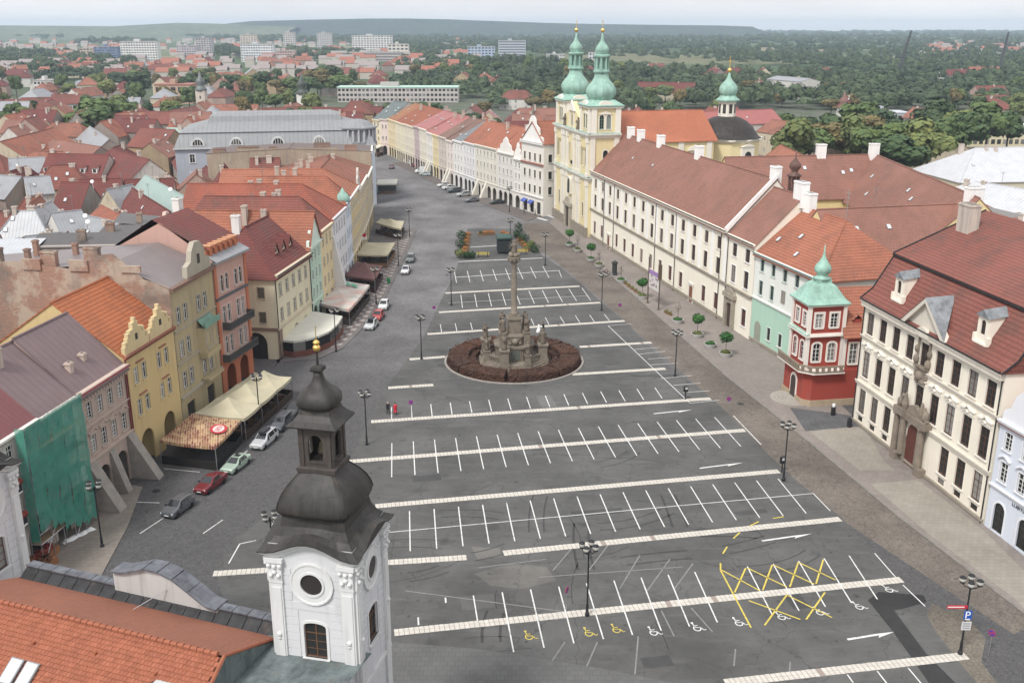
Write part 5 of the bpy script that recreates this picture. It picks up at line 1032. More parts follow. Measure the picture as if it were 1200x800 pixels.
# cream corner house with hip roof and three dormers
A, B = (-35.0, 142.8), (-32.9, 158.4); loc, rz, L = frame(A, B); CR = plaster((0.74, 0.68, 0.50), .15); CRT = plaster((0.58, 0.50, 0.38), .2)
rt = empty('cream_corner_house', loc, rz, 'cream corner house with dark red hip roof and three gabled dormers', 'house'); xs = rowx(5, L, .7)
facade(rt, L, 13.0, [dict(z=0, h=3.4, w=2.6, xs=[8.0, 12.5], kind='arcade', arch=1, mat=CRT), dict(z=5.6, h=1.9, w=1.05, xs=xs), dict(z=9.4, h=1.9, w=1.05, xs=xs)], CR, WH, CRT, depth=13)
for z in (5.6, 9.4):
    for y in (2.2, 5.4): o = window(rt, 0, z, 1.05, 1.7, WH, CRT, y, rz=-math.pi/2); MB().box(-.6, .6, .0, .05, -.05, 1.75).build('window_back', DKB, o)
d = MB(); d.M = Matrix.Rotation(-math.pi/2, 4, 'Z'); d.slab([(-5.2, 0), (-1.8, 0)] + arc(-5.2, -1.8, 2.4)[::-1], -.05, .02); d.build('passage_arch', flat((.03, .025, .02)), rt)
MB().box(-.12, 1.6, -.12, .02, -.1, 4.4).build('corner_pier', stone((.3, .22, .17), .3), rt); MB().box(-.14, .0, -.1, 7, 4.4, 4.9).build('belt_course', stone((.28, .2, .15), .3), rt)
band(rt, L, 4.5, .35, .2, CRT); band(rt, L, 12.4, .6, .45, CRT, 'cornice'); ro = roof(rt, L, 13, 13.0, 18.8, DREDT, hl=6, hr=0, ov=.6, ry=6.5); gutter(rt, L, 13.0, -.6, iron(), (.15, L-.1), .1)
for i, x in enumerate((6.6, 9.6, 12.6)):
    b = MB(); f = 2.0; z = 13 + 5.8*f/6.5; b.poly([(x-.9, f, z), (x+.9, f, z), (x, f, z+1.5)]); b.k = 1; b.poly([(x-1.1, f-.25, z-.1), (x, f-.25, z+1.7), (x, f+2.0, z+1.9), (x-1.1, f+.3, z+.05)][::-1]); b.poly([(x+1.1, f-.25, z-.1), (x, f-.25, z+1.7), (x, f+2.0, z+1.9), (x+1.1, f+.3, z+.05)]); b.k = 2; b.box(x-.3, x+.3, f-.05, f, z+.2, z+.8); b.build('dormer', [CR, DREDT, DKB], rt)
chimney(rt, 5.5, 7.5, 17, 20.8, .9, 1.2)
# narrow houses up to the grey palace, ridges running back
MNT = plaster((0.50, 0.66, 0.54), .15)
rt = townhouse('narrow_mint_house', 'narrow mint green house with scrolled gable', (-32.9, 158.6), (-32.4, 166.0), 13.8, 19.0, MNT, ORANGE, 3, 4, 20, perp=True, gab=[(p[0], p[1]*1.05) for p in BG], tr=plaster((.66, .76, .68), .1), arches=2, chim=2)
rt = townhouse('narrow_yellow_house', 'narrow pale yellow house beside the mint gable', (-32.4, 166.1), (-31.9, 174.5), 15.0, 20.0, plaster((.74, .62, .38), .15), REDT, 3, 4, 24, perp=True, hip=(4.2, 3), tr=plaster((.7, .6, .45), .1), arches=2, chim=3)
rt = townhouse('leaning_white_house', 'white house with sloping buttress corner beside the yellow one', (-31.9, 174.6), (-31.6, 188.0), 15.4, 20.6, plaster((.76, .76, .78), .12), tiles((.33, .105, .07)), 5, 4, 27, perp=True, hip=(6.5, 0), arches=3, tr=plaster((.6, .6, .62), .15), chim=3)
buttress(rt, .7, 1.6, 12.0, 2.4, plaster((.7, .69, .68), .25))
rt = townhouse('pale_blue_row_house', 'narrow bluish white house with copper bay top', (-31.6, 188.1), (-31.8, 196.0), 16.0, 20.5, plaster((.68, .72, .80), .12), ORANGE, 3, 4, 22, perp=True, hip=(4, 3), arches=2, chim=1, tr=plaster((.6, .66, .72), .15))
b = MB(); b.smooth = True; b.lathe([(1.3, 16), (1.4, 16.6), (1.0, 17.4), (.4, 18.0), (.1, 18.6)], 10, (1.5, .6, 0)); b.build('copper_cap', copper(), rt)
rt = townhouse('ochre_row_house', 'ochre house above the cream awnings', (-31.8, 196.1), (-32.4, 210.0), 16.0, 20.4, plaster((.62, .50, .28), .25), SALMON, 5, 4, 26, perp=True, hip=(6, 0), arches=3, chim=2)
rt = townhouse('pale_ochre_row_house', 'pale ochre house with grey gable next to the grey palace', (-32.5, 210.2), (-33.9, 233.0), 15.0, 19.0, plaster((.60, .50, .33), .3), tiles((.30, .12, .08)), 6, 4, 24, perp=False, ry=8, arches=4, gab=None, chim=3)
gablefront(rt, 6, 15, BG, plaster((.5, .46, .42), .3))
rt = townhouse('brown_roofed_row_house', 'low ochre house with brown tiled roof before the bare wall', (-33.9, 233.2), (-35.4, 252.6), 14.3, 17.4, plaster((.52, .43, .28), .3), tiles((.27, .12, .085)), 6, 4, 24, ry=10, arches=4, chim=4)
rt = townhouse('bare_wall_house', 'grey brown house with bare stained render side wall', (-35.4, 252.8), (-37.0, 265.6), 18.0, 18.9, plaster((.36, .32, .27), .4, .5), tin((.14, .10, .09), .4), 4, 4, 40, perp=False, ry=20, arches=3, chim=0)
for y_, h_, w_ in ((5, 19.6, 3), (12, 20.2, 4), (24, 19.4, 2), (30, 19.6, 5), (37, 19.2, 3)): chimney(rt, .8, y_, 17.5, h_, 1.4, w_, plaster((.34, .22, .17), .5, .6))
for y_ in (34, 37.5): window(rt, -.12, 14.5, 1.0, 1.6, WH, TRIM, y_, rz=-math.pi/2, sur=0, sill=False)
b = MB(); b.poly([(-.1, 40, 0), (-.1, 0, 0), (-.1, 0, 18.1), (-.1, 8, 18.4), (-.1, 8, 19.0), (-.1, 33, 19.1), (-.1, 33, 18.4), (-.1, 40, 18.0)]); b.build('bare_side_wall', plaster((0.40, 0.34, 0.26), .5, .25), rt)

# grey palace with mansard and turret
A, B = (-90, 269.5), (-38, 279.5); loc, rz, L = frame(A, B); BLG = plaster((0.40, 0.44, 0.50), .2)
rt = empty('grey_palace', loc, rz, 'large grey blue palace with lead mansard roof, lunette dormers and corner turret', 'building')
facade(rt, L, 16.5, [dict(z=z, h=2.2, w=1.3, xs=rowx(9, L, 1.5), sur=.25) for z in (3, 8, 12.8)], BLG, WH, plaster((.62, .64, .66), .15), depth=28)
LEADG = tin((0.27, 0.28, 0.29), .15, 1.2, .6); b = MB(); m_ = [(-.6, 16.5), (1.6, 20.2), (9, 22.6), (19, 22.6), (26.4, 20.2), (28.6, 16.5)]
sqr = lambda e, z: [(-.6+e, -.6+e, z), (L+.6-e, -.6+e, z), (L+.6-e, 28.6-e, z), (-.6+e, 28.6-e, z)]
rings = [sqr(e, z) for e, z in ((0, 16.4), (.4, 16.9), (2.0, 20.4), (1.7, 20.6), (9, 22.8), (9.4, 24.2), (12, 25.0))]
for p, q in zip(rings, rings[1:]):
    for j in range(4): b.poly([p[j], p[(j+1) % 4], q[(j+1) % 4], q[j]])
b.poly(rings[-1]); b.build('mansard_roof', LEADG, rt)
for x in (6, 16, 27, 38):
    b = MB(); b.slab([(x-1.9, 17.2), (x+1.9, 17.2)] + arc(x-1.9, x+1.9, 17.4, 8, 1.9)[::-1], -.2, 1.8); b.k = 1; b.slab([(x-1.3, 17.5), (x+1.3, 17.5)] + arc(x-1.3, x+1.3, 17.6, 8, 1.3)[::-1], -.26, -.2); b.k = 2; b.box(x-.06, x+.06, -.3, -.2, 17.5, 18.9); b.box(x-.7, x-.6, -.3, -.2, 17.5, 18.6); b.box(x+.6, x+.7, -.3, -.2, 17.5, 18.6); b.build('lunette_dormer', [plaster((.6, .6, .6)), glass(), WH], rt)
tx, ty = L - 4.2, 4.5
b = MB(); b.lathe([(5.2, 16.2), (5.2, 17.2), (4.6, 17.3), (4.6, 20.6), (5.4, 20.8), (5.4, 21.2), (4.4, 21.6), (3.2, 22.6), (1.2, 23.2)], 10, (tx, ty, 0)); b.k = 1
for k in range(20): a = R(18*k); b.tube((tx+4.8*math.cos(a), ty+4.8*math.sin(a), 17.3), (tx+4.8*math.cos(a), ty+4.8*math.sin(a), 20.6), .3, n=5)
b.build('corner_turret', [LEADG, plaster((.5, .5, .52))], rt)
# ------------------------------------------------------------ town hall in the foreground (local x along its front, +y towards the square)
TH = R(-20); T2 = Vector((-34.5, 58.8, 0)); WHP = plaster((0.62, 0.62, 0.635), .22); WHT = plaster((0.66, 0.66, 0.655), .25); DSH = slate((0.030, 0.028, 0.026), .42); COP = slate((0.10, 0.105, 0.12), .5)
def sqloft(b, prof, m=8, rd=0.0):
    """square loft with m points a side; prof (halfwidth, z, arch height of the side middles)"""
    rings = []
    for r, z, a in prof:
        ring = []
        for s_ in range(4):
            for i in range(m):
                t = -1 + 2*i/m; zz_ = z + a*max(0, math.cos(t*math.pi/2*1.25))**1.5 if a else z; p = Vector((t*r, -r, zz_)); q_ = math.hypot(p.x, p.y); kk = 1 + rd*(r*1.12/q_ - 1); p.x *= kk; p.y *= kk; ring.append(b.vert(Matrix.Rotation(s_*math.pi/2, 3, 'Z') @ p))
        rings.append(ring)
    n = 4*m
    for p, q in zip(rings, rings[1:]):
        for j in range(n): b.face((p[j], p[(j+1) % n], q[(j+1) % n], q[j]))
    b.face(rings[-1]); b.face(rings[0][::-1])
def hall_tower(loc, label):
    rt = empty('town_hall_tower', loc, TH + R(7), label, 'tower'); HWd = 2.5
    for s_ in range(4):
        M = Matrix.Rotation(s_*math.pi/2, 4, 'Z') @ Matrix.Translation((0, -HWd, 0))
        b = MB(); b.M = M; holed(b, -HWd, HWd, 0, 20.6, [(-.68, .68, 13.5, 15.8, .35)], rev=.3)
        for i in range(14):                                   # rusticated courses
            z = 11.9 + i*.52
            if z < 19.8:
                for x0, x1 in ((-1.75, -.95), (.95, 1.75)) if z < 16.2 else (((-1.75, -1.25), (1.25, 1.75)) if 17 < z < 19.6 else ((-1.75, 1.75),)): b.box(x0, x1, -.035, .01, z, z+.46)
        b.build('wall', WHP, rt)
        b = MB(); b.M = M
        for x in (-2.12, 2.12): b = MB(); b.M = M; b.box(x-.37, x+.37, -.14, .01, 2, 18.25); b.box(x-.42, x+.42, -.18, .01, 18.2, 18.4); b.box(x-.28, x+.28, -.19, -.13, 12.2, 17.9); b.build('pilaster', WHT, rt)
        for x in (-2.12, 2.12):
            b = MB(); b.M = M
            b.box(x-.40, x+.40, -.2, .01, 18.4, 19.5); b.box(x-.52, x+.52, -.3, .01, 19.5, 19.75)
            for dx, dz in ((-.33, 19.3), (.33, 19.3), (-.22, 18.7), (.22, 18.7), (0, 18.9), (0, 19.25)): b.ball((x+dx, -.24, dz), .14, 8, 5)
            b.build('capital', WHT, rt); b = MB(); b.M = M; b.ball((x, -.17, 14.9), .17, 8, 5); b.ball((x, -.17, 14.65), .12, 6, 4); b.build('rosette', WHT, rt)
        b = MB(); b.M = M @ Matrix.Translation((0, 0, 18.3)) @ Matrix.Rotation(math.pi/2, 4, 'X'); b.lathe([(.66, -.02), (.66, .16), (.78, .16), (.78, .1), (1.15, .1), (1.2, .14), (1.3, .14), (1.3, -.02)], 24); b.build('oculus_ring', WHT, rt)
        b = MB(); b.M = M @ Matrix.Translation((0, 0, 18.3)) @ Matrix.Rotation(math.pi/2, 4, 'X'); b.lathe([(.66, .0), (.66, .06)], 20); b.build('oculus', flat((.035, .03, .028), .25), rt)
        c = M @ Vector((0, 0, 0)); o = window(rt, c.x, 13.5, 1.36, 2.3, wood((.14, .075, .045)), WHT, c.y, .35, 2, .16, rz=s_*math.pi/2)
    b = MB(); b.box(-2.62, 2.62, -2.62, 2.62, 11.3, 11.55); b.build('string_course', WHT, rt)
    b = MB(); sqloft(b, [(2.5, 19.7, .75), (2.62, 19.75, .75), (2.66, 19.95, .75), (2.85, 20.0, .75), (2.92, 20.14, .75), (2.4, 20.0, .5)], 12); b.build('cornice', WHT, rt)
    b = MB(); sqloft(b, [(2.98, 20.16, .75), (3.0, 20.22, .75), (2.55, 20.5, .6), (2.2, 20.9, .35), (1.96, 21.4, .1), (1.84, 21.95, 0), (1.9, 22.1, 0)], 12); b.build('flared_roof', DSH, rt)
    b = MB(); b.smooth = True; sqloft(b, [(1.8, 22.05, 0), (2.0, 22.08, 0), (2.16, 22.2, 0), (2.2, 22.42, 0), (2.13, 22.8, 0), (1.92, 23.3, 0), (1.6, 23.78, 0), (1.28, 24.15, 0), (1.05, 24.4, 0), (1.0, 24.45, 0)], 8, .3); o = b.build('cushion_dome', DSH, rt)
    for s_ in range(4):
        b = MB(); a = R(45 + 90*s_); pr = [(2.07, 22.42), (2.0, 22.8), (1.81, 23.3), (1.51, 23.78), (1.21, 24.15), (1.0, 24.4)]
        for (r0, z0), (r1, z1) in zip(pr, pr[1:]): b.tube((r0*1.414*math.cos(a), r0*1.414*math.sin(a), z0), (r1*1.414*math.cos(a), r1*1.414*math.sin(a), z1), .035, n=4)
        b.build('dome_rib', DSH, o)
    WD = slate((.05, .042, .038), .5)
    b = MB()
    for s_ in range(4):
        b.M = Matrix.Rotation(s_*math.pi/2, 4, 'Z') @ Matrix.Translation((0, -.95, 0)); holed(b, -.95, .95, 24.7, 27.0, [(-.42, .42, 25.05, 26.6, 1)], rev=.16)
        for x in (-.8, .8): b.box(x-.12, x+.12, -.06, .01, 24.7, 26.9)
        b.box(-.5, .5, -.06, .02, 24.95, 25.05)
    b.M = None; sqloft(b, [(1.12, 24.4, 0), (1.15, 24.65, 0), (1.0, 24.72, 0)], 2); sqloft(b, [(.98, 26.95, 0), (1.1, 27.05, 0), (1.1, 27.2, 0)], 2); b.build('open_lantern', WD, rt)
    b = MB(); b.lathe([(.28, 25.2), (.3, 25.3), (.2, 25.7), (.1, 25.9)], 10); b.tube((0, 0, 25.8), (0, 0, 27), .05); b.build('bell', flat((.1, .08, .05), .4, .6), rt)
    b = MB(); sqloft(b, [(1.42, 27.1, 0), (1.45, 27.2, 0), (1.15, 27.45, 0), (.92, 27.75, 0), (.85, 28.0, 0), (.8, 28.1, 0)], 4); b.smooth = True; sqloft(b, [(.74, 27.98, 0), (.98, 28.06, 0), (1.1, 28.3, 0), (1.08, 28.6, 0), (.9, 28.9, 0), (.6, 29.15, 0), (.36, 29.42, 0), (.25, 29.75, 0), (.2, 30.1, 0)], 8, .65); b.smooth = False; sqloft(b, [(.3, 30.05, 0), (.34, 30.15, 0), (.3, 30.3, 0), (.12, 30.4, 0)], 2); b.tube((0, 0, 30.3), (0, 0, 31.3), .08, .05); b.build('lantern_onion', DSH, rt)
    b = MB(); b.smooth = True; b.ball((0, 0, 31.35), .21, 14, 9); b.lathe([(.16, 31.58), (.2, 31.66), (.1, 31.78)], 10); b.smooth = False; b.tube((0, 0, 31.7), (0, 0, 32.6), .025); b.build('gilt_ball', gold(), rt)
    return rt
d_ = Vector((math.cos(TH), math.sin(TH), 0)); hall_tower((-10.6, 51.5, 0), 'white town hall tower with dark cushion dome, open lantern and gilt ball')
hall_tower((T2.x - 1.9, T2.y + .5, 0), 'white town hall tower cut off by the frame beside the scaffolded front')
hr = empty('town_hall', (T2.x, T2.y, 0), TH, 'town hall with orange tiled roof, slab topped parapet and white gables', 'building')
XE = 50.0
b = MB(); b.box(2.3, 27.6, -8.0, 1.2, -.2, 13.2); b.box(27.6, XE, -12, -3.1, -.2, 13.2); b.build('wall', WHP, hr)
MB().box(28.0, XE, -3.75, -3.3, 13.2, 14.0).build('parapet', stone((.16, .13, .125), .5), hr); b = MB(); b.box(2.3, 22.2, .55, 1.0, 13.2, 14.0); b.build('parapet', stone((.16, .13, .125), .5), hr)
sm = MB(); sm.box(0, 1.02, -.34, .34, 0, .08); sm = sm.mesh('coping_slab'); sm.materials.append(COP)
sm2 = MB(); sm2.box(0, 1.02, -.42, .42, 0, .07); sm2 = sm2.mesh('sheet_slab'); sm2.materials.append(slate((.028, .028, .03), .5))
for i in range(44):
    x = 2.4 + i*1.07; yo = 0 if x < 25 else -4.3
    if not 21.6 < x < 27.9: put('coping_slab', sm, hr, (x, .78+yo, 14.0 + rnd.uniform(0, .015))); o = put('sheet_slab', sm2, hr, (x, .18+yo, 13.62)); o.rotation_euler = (R(32), 0, 0)
    if i % 3 == 0: MB().box(x-.2, x+.2, 1.0+yo, 1.12+yo, 13.3, 13.9).build('parapet_block', stone((.22, .17, .15), .4), hr)
gsh = [(-4.3, 0), (4.3, 0), (4.3, 1.2), (3.4, 1.35), (2.1, 2.2), (.9, 2.95), (-.2, 3.3), (-1.4, 3.3), (-2.6, 2.85), (-3.5, 2.55), (-4.3, 2.5)]
for gx, gy in ((13.6, 0), (42.8, -3.2)):
    dz = 0; b = MB(); b.slab(gsh, .35, 1.15); o = b.build('gable', plaster((.50, .50, .49), .5), hr, (gx, gy, 13.0 + dz)); o.scale = (.9, 1, .86); cp = gsh[2:]
    for p, q in zip(cp, cp[1:]):
        P_, Q_ = Vector((p[0], 0, p[1])), Vector((q[0], 0, q[1])); t = (Q_-P_).normalized(); n_ = Vector((t.z, 0, -t.x)); s_ = MB(); P2, Q2 = P_ + t*.02, Q_ - t*.02
        s_.slab([(v.x, v.z) for v in (P2, P2 + n_*.14, Q2 + n_*.14, Q2)], .12, 1.4); s_.build('coping_slab', COP, o)
    MB().box(-4.35, 4.35, .2, .36, -.1, .05).build('gable_sill', WHT, o)
    MB().tube((.3, .4, 2.0), (-2.6, -2.2, .2), .03).build('stay_rod', steel(), o)
# roof: far slope to the gutter, ridge, tiled near slope
FOR = tiles((.37, .15, .095), .2, .3, .1, .35); NER = flat((.31, .108, .062), .8, var=.3)
b = MB(); b.poly([(2.2, .1, 13.35), (2.2, -5.2, 15.5), (22.0, -5.2, 15.5), (22.0, .1, 13.35)][::-1]); ro = b.build('roof', FOR, hr)
tm = MB(); sl = R(34); n_c = 27
for r_ in range(n_c):
    for c in range(78):
        x = 2.3 + c*.25 + (.125 if r_ % 2 else 0); s0 = .08 + r_*.27; jz = rnd.uniform(-.008, .012)
        y = -5.2 - s0*math.cos(sl); z = 15.45 - s0*math.sin(sl); y2 = -5.2 - (s0+.31)*math.cos(sl); z2 = 15.45 - (s0+.31)*math.sin(sl) + .05
        k = rnd.choice((0, 0, 0, 1, 1, 2)); tm.k = k; a = [(x+.0, y, z+jz), (x+.235, y, z+jz), (x+.235, y2, z2+jz+.02), (x, y2, z2+jz+.02)]; mid = [(x+.12, y, z+jz+.018), (x+.12, y2, z2+jz+.045)]
        tm.poly([a[0], mid[0], mid[1], a[3]][::-1]); tm.poly([mid[0], a[1], a[2], mid[1]][::-1]); tm.poly([a[3], mid[1], a[2], (x+.12, y2, z2-.03)])
tag(tm.build('roof_tiles', [NER, flat((.29, .1, .058), .85, var=.3), flat((.33, .118, .07), .8, var=.3)], hr), kind='stuff')
b = MB(); b.poly([(2.2, -5.2, 15.36), (22.0, -5.2, 15.36), (22.0, -12.5, 10.4), (2.2, -12.5, 10.4)][::-1]); b.build('roof_boarding', flat((.2, .09, .05)), hr)
MB().poly([(22.05, .1, 13.2), (22.05, -5.2, 15.46), (22.05, -12.5, 10.4), (22.05, -12.5, 9), (22.05, .1, 9)]).build('gable_end', slate((.10, .12, .12), .5), hr); vg = MB(); vg.tube((22.05, -5.2, 15.52), (22.05, -12.5, 10.6), .12, n=6).tube((22.05, -5.2, 15.52), (22.05, .1, 13.4), .1, n=6).build('verge_tiles', NER, hr)
rm = MB()
for i in range(44): x = 2.3 + i*.44; rm.tube((x, -5.2, 15.5), (x+.42, -5.2, 15.53), .13, .15, 7)
tag(rm.build('ridge_tiles', NER, hr), kind='stuff')
for x, s0 in ((3.6, 3.2), (9.9, 3.6), (11.0, 3.6), (4.8, 3.2)):
    skylight(hr, x, -5.2 - s0*math.cos(sl), 15.5 - s0*math.sin(sl) + .06, sl, .9, 1.5)
for i in range(9): b = MB(); x = 3 + i*2.1; s0 = 1.5 + (i % 2)*.3; b.box(x-.05, x+.05, -.12, .12, 0, .16); b.build('snow_guard', flat((.3, .1, .05)), hr, (x, -5.2 - s0*math.cos(sl), 15.45 - s0*math.sin(sl)))
b = MB(); b.poly([(21.4, .3, 13.5), (21.4, -14, 13.24), (28, -14, 13.24), (28, .3, 13.5)][::-1]); b.poly([(28, -3.4, 13.25), (28, -14, 13.25), (XE, -14, 13.25), (XE, -3.4, 13.25)][::-1]); b.build('sheet_roof', slate((.10, .12, .12), .5), hr)
b = MB(); b.box(18.6, 21.6, -9.4, -6.2, 13.2, 14.3); b.k = 1; b.box(18.8, 21.4, -9.2, -6.4, 14.3, 14.36); b.build('roof_lantern', [DKB, flat((.5, .53, .53), .2)], hr)

# ------------------------------------------------------------ old town roofs behind the left row
WCOL = [('white', (.62, .60, .56)), ('cream', (.55, .48, .36)), ('grey', (.32, .30, .275)), ('ochre', (.42, .33, .20)), ('pale pink', (.48, .35, .30))]
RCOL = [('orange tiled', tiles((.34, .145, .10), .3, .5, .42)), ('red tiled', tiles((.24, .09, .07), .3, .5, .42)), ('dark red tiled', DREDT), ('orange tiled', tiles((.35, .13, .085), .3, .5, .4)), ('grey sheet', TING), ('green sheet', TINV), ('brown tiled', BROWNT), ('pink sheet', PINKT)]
used = []
def city(p, q, zr, drop, hw, ri, wi, hip=(0, 0), win=3, st=2, what='among the old town roofs', sky=1, chim=1):
    p, q = Vector(p[:2]), Vector(q[:2]); L = (q-p).length; hn = 'hipped' if hip[0] else 'gabled'
    used.append(((p+q)/2, max(L/2, hw)))
    lab = f"{WCOL[wi][0]} house with {RCOL[ri][0]} {hn} roof, {what}"
    return ridge_house('town_house', lab, 'house', p, q, zr, zr-drop, hw, plaster(WCOL[wi][1], .5, .35 if wi > 1 else 0.0), RCOL[ri][1], hip, 'old town houses, ' + what, win, st, None, chim, sky=sky)
def px(x1, y1, x2, y2, zr, drop, hw, ri, wi, **k): return city(G(x1, y1, zr), G(x2, y2, zr), zr, drop, hw, ri, wi, **k)
def dormers(root, n, L, ze, drop, hw, mat, wall=None):
    for i in range(n):
        x = L*(i+.5)/n; f = .18; y = hw*f; z = ze + drop*f; b = MB(); b.box(x-.6, x+.6, y, y+1.6, z-.2, z+1.25); b.k = 1; b.poly([(x-.75, y-.15, z+1.25), (x+.75, y-.15, z+1.25), (x+.75, y+2.4, z+1.8), (x-.75, y+2.4, z+1.8)]); b.k = 2; b.box(x-.4, x+.4, y-.03, y+.02, z+.15, z+1.05); b.build('dormer', [wall or WHITE, mat, DKB], root)
w1 = 'behind the left row of the square'
dr_ = px(57,180,128,181,17,5,6,2,0,win=6,what='dormered, behind the left row'); px(10,186,52,184,15.5,3,6,4,0,what=w1,win=0); px(0,166,62,150,15,5,7,3,1,what=w1); px(133,176,175,187,17,5,6,2,0,what=w1)
px(62,163,118,172,13,4,6,6,2,what=w1); px(128,133,168,131,15,4.5,7,0,0,what=w1); px(165,150,205,152,16,5,7,1,3,what=w1); px(105,148,128,163,13,4,5,4,2,what=w1); px(195,150,226,150,15,5,5,5,1,what=w1)
px(170,205,225,235,15,5,5,5,4,what=w1); px(0,205,25,207,16,4,5,4,2,what=w1); px(28,208,58,206,16,3,5,4,0,what=w1); px(72,213,105,214,15.5,5,4.5,2,2,what=w1); px(125,222,155,216,15,5,4,4,1,what=w1,win=2); px(155,220,200,248,15,5,4,2,1,what=w1)
px(118,240,160,262,13,4,5,3,3,what=w1,chim=2); px(60,250,95,246,16,3,4,4,0,what=w1); px(100,252,145,262,15,3,4,4,2,what=w1); px(0,250,42,252,14,4,5,1,3,what=w1,chim=2); px(150,252,225,256,14.5,4,5,0,3,what=w1,win=0)
px(30,277,72,272,17.5,2.5,4.5,4,2,what=w1,chim=2); px(16,300,55,306,17,2,4,4,2,what=w1); px(80,298,130,296,16.5,2,5,4,2,what=w1,chim=2); px(0,330,30,345,15,4,4,2,2,what=w1); px(60,395,-10,420,15,4,4,2,2,what=w1,chim=3)
px(240,190,262,190,12,1.5,6,4,0,what=w1,win=0); px(222,170,250,205,12,4,6,2,2,what=w1)
dormers(dr_, 5, 16, 12, 5, 6, DREDT)
# brick fire-walled blocks and the long grey yard wall
BRK = plaster((.36, .27, .21), .5, 1.0)
def block(name, label, c, sx, sy, z, mat, rz=0.0, top=TING, cat='building', win=0):
    rt = empty(name, (c[0], c[1], 0), rz, label, cat); b = MB(); b.box(-sx/2, sx/2, -sy/2, sy/2, -.2, z-.3); b.build('wall', mat, rt)
    b = MB(); b.poly([(-sx/2-.3, -sy/2-.3, z-.5), (sx/2+.3, -sy/2-.3, z-.5), (sx/2+.3, sy/2+.3, z+.6), (-sx/2-.3, sy/2+.3, z+.6)]); b.build('roof', top, rt)
    for i in range(win): b = MB(); b.box(-.45, .45, -.05, .02, 0, 1.4); b.build('window', DKB, rt, (-sx/2 + sx*(i+.5)/win, -sy/2, z-3.2))
    chimney(rt, -sx*.2, 0, z-1, z+1.6, 1.2, .8, BRK); return rt
used.append((Vector((-66, 118)), 12))
block('fire_wall_block', 'bare brick fire wall block with pale sheet roof', (-64, 121.5), 8, 8, 18.6, BRK, R(8), TINL, win=1); block('fire_wall_block', 'narrow dark brick block at the left edge of the roofs', (-73.5, 118), 8, 9, 18, BRK, R(8), TIND)
block('yard_wall_block', 'long grey rendered yard block behind the ochre house', (-58, 143), 22, 5, 18.3, plaster((.42, .37, .34), .45), R(5), TIND); block('yard_block', 'small grey yard block with pale roof and metal vents', (-72, 138), 9, 8, 18, plaster((.42, .38, .35), .4, .4), R(5), TINL)
for i, (x, y, z) in enumerate(((-55, 105, 11), (-58, 97, 10), (-60, 86, 11), (-68, 104, 10))): block('yard_shed', ('low shed with rusty roof behind the yellow house', 'low shed with rusty roof behind the pink brown house', 'low brick shed behind the red sheet roof', 'low shed in front of the brick fire wall')[i], (x, y), 9, 7, z, BRK, R(8), tin((.24, .12, .1), .5))
# satellite dishes on the yard roofs
for x, y, z in ((100,253,17.8),(103,260,17.4),(108,213,17),(200,222,17.5)):
    p = G(x, y, z); b = MB(); b.M = Matrix.Translation(p) @ Matrix.Rotation(R(60), 4, 'X'); b.smooth = True; b.lathe([(.02, .0), (.22, .04), (.4, .13), (.39, .15), (.2, .07), (.02, .03)], 14); b.M = None; b.tube(p, (p.x, p.y+.3, p.z-2.2), .05); tag(b.build('satellite_dish', WH), 'white satellite dish on a pole above the old town roofs', 'dish', 'satellite dishes on the left roofs')
for t_ in range(16): used.append((Vector((-46 - .6*t_, 262 + 9*t_)), 15)); used.append((Vector((-20 - 1.9*t_, 280 + 8*t_)), 12))
# filler houses, further back
cg = random.Random(21)
def free(c, r, k=.8): return all((c-u).length > (r+s_)*k for u, s_ in used)
def fill(n, xr, yr, what, ris, zr0=(12, 16), rot=0.0, Lr=(10, 19), wr=(4.2, 6.5)):
    made = 0
    for _ in range(n*30):
        if made >= n: break
        c = Vector((cg.uniform(*xr), cg.uniform(*yr))); L = cg.uniform(*Lr); hw = cg.uniform(*wr); r = max(L/2, hw)
        if not free(c, r): continue
        a = rot + cg.choice((0, math.pi/2)) + cg.uniform(-.15, .15); d = Vector((math.cos(a), math.sin(a)))*L/2; h = cg.random() < .35
        city(c-d, c+d, cg.uniform(*zr0), cg.uniform(4, 5.5), hw, cg.choice(ris), cg.randrange(5), (hw*.9, hw*.9) if h else (0, 0), cg.choice((3, 4, 5)), 2, what, cg.choice((0, 1, 2)), cg.choice((1, 1, 2))); made += 1
# keep the modelled blocks clear
for y in range(60, 290, 9): used.append((Vector((-45, y)), 14 if y > 136 else 12)); used.append((Vector((-56, y)), 4 if y < 110 else 9 if y < 130 else 2))
used.append((Vector((-58, 143)), 10)); used.append((Vector((-72, 138)), 6)); used.append((Vector((-56, 262)), 13)); used.append((Vector((-70, 262)), 10))
for t in range(6): used.append((Vector((-85+9*t, 290)), 18))
yb = random.Random(31); nb_ = 0
for _ in range(400):
    if nb_ >= 15: break
    c = Vector((yb.uniform(-96, -57), yb.uniform(92, 172))); w_, d_2 = yb.uniform(5, 9), yb.uniform(4, 7)
    if not free(c, max(w_, d_2)/2, .75): continue
    used.append((c, max(w_, d_2)/2)); nb_ += 1; k_ = nb_ % 3
    o = block('yard_block', ('bare brick yard block with dark sheet lean-to roof', 'grey rendered yard block with pale sheet lean-to roof', 'stained brown yard block with rusty lean-to roof')[k_] + ' behind the left row', c, w_, d_2, yb.uniform(12, 17.5), (BRK, plaster((.36, .33, .30), .5), plaster((.30, .24, .19), .5, .6))[k_], R(yb.choice((8, 98)) + yb.uniform(-6, 6)), (TIND, TING, tin((.22, .12, .1), .5))[k_], win=yb.choice((1, 2, 2))); o['group'] = 'lean-to yard blocks behind the left row'
fill(34, (-120, -56), (140, 262), 'packed behind the left row', (0, 1, 1, 2, 3, 4, 6, 6, 2, 2), (12, 17), .15, (7, 13), (3.2, 4.8))
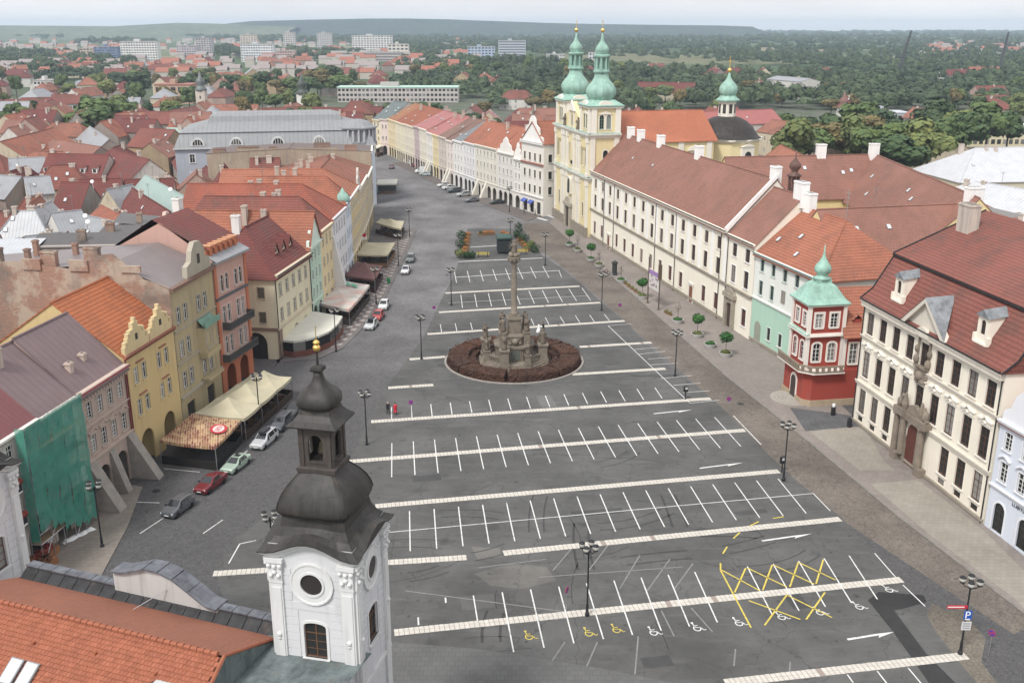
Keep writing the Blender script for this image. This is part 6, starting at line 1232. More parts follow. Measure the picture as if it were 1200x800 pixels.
fill(95, (-250, -70), (215, 420), 'in the western old town', (0, 0, 1, 1, 2, 3, 3, 6, 6, 2))
# roofs behind the curved row and around the church
for i in range(30):
    f = i/29; used.append((Vector((2.6-f*58, 271+f*128)) + Vector((9, 5)), 13))
for x_, y_, r_ in ((30, 245, 20), (50, 255, 16), (62, 262, 10), (50, 200, 22), (72, 180, 22), (60, 150, 20), (55, 110, 26)): used.append((Vector((x_, y_)), r_))
fill(34, (-75, 60), (290, 470), 'behind the curved far row', (0, 1, 1, 2, 6, 7, 4, 6))
w2 = 'beyond the church and college'; n0 = len(used)
px(797,132,905,128,16,4.5,8,7,0,what=w2); px(905,140,965,148,13,4,7,0,1,what=w2); px(1018,146,1118,160,12,5,8,0,1,what=w2,sky=0); px(748,96,815,97,12,6,7,2,1,what=w2,win=6); px(988,152,1045,155,12,4,7,3,1,what=w2); px(1060,143,1100,141,10,4,6,1,1,what=w2)
px(985,113,998,113,12,5,5,1,0,hip=(4,4),what=w2); px(910,89,950,92,14,2,8,4,0,what=w2,win=5); px(1150,128,1180,128,10,3,8,6,3,hip=(5,5),what=w2)
for u_, r_ in used[n0:]:
    for k_ in (.95, .9, .85, .8, .75): used.append((u_*k_, 13))
for x0, y0, x1, y1, lab in ((1100,174,1230,172,'long white sheet roofed hall beside the park trees'), (1095,205,1240,228,'white sheet roofed wing running down to the palace roof')):
    a, c = G(x0, y0, 15), G(x1, y1, 15); used.append((((a+c)/2).xy, 22)); ridge_house('sheet_roofed_hall', lab, 'building', a, c, 15, 7.5, 13, plaster((.6, .55, .42), .2), tin((.56, .57, .60), .06, .9, .5), win=6, chim=3, sky=1, hip=(11, 0))
a, c = G(1150, 238, 18), G(1230, 275, 18); ridge_house('side_house', 'orange roofed house with flat grey annex behind the palace', 'house', a, c, 18, 13, 6, CREAM, ORANGE, chim=1)
block('flat_roof_annex', 'flat grey roofed annex with brick chimneys behind the palace', G(1150, 258, 18)[:2], 10, 6, 19, plaster((.6, .55, .45), .3), R(-75), tin((.2, .19, .18), .2), win=2)

# ------------------------------------------------------------ big far buildings
def blockhouse(name, label, x0, x1, yt, yb, c, storeys, bays, depth=14, roofc=(.35, .34, .33), zb=0.0, bandw=False, cat='building', wc=None, group=None, rz=0.0):
    A_, B_ = G(x0, yb, zb), G(x1, yb, zb); L = (B_-A_).length; H = HT(A_.y, yt); rt = empty(name, A_, math.atan2((B_-A_).y, (B_-A_).x) + rz, label, cat, group)
    for t in (0, .5, 1): used.append((A_.lerp(B_, t).xy, L/3+8))
    b = MB(); b.box(0, L, 0, depth, -.5, H); b.build('wall', plaster(c, .15), rt); b = MB(); b.box(-.3, L+.3, -.3, depth+.3, H, H+.6); b.k = 1; b.box(L*.35, L*.5, depth*.3, depth*.7, H+.6, H+3.2); b.build('flat_roof', [flat(roofc), plaster(sc(c, .9), .1)], rt)
    hh = H/storeys; ww = L/bays; wm = wc or glass(.05)
    me = MB(); me.box(-ww*.32, ww*.32, -.06, .05, 0, hh*.5); me = me.mesh('window'); me.materials.append(wm)
    if bandw:
        me = MB(); me.box(0, L-1.2, -.08, .05, 0, hh*.45); me = me.mesh('window_band'); me.materials.append(wm)
        for s_ in range(storeys): put('window_band', me, rt, (.6, 0, s_*hh + hh*.3))
    else:
        for s_ in range(storeys):
            for i in range(bays): put('window', me, rt, (ww*(i+.5), 0, s_*hh + hh*.28))
    return rt
for n_, a in enumerate([('white slab block with tall window grid above the trees', 143, 186, 49, 75, (.72, .71, .70), 9, 14), ('bluish office slab left of the white slab block', 112, 139, 55, 73, (.16, .22, .36), 6, 9), ('lilac grey housing slab with low long front', 208, 231, 54, 70, (.52, .46, .50), 6, 8),
     ('grey tower pair next to the lilac slab', 231, 249, 45, 68, (.46, .43, .44), 9, 6), ('beige tower block behind the white long block', 282, 301, 41, 56, (.62, .52, .44), 7, 6), ('white long housing block below the beige tower', 283, 321, 52, 73, (.70, .71, .74), 7, 13), ('pale tower block near the wooded hill', 333, 346, 38, 60, (.56, .53, .52), 9, 5),
     ('grey tower block right of the pale tower', 372, 389, 39, 57, (.52, .50, .50), 8, 6), ('white hotel slab with dark window rows', 413, 460, 42, 60, (.68, .66, .65), 7, 14), ('cream annex in front of the white hotel slab', 455, 479, 52, 71, (.64, .60, .54), 5, 5), ('pink brick housing block by the long white block', 322, 346, 60, 72, (.58, .40, .36), 4, 8),
     ('blue and white row of flats among trees', 548, 580, 55, 68, (.40, .48, .62), 4, 8), ('pale low block among the northern trees', 640, 662, 64, 74, (.58, .58, .58), 3, 7), ('white low block behind the poplars', 690, 712, 62, 70, (.6, .6, .62), 2, 6), ('white works building by the rail line', 41, 62, 95, 111, (.72, .70, .68), 3, 5), ('tan block behind the works', 95, 110, 57, 72, (.55, .45, .36), 5, 4)]):
    blockhouse('housing_block', *a, group='housing blocks on the horizon')
blockhouse('office_block', 'seven storey grey office block with ribbon windows beyond the poplars', 584, 616, 48, 66, (.50, .51, .55), 6, 10, bandw=True, wc=flat((.10, .12, .17), .2))
for x_ in range(390, 545, 12):
    for y_ in (124, 130, 137): used.append((G(x_, y_).xy, 26))
blockhouse('school_building', 'long grey school with pale green flat roof across the street end', 396, 537, 103, 120, (.50, .46, .44), 3, 30, 16, (.42, .60, .52), wc=glass(.04)); blockhouse('long_hotel', 'long low cream hospital block at the right treeline', 1062, 1215, 150, 172, (.62, .56, .38), 2, 22, 14, (.55, .56, .58))
blockhouse('hangar', 'grey flat roofed hall beside the park trees', 1010, 1064, 133, 145, (.45, .46, .48), 1, 8, 14, (.5, .52, .55)); blockhouse('parking_deck', 'long grey parking deck with open levels', 395, 470, 62, 72, (.48, .44, .43), 3, 12, 20, bandw=True, wc=flat((.15, .13, .13))); blockhouse('depot', 'long depot roof in the far trees', 1095, 1180, 87, 92, (.5, .5, .52), 1, 10, 20)
blockhouse('brick_hall', 'old brick hall with arched window among the western roofs', 183, 226, 100, 122, (.46, .33, .25), 2, 5, 18, (.32, .14, .1)); blockhouse('grey_block', 'grey blue terrace block behind the tree clump', 60, 135, 101, 110, (.42, .44, .50), 1, 12, 20)
# far church spires and cranes
def spire(label, x, yb, yt, r, wall, rf, zb=0):
    p = G(x, yb, zb); H = HT(p.y, yt); rt = empty('church_spire', p, 0, label, 'spire'); MB().box(-r, r, -r, r, -.2, H*.55).build('wall', wall, rt); b = MB(); b.smooth = True; b.lathe([(r*1.3, H*.55), (r*1.35, H*.58), (r*.8, H*.64), (r*.7, H*.68), (r*1.0, H*.74), (r*.9, H*.8), (r*.4, H*.87), (r*.12, H)], 12); b.build('onion_cap', rf, rt)
    for z in (.2, .36): MB().box(-.4, .4, -r-.05, -r+.02, H*z, H*z+1.6).build('window', DKB, rt)
spire('small grey church turret with lead onion cap in the western roofs', 238, 133, 84, 2.6, plaster((.6, .52, .45)), slate((.12, .13, .13))); spire('white gabled turret with dark onion spire above red roofs', 356, 140, 86, 2.6, plaster((.74, .72, .68)), slate((.06, .07, .06)))
spire('dark domed turret beside the purple mansard roof', 105, 228, 186, 2.0, plaster((.4, .38, .36)), slate((.07, .08, .075))); spire('white castle-like turret at the edge of the park', 986, 150, 108, 2.2, plaster((.66, .64, .60)), tiles((.3, .16, .14)))
used.append((G(356, 140).xy, 14)); dormers(px(305,127,352,125,12,5,6,1,0,what='dormered, around the gabled turret'), 3, 15, 7, 5, 6, WHITE); dormers(px(362,125,415,127,12,5,6,2,0,what='dormered, around the gabled turret'), 4, 16, 7, 5, 6, WHITE)
def mast(label, x0, y0, x1, y1, Y, w, name, cat):
    k = Y; p = Vector(((x0-600)/FPX*Y*1.0, Y, HT(Y, y0))); q = Vector(((x1-600)/FPX*Y, Y, HT(Y, y1))); p.z = 0
    b = MB(); d = (q-p)
    for sx in (-1, 1):
        for sy in (-1, 1): b.tube(p + Vector((sx*w, sy*w, 0)), q + Vector((sx*w*.4, sy*w*.4, 0)), .35, .25, 4)
    n = 14
    for i in range(n): a = p + d*(i/n); c = p + d*((i+1)/n); s_ = w*(1-.6*i/n); b.tube(a + Vector((-s_, -s_, 0)), c + Vector((s_, -s_, 0)), .2, n=4); b.tube(a + Vector((s_, s_, 0)), c + Vector((-s_, s_, 0)), .2, n=4)
    tag(b.build(name, flat((.08, .08, .09))), label, cat)
mast('leaning dark crane boom above the forest', 1035, 85, 1047, 36, 900, 1.2, 'crane_boom', 'crane'); mast('lattice mast standing in the forest', 1150, 92, 1156, 38, 950, 1.0, 'lattice_mast', 'mast')

# ------------------------------------------------------------ trees
def crown_mesh(seed, n=900, s0=.55, blobs=11, tall=1.0, core=True):
    g = np.random.default_rng(seed); V = []; F = []
    cs = []; 
    for i in range(blobs):
        a = g.uniform(0, 6.28); rr = g.uniform(.1, .62); cs.append((rr*math.cos(a), rr*math.sin(a), g.uniform(-.45, .6)*tall, g.uniform(.30, .5)))
    for i in range(n):
        c = cs[g.integers(len(cs))]; d = g.normal(size=3); d /= np.linalg.norm(d)
        if d[2] < -.5: d[2] *= -1
        p = np.array(c[:3]) + d*c[3]*g.uniform(.72, 1.06)*np.array((1, 1, .85)); nrm = d + g.normal(size=3)*.28; nrm /= np.linalg.norm(nrm)
        u = np.cross(nrm, (0, 0, 1.0)); u /= max(1e-3, np.linalg.norm(u)); v = np.cross(nrm, u); s_ = s0*g.uniform(.06, .14); k = len(V)
        V += [p + u*s_, p + v*s_*.8, p - u*s_, p - v*s_*.8]; F.append((k, k+1, k+2, k+3))
    for c in cs:
        k = len(V); rs = [(.05, -.8), (.6, -.5), (.8, 0), (.6, .5), (.05, .78)]
        for r_, z_ in rs: V += [np.array((c[0] + c[3]*.82*r_*math.cos(1.257*j), c[1] + c[3]*.82*r_*math.sin(1.257*j), c[2] + c[3]*.75*z_)) for j in range(5)]
        for i in range(4): F += [(k+i*5+j, k+i*5+(j+1) % 5, k+i*5+5+(j+1) % 5, k+i*5+5+j) for j in range(5)]
    me = bpy.data.meshes.new('crown'); me.from_pydata([tuple(v) for v in V], [], F)
    return me
LEAVES = [leaf((.10, .15, .055)), leaf((.075, .12, .05)), leaf((.14, .175, .065)), leaf((.17, .145, .065)), leaf((.06, .095, .048))]
CROWNS = []
for k in range(5):
    for ci in range(5):
        if ci == 0: base = crown_mesh(k, 1500, 1.15, 12 + k, 1.0)
        me = base if ci == 0 else base.copy(); me.materials.clear(); me.materials.append(LEAVES[ci]); CROWNS.append(me)
b = MB(); b.tube((0, 0, -.1), (0, 0, .5), .05, .035, 7)
for a in range(5): t = R(72*a); b.tube((0, 0, .38), (.32*math.cos(t), .32*math.sin(t), .66), .022, .008, 5)
TRUNK = b.mesh('trunk'); TRUNK.materials.append(flat((.09, .07, .055), .9))
POP = []
for k in range(2): me = crown_mesh(40+k, 900, .8, 14, 3.4); me.materials.append(LEAVES[4]); POP.append(me)
tg = random.Random(77)
TONE = ('leafy green', 'deep green', 'light green', 'yellowing', 'blackish green')
def tree(x, y, h, r, label, group, ci=None, zb=0.0, pop=False, name='deciduous_tree'):
    if ci is None and not pop: ci = tg.randrange(5); label = f"{('small', 'mid sized', 'tall')[0 if h < 13 else 1 if h < 16 else 2]} {('narrow', 'broad')[int(r > 6)]} {TONE[ci]} tree {label}"
    rt = empty(name, (x, y, zb), tg.uniform(0, 6.28), label, 'tree', group)
    t = put('trunk', TRUNK, rt); t.scale = (h*.5, h*.5, h)
    k = tg.randrange(5); c = put('crown', POP[k % 2] if pop else CROWNS[k*5 + (ci or 0)], rt, (0, 0, h*.60)); c.scale = (r, r, h*.13 if pop else h*.42); return rt
for i, (x, y, ci) in enumerate([(925,195,2),(948,188,0),(968,180,3),(990,178,2),(1010,176,3),(940,170,4),(975,166,1),(1003,162,0),(1035,182,1),(1060,190,0),(1085,200,2),(1040,168,4),(1072,178,1),(1100,182,0),(1020,196,0),(1050,202,1),(1130,176,1),(1155,172,0),(1120,168,2),(1180,168,1),(1092,166,4),(1005,190,2)]):
    p = G(x, y, 5); tree(p.x, p.y, tg.uniform(16, 21), tg.uniform(7.5, 10), ('leafy green tree in the park behind the college', 'dark green tree in the park behind the college', 'light green tree in the park behind the college', 'yellowing tree in the park behind the college', 'blackish green tree in the park behind the college')[ci], 'park trees behind the college', ci)
def scatter(n, xr, yr, lab, grp, h=(11, 17), k=.55):
    m_ = 0
    for _ in range(n*25):
        if m_ >= n: break
        y = math.exp(tg.uniform(math.log(yr[0]), math.log(yr[1]))); x = (tg.uniform(*xr)-600)/FPX*y; c = Vector((x, y)); r = tg.uniform(4.5, 7.5)
        if not free(c, r*.6, k): continue
        tree(x, y, tg.uniform(*h), r, lab, grp); m_ += 1
for x, y, r_ in ((100,160,7),(118,155,9),(135,150,8),(118,166,8),(118,138,6),(0,160,7),(165,112,9),(155,118,6),(205,166,3),(372,106,9),(385,104,10),(362,112,8),(400,108,8),(345,112,7),(310,108,8),(330,112,7),(290,106,7),(270,104,7),(250,102,7),(233,98,7),(140,100,7),(160,98,7)):
    p = G(x, y, 4); tree(p.x, p.y, r_*2.2, r_*1.35, 'standing between the western roofs', 'trees between the western roofs')
# suburb houses between the western trees
sg = random.Random(9); cg = sg
def scat_house(n, xr, yr, what, ris):
    m_ = 0
    for _ in range(n*20):
        if m_ >= n: break
        y = math.exp(sg.uniform(math.log(yr[0]), math.log(yr[1]))); x = (sg.uniform(*xr)-600)/FPX*y; c = Vector((x, y)); L = sg.uniform(12, 26); hw = sg.uniform(5, 7)
        if not free(c, L/2, .75): continue
        a = sg.choice((.1, 1.6)) + sg.uniform(-.3, .3); d = Vector((math.cos(a), math.sin(a)))*L/2; h = sg.random() < .5
        city(c-d, c+d, sg.uniform(9, 14), 4.5, hw, sg.choice(ris), sg.randrange(5), (hw*.8, hw*.8) if h else (0, 0), 3, 2, what, 0, 1); m_ += 1
scat_house(105, (-30, 480), (420, 1250), 'in the western suburb', (0, 1, 2, 1, 0, 4)); scat_house(26, (500, 1200), (430, 1100), 'at the forest edge', (0, 1, 1, 2))

scatter(60, (-40, 480), (430, 900), 'in the western suburb', 'trees of the western suburb')
scatter(80, (430, 1240), (400, 760), 'at the near edge of the forest', 'trees at the forest edge', (8, 14), .75)
for i in range(9): p = G(580 + i*8 + tg.uniform(-2, 2), 84, 0); tree(p.x, p.y, tg.uniform(18, 23), 3.2, 'slim dark poplar in the row before the office block', 'poplar row', pop=True, name='poplar_tree')
for i in range(24):
    p = G(tg.uniform(480, 760), tg.uniform(84, 104), 0); tree(p.x, p.y, tg.uniform(14, 20), tg.uniform(5, 8), 'behind the school and curved row', 'trees behind the curved row')
# far woods: one mass of crowns, tens of thousands of leaf clumps
def woods(name, n, xr, yr, sd, mat, keep=None, gap=.0, hh=(7, 16)):
    g = np.random.default_rng(sd); tv = []; tf = []
    for i in range(95):
        d = g.normal(size=3); d /= np.linalg.norm(d); d[2] = abs(d[2])*1.0 - .1; p = d*np.array((1, 1, .9))*g.uniform(.75, 1.05); nr = d + g.normal(size=3)*.25; nr /= np.linalg.norm(nr); u = np.cross(nr, (0, 0, 1.0)); u /= max(1e-3, np.linalg.norm(u)); v = np.cross(nr, u); s_ = g.uniform(.10, .22); k = len(tv)
        tv += [p + u*s_, p + v*s_*.8, p - u*s_, p - v*s_*.8]; tf.append((k, k+1, k+2, k+3))
    rr_ = [(0.05, -.12), (.50, .0), (.64, .26), (.53, .5), (.29, .64), (.03, .68)]; k0 = len(tv)
    for r_, z_ in rr_: tv += [np.array((r_*math.cos(6.283*j/8)*g.uniform(.88, 1.1), r_*math.sin(6.283*j/8)*g.uniform(.88, 1.1), z_)) for j in range(8)]
    for i in range(5): tf += [(k0+i*8+j, k0+i*8+(j+1) % 8, k0+i*8+8+(j+1) % 8, k0+i*8+8+j) for j in range(8)]
    tv = np.array(tv); tf = np.array(tf); Y = np.exp(g.uniform(math.log(yr[0]), math.log(yr[1]), n)); X = (g.uniform(xr[0], xr[1], n)-600)/FPX*Y
    ok = np.ones(n, bool)
    blk = np.sin(X*.0042+1.3)*np.sin(Y*.0031+.7) + .6*np.sin(X*.011+Y*.007); ok &= blk > gap
    for u, r in used: ok &= (X-u.x)**2 + (Y-u.y)**2 > (r*.8+3)**2
    X, Y = X[ok], Y[ok]; m_ = len(X); r = g.uniform(3, 8.5, m_)*np.maximum(1, Y/1600); h = g.uniform(*hh, m_)*(.75 + .3*np.minimum(2.5, Y/1300))
    a = g.uniform(0, 6.28, m_); ca, sa = np.cos(a), np.sin(a); vx = (tv[None, :, 0]*ca[:, None] - tv[None, :, 1]*sa[:, None])*r[:, None] + X[:, None]; vy = (tv[None, :, 0]*sa[:, None] + tv[None, :, 1]*ca[:, None])*r[:, None] + Y[:, None]; vz = (tv[None, :, 2]*.55 + .5)*h[:, None]
    verts = np.stack([vx, vy, vz], -1).reshape(-1, 3); faces = (tf[None] + (np.arange(m_)*len(tv))[:, None, None]).reshape(-1, 4)
    me = bpy.data.meshes.new(name); me.vertices.add(len(verts)); me.vertices.foreach_set('co', verts.ravel()); me.loops.add(faces.size); me.loops.foreach_set('vertex_index', faces.ravel().astype(np.int32)); me.polygons.add(len(faces)); me.polygons.foreach_set('loop_start', np.arange(0, faces.size, 4, dtype=np.int32)); me.polygons.foreach_set('loop_total', np.full(len(faces), 4, dtype=np.int32)); me.update(); me.materials.append(mat); return put(name, me)
def farleaf(c):
    m = MT('woodland_leaves'); p = m.pos(); a = m.noise(m.scl(p, (1, 1, .3)), .045, 2); bb = m.noise(p, .008, 4)
    col = m.mix(m.ramp(a, .3, .7), sc(c, .7), sc(c, 1.45)); col = m.mix(m.math('MULTIPLY', m.ramp(bb, .45, .65), .6), col, (c[0]*.6, c[1]*.7, c[2]*.9)); return m.fin(col, .8, spec=.15)
tag(woods('forest', 7500, (470, 1420), (600, 7500), 5, farleaf((.068, .094, .048)), gap=-.75), 'wide dark green forest stretching to the horizon', 'forest', kind='stuff')
tag(woods('suburb_woods', 7000, (-220, 520), (900, 5000), 6, farleaf((.068, .094, .048)), gap=.2), 'belts of trees between the western suburbs and fields', 'woodland', kind='stuff')
# far suburb houses too small to tell apart
g = np.random.default_rng(3); b = MB(); nb = [b, MB(), MB()]
for i in range(420):
    y = math.exp(g.uniform(math.log(950), math.log(3200))); x = (g.uniform(-60, 560)-600)/FPX*y if i % 5 else (g.uniform(1060, 1260)-600)/FPX*g.uniform(1500, 2600); 
    if i % 5 == 0: y = g.uniform(1700, 2600); x = (g.uniform(1060, 1260)-600)/FPX*y
    w, d, h = g.uniform(8, 22), g.uniform(8, 14), g.uniform(5, 10); m_ = nb[i % 2]
    nb[0].box(x-w/2, x+w/2, y-d/2, y+d/2, -.1, h)
    nb[1 + i % 2].poly([(x-w/2-.4, y-d/2-.4, h), (x+w/2+.4, y-d/2-.4, h), (x+w/2, y, h+4), (x-w/2, y, h+4)]); nb[1 + i % 2].poly([(x+w/2+.4, y+d/2+.4, h), (x-w/2-.4, y+d/2+.4, h), (x-w/2, y, h+4), (x+w/2, y, h+4)])
for bb, m_, nm in ((nb[0], plaster((.50, .46, .41), .3), 'far_suburb_walls'), (nb[1], flat((.30, .12, .08)), 'far_suburb_red_roofs'), (nb[2], flat((.28, .24, .23)), 'far_suburb_grey_roofs')): tag(bb.build(nm, m_), 'far suburb houses dotted between the fields', 'suburb', kind='stuff')
# hills on the horizon
def hill(name, pts, Y, depth, mat):
    b = MB(); b.smooth = True; fr = [b.vert(((x-600)/FPX*Y, Y, 0)) for x, y in pts]; md = [b.vert(((x-600)/FPX*Y, Y+depth*.5, max(.5, HT(Y+depth*.5, y)))) for x, y in pts]; bk = [b.vert(((x-600)/FPX*Y, Y+depth, 0)) for x, y in pts]
    for i in range(len(pts)-1): b.face((fr[i], fr[i+1], md[i+1], md[i])); b.face((md[i], md[i+1], bk[i+1], bk[i]))
    return struct(b.build(name, mat))
hill('hill', [(225, 32), (245, 28), (275, 25), (320, 24), (370, 23), (420, 22), (470, 22), (520, 23), (580, 25), (640, 27), (700, 28.4), (780, 29.4), (860, 30.2), (900, 31.5)], 3900, 900, farleaf((.045, .065, .05)))
hill('hill', [(-200, 31), (-50, 30), (100, 31), (180, 27), (230, 28), (330, 32)], 3600, 900, farleaf((.11, .13, .08)))
# haze: one closed box of thin pale air round everything
hz = MB(); hz.box(-8200, 8200, -420, 9700, -1.2, 96)
me = hz.mesh('haze'); hm = bpy.data.materials.new('haze_air'); hm.use_nodes = True; nt_ = hm.node_tree; nt_.nodes.clear()
pv = nt_.nodes.new('ShaderNodeVolumePrincipled'); ou = nt_.nodes.new('ShaderNodeOutputMaterial'); nt_.links.new(pv.outputs[0], ou.inputs['Volume'])
pv.inputs['Color'].default_value = (.66, .80, 1.0, 1); pv.inputs['Density'].default_value = 0.00012; pv.inputs['Anisotropy'].default_value = 0.1
me.materials.append(hm); tag(put('haze', me), 'pale summer haze over the whole town', 'haze', kind='stuff')
# ------------------------------------------------------------ Marian column in its hedge ring
MC = Vector((0.3, 142.2, 0)); MS = stone((0.235, 0.2, 0.16), .5); MS2 = stone((0.26, 0.222, 0.178), .5)
rt = empty('marian_column', MC, R(4), 'tall weathered stone column with crowning figure on a balustraded pedestal', 'monument')
def poly8(r, k=.72): return [(r*math.cos(R(22.5+45*i)), r*math.sin(R(22.5+45*i))) for i in range(8)]
for i, (r, z) in enumerate(((5.6, .25), (5.3, .5), (5.0, .75))): b = MB(); b.prism(poly8(r), 0 if i == 0 else z-.25, z); b.build('step', MS2, rt)
bal = MB(); bal.lathe([(.10, 0), (.13, .1), (.06, .25), (.12, .45), (.06, .6), (.12, .7)], 7); bal = bal.mesh('baluster'); bal.materials.append(MS)
pts = [Vector((*p, .75)) for p in poly8(4.5)]
for i in range(8):
    p, q = pts[i], pts[(i+1) % 8]
    if i == 5: continue
    t = (q-p).normalized(); n_ = Vector((-t.y, t.x, 0))*.14
    b = MB(); b.prism([p-n_, q-n_, q+n_, p+n_], 1.6, 1.8); b.prism([p-n_, q-n_, q+n_, p+n_], .75, .9); b.build('handrail', MS, rt)
    for j in range(1, 9): o = put('baluster', bal, rt, p.lerp(q, j/9)); o.location.z = .9
for i in range(8):
    p = pts[i]; b = MB(); k = 1.55 if i % 2 else 1.0; h = 2.9 if i % 2 else 2.1
    b.box(p.x-.5*k, p.x+.5*k, p.y-.5*k, p.y+.5*k, .0, 1.0); b.box(p.x-.4*k, p.x+.4*k, p.y-.4*k, p.y+.4*k, 1.0, h); b.box(p.x-.5*k, p.x+.5*k, p.y-.5*k, p.y+.5*k, h, h+.25); b.build('pedestal', MS, rt)
    o = put('statue', SM[i % 4], rt, (p.x, p.y, h+.25), R(40*i)); o.scale = (1.1, 1.1, 1.3 if i % 2 else 1.05)
b = MB(); b.prism(poly8(3.0), .75, 2.7); b.prism(poly8(3.25), 2.7, 3.0); b.prism(poly8(2.3), 3.0, 4.3); b.prism(poly8(2.55), 4.3, 4.55); b.build('lower_pedestal', MS, rt)
b = MB(); b.box(-.8, .8, -2.85, -2.7, 1.0, 2.5); b.k = 1; b.box(-.65, .65, -2.9, -2.84, 1.1, 2.4); b.build('relief_panel', [MS2, stone((.12, .13, .11), .3)], rt)
b = MB(); b.smooth = True; b.ball((0, -2.15, 3.7), .55, 10, 7); [b.ball((x, -2.1, z), .25, 7, 5) for x, z in ((-.7, 3.4), (.7, 3.4), (-.5, 4.0), (.5, 4.0))]; b.build('carved_relief', MS2, rt)
for sx in (-1, 1):
    for sy in (-1, 1):
        b = MB(); x, y = sx*1.75, sy*1.6; b.box(x-.45, x+.45, y-.45, y+.45, 3.0, 4.9); b.box(x-.55, x+.55, y-.55, y+.55, 4.9, 5.1); b.build('pedestal', MS, rt); o = put('statue', SM[(sx+sy) % 4], rt, (x, y, 5.1), R(70*sx*sy)); o.scale = (1.25, 1.25, 1.25)
b = MB(); b.box(-.95, .95, -.95, .95, 4.5, 6.6); b.box(-1.1, 1.1, -1.1, 1.1, 6.6, 6.9); b.box(-.8, .8, -.8, .8, 6.9, 7.3); b.build('upper_pedestal', MS, rt)
b = MB(); b.smooth = True; b.lathe([(.66, 7.3), (.7, 7.5), (.45, 7.7), (.46, 9.0), (.43, 12.0), (.36, 15.0), (.4, 15.1)], 16); b.build('column_shaft', MS2, rt)
b = MB(); b.lathe([(.5, 15.0), (.6, 15.2), (.85, 15.6), (.95, 15.8), (.9, 16.0)], 8); [b.ball((.75*math.cos(R(45*i)), .75*math.sin(R(45*i)), 15.5), .22, 6, 5) for i in range(8)]; b.build('capital', MS, rt)
b = MB(); b.smooth = True; [b.ball((.55*math.cos(R(72*i)), .55*math.sin(R(72*i)), 16.25), .38, 8, 6) for i in range(5)]; b.build('cloud_base', MS, rt)
o = put('crowning_figure', SM[1], rt, (0, 0, 16.4)); o.scale = (1.2, 1.2, 1.05)
b = MB(); [b.tube((.5*math.cos(R(30*i)), .15, 17.6+.5*math.sin(R(30*i))), (.95*math.cos(R(30*i)), .15, 17.6+.95*math.sin(R(30*i))), .05, .02, 4) for i in range(12)]; b.build('halo_rays', MS, rt)
# hedge ring: separate clipped shrub blocks with gaps
HL = leaf((.068, .036, .025), .45)
def hedge_block(r0, r1, a0, a1, h, seed):
    g = random.Random(seed); b = MB(); n = int((a1-a0)*r1/.35); ns = 6
    def P(r, a, z): return (r*math.cos(a), r*math.sin(a), z)
    prof = []
    for k in range(5): prof.append((r1 - .12*(k/4)**2, h*k/4*.92))
    m_ = int((r1-r0)/.5)
    for k in range(1, m_): prof.append((r1 - (r1-r0)*k/m_, h))
    for k in range(4, -1, -1): prof.append((r0 + .1*(k/4)**2, h*k/4*.92))
    ids = [[b.vert(P(r + g.uniform(-.09, .09), a0 + (a1-a0)*i/n + g.uniform(-.006, .006), z*(1 + g.uniform(-.06, .06)))) for r, z in prof] for i in range(n+1)]
    for i in range(n):
        for j in range(len(prof)-1): b.face((ids[i][j], ids[i][j+1], ids[i+1][j+1], ids[i+1][j]))
    b.face(ids[0]); b.face(ids[-1][::-1])
    for _ in range(int((a1-a0)*(r1*r1-r0*r0)/2*16)):       # loose twigs and leaves on top
        r = math.sqrt(g.uniform(r0*r0, r1*r1)); a = g.uniform(a0, a1); c = Vector(P(r, a, h + g.uniform(-.05, .10)))
        if g.random() < .3: c = Vector(P(r1+.03, a, g.uniform(.15, h)))
        u = Vector((g.uniform(-1, 1), g.uniform(-1, 1), g.uniform(-.6, .6))).normalized()*.13; v = u.cross(Vector((g.uniform(-1, 1), g.uniform(-1, 1), 1))).normalized()*.09; b.poly([c-u, c-v, c+u, c+v])
    return b
for k, (r0, r1, a0, a1) in enumerate([(6.8, 9.9, R(2), R(36)), (6.8, 9.9, R(39), R(75)), (6.8, 9.9, R(78), R(105)), (6.8, 9.9, R(108), R(143)), (6.8, 9.9, R(146), R(178)), (6.8, 9.9, R(181), R(214)), (6.8, 9.9, R(217), R(262)), (6.8, 9.9, R(265), R(310)), (6.8, 9.9, R(313), R(358))]):
    rh = empty('hedge', MC, 0, 'clipped dark red hedge block in the ring around the column', 'hedge', 'hedge blocks around the column'); hedge_block(r0, r1, a0, a1, 1.15, k).build('foliage', HL, rh)
for k, (a0, a1) in enumerate(((R(150), R(172)), (R(176), R(208)), (R(332), R(360)), (R(4), R(30)))):
    rh = empty('hedge', MC, 0, 'inner dark red hedge block between the ring and the steps', 'hedge', 'inner hedge blocks beside the column'); hedge_block(5.75, 6.6, a0, a1, .8, 30+k).build('foliage', HL, rh)
struct(MB().lathe([(10.15, 0), (10.15, .05)], 64, MC).build('flower_bed', flat((.06, .04, .03), .95)))
kr = empty('kerb_ring', MC, 0, 'round pale stone kerb enclosing the hedge ring', 'kerb')
kbm = MB(); a = 2*math.pi/72*.97; kbm.prism([(10.15, 0), (10.45, 0), (10.45*math.cos(a), 10.45*math.sin(a)), (10.15*math.cos(a), 10.15*math.sin(a))], 0, .16); kbm = kbm.mesh('kerb_stone'); kbm.materials.append(stone((.36, .33, .3), .3))
for i in range(72): put('kerb_stone', kbm, kr, (0, 0, 0), 2*math.pi*i/72)

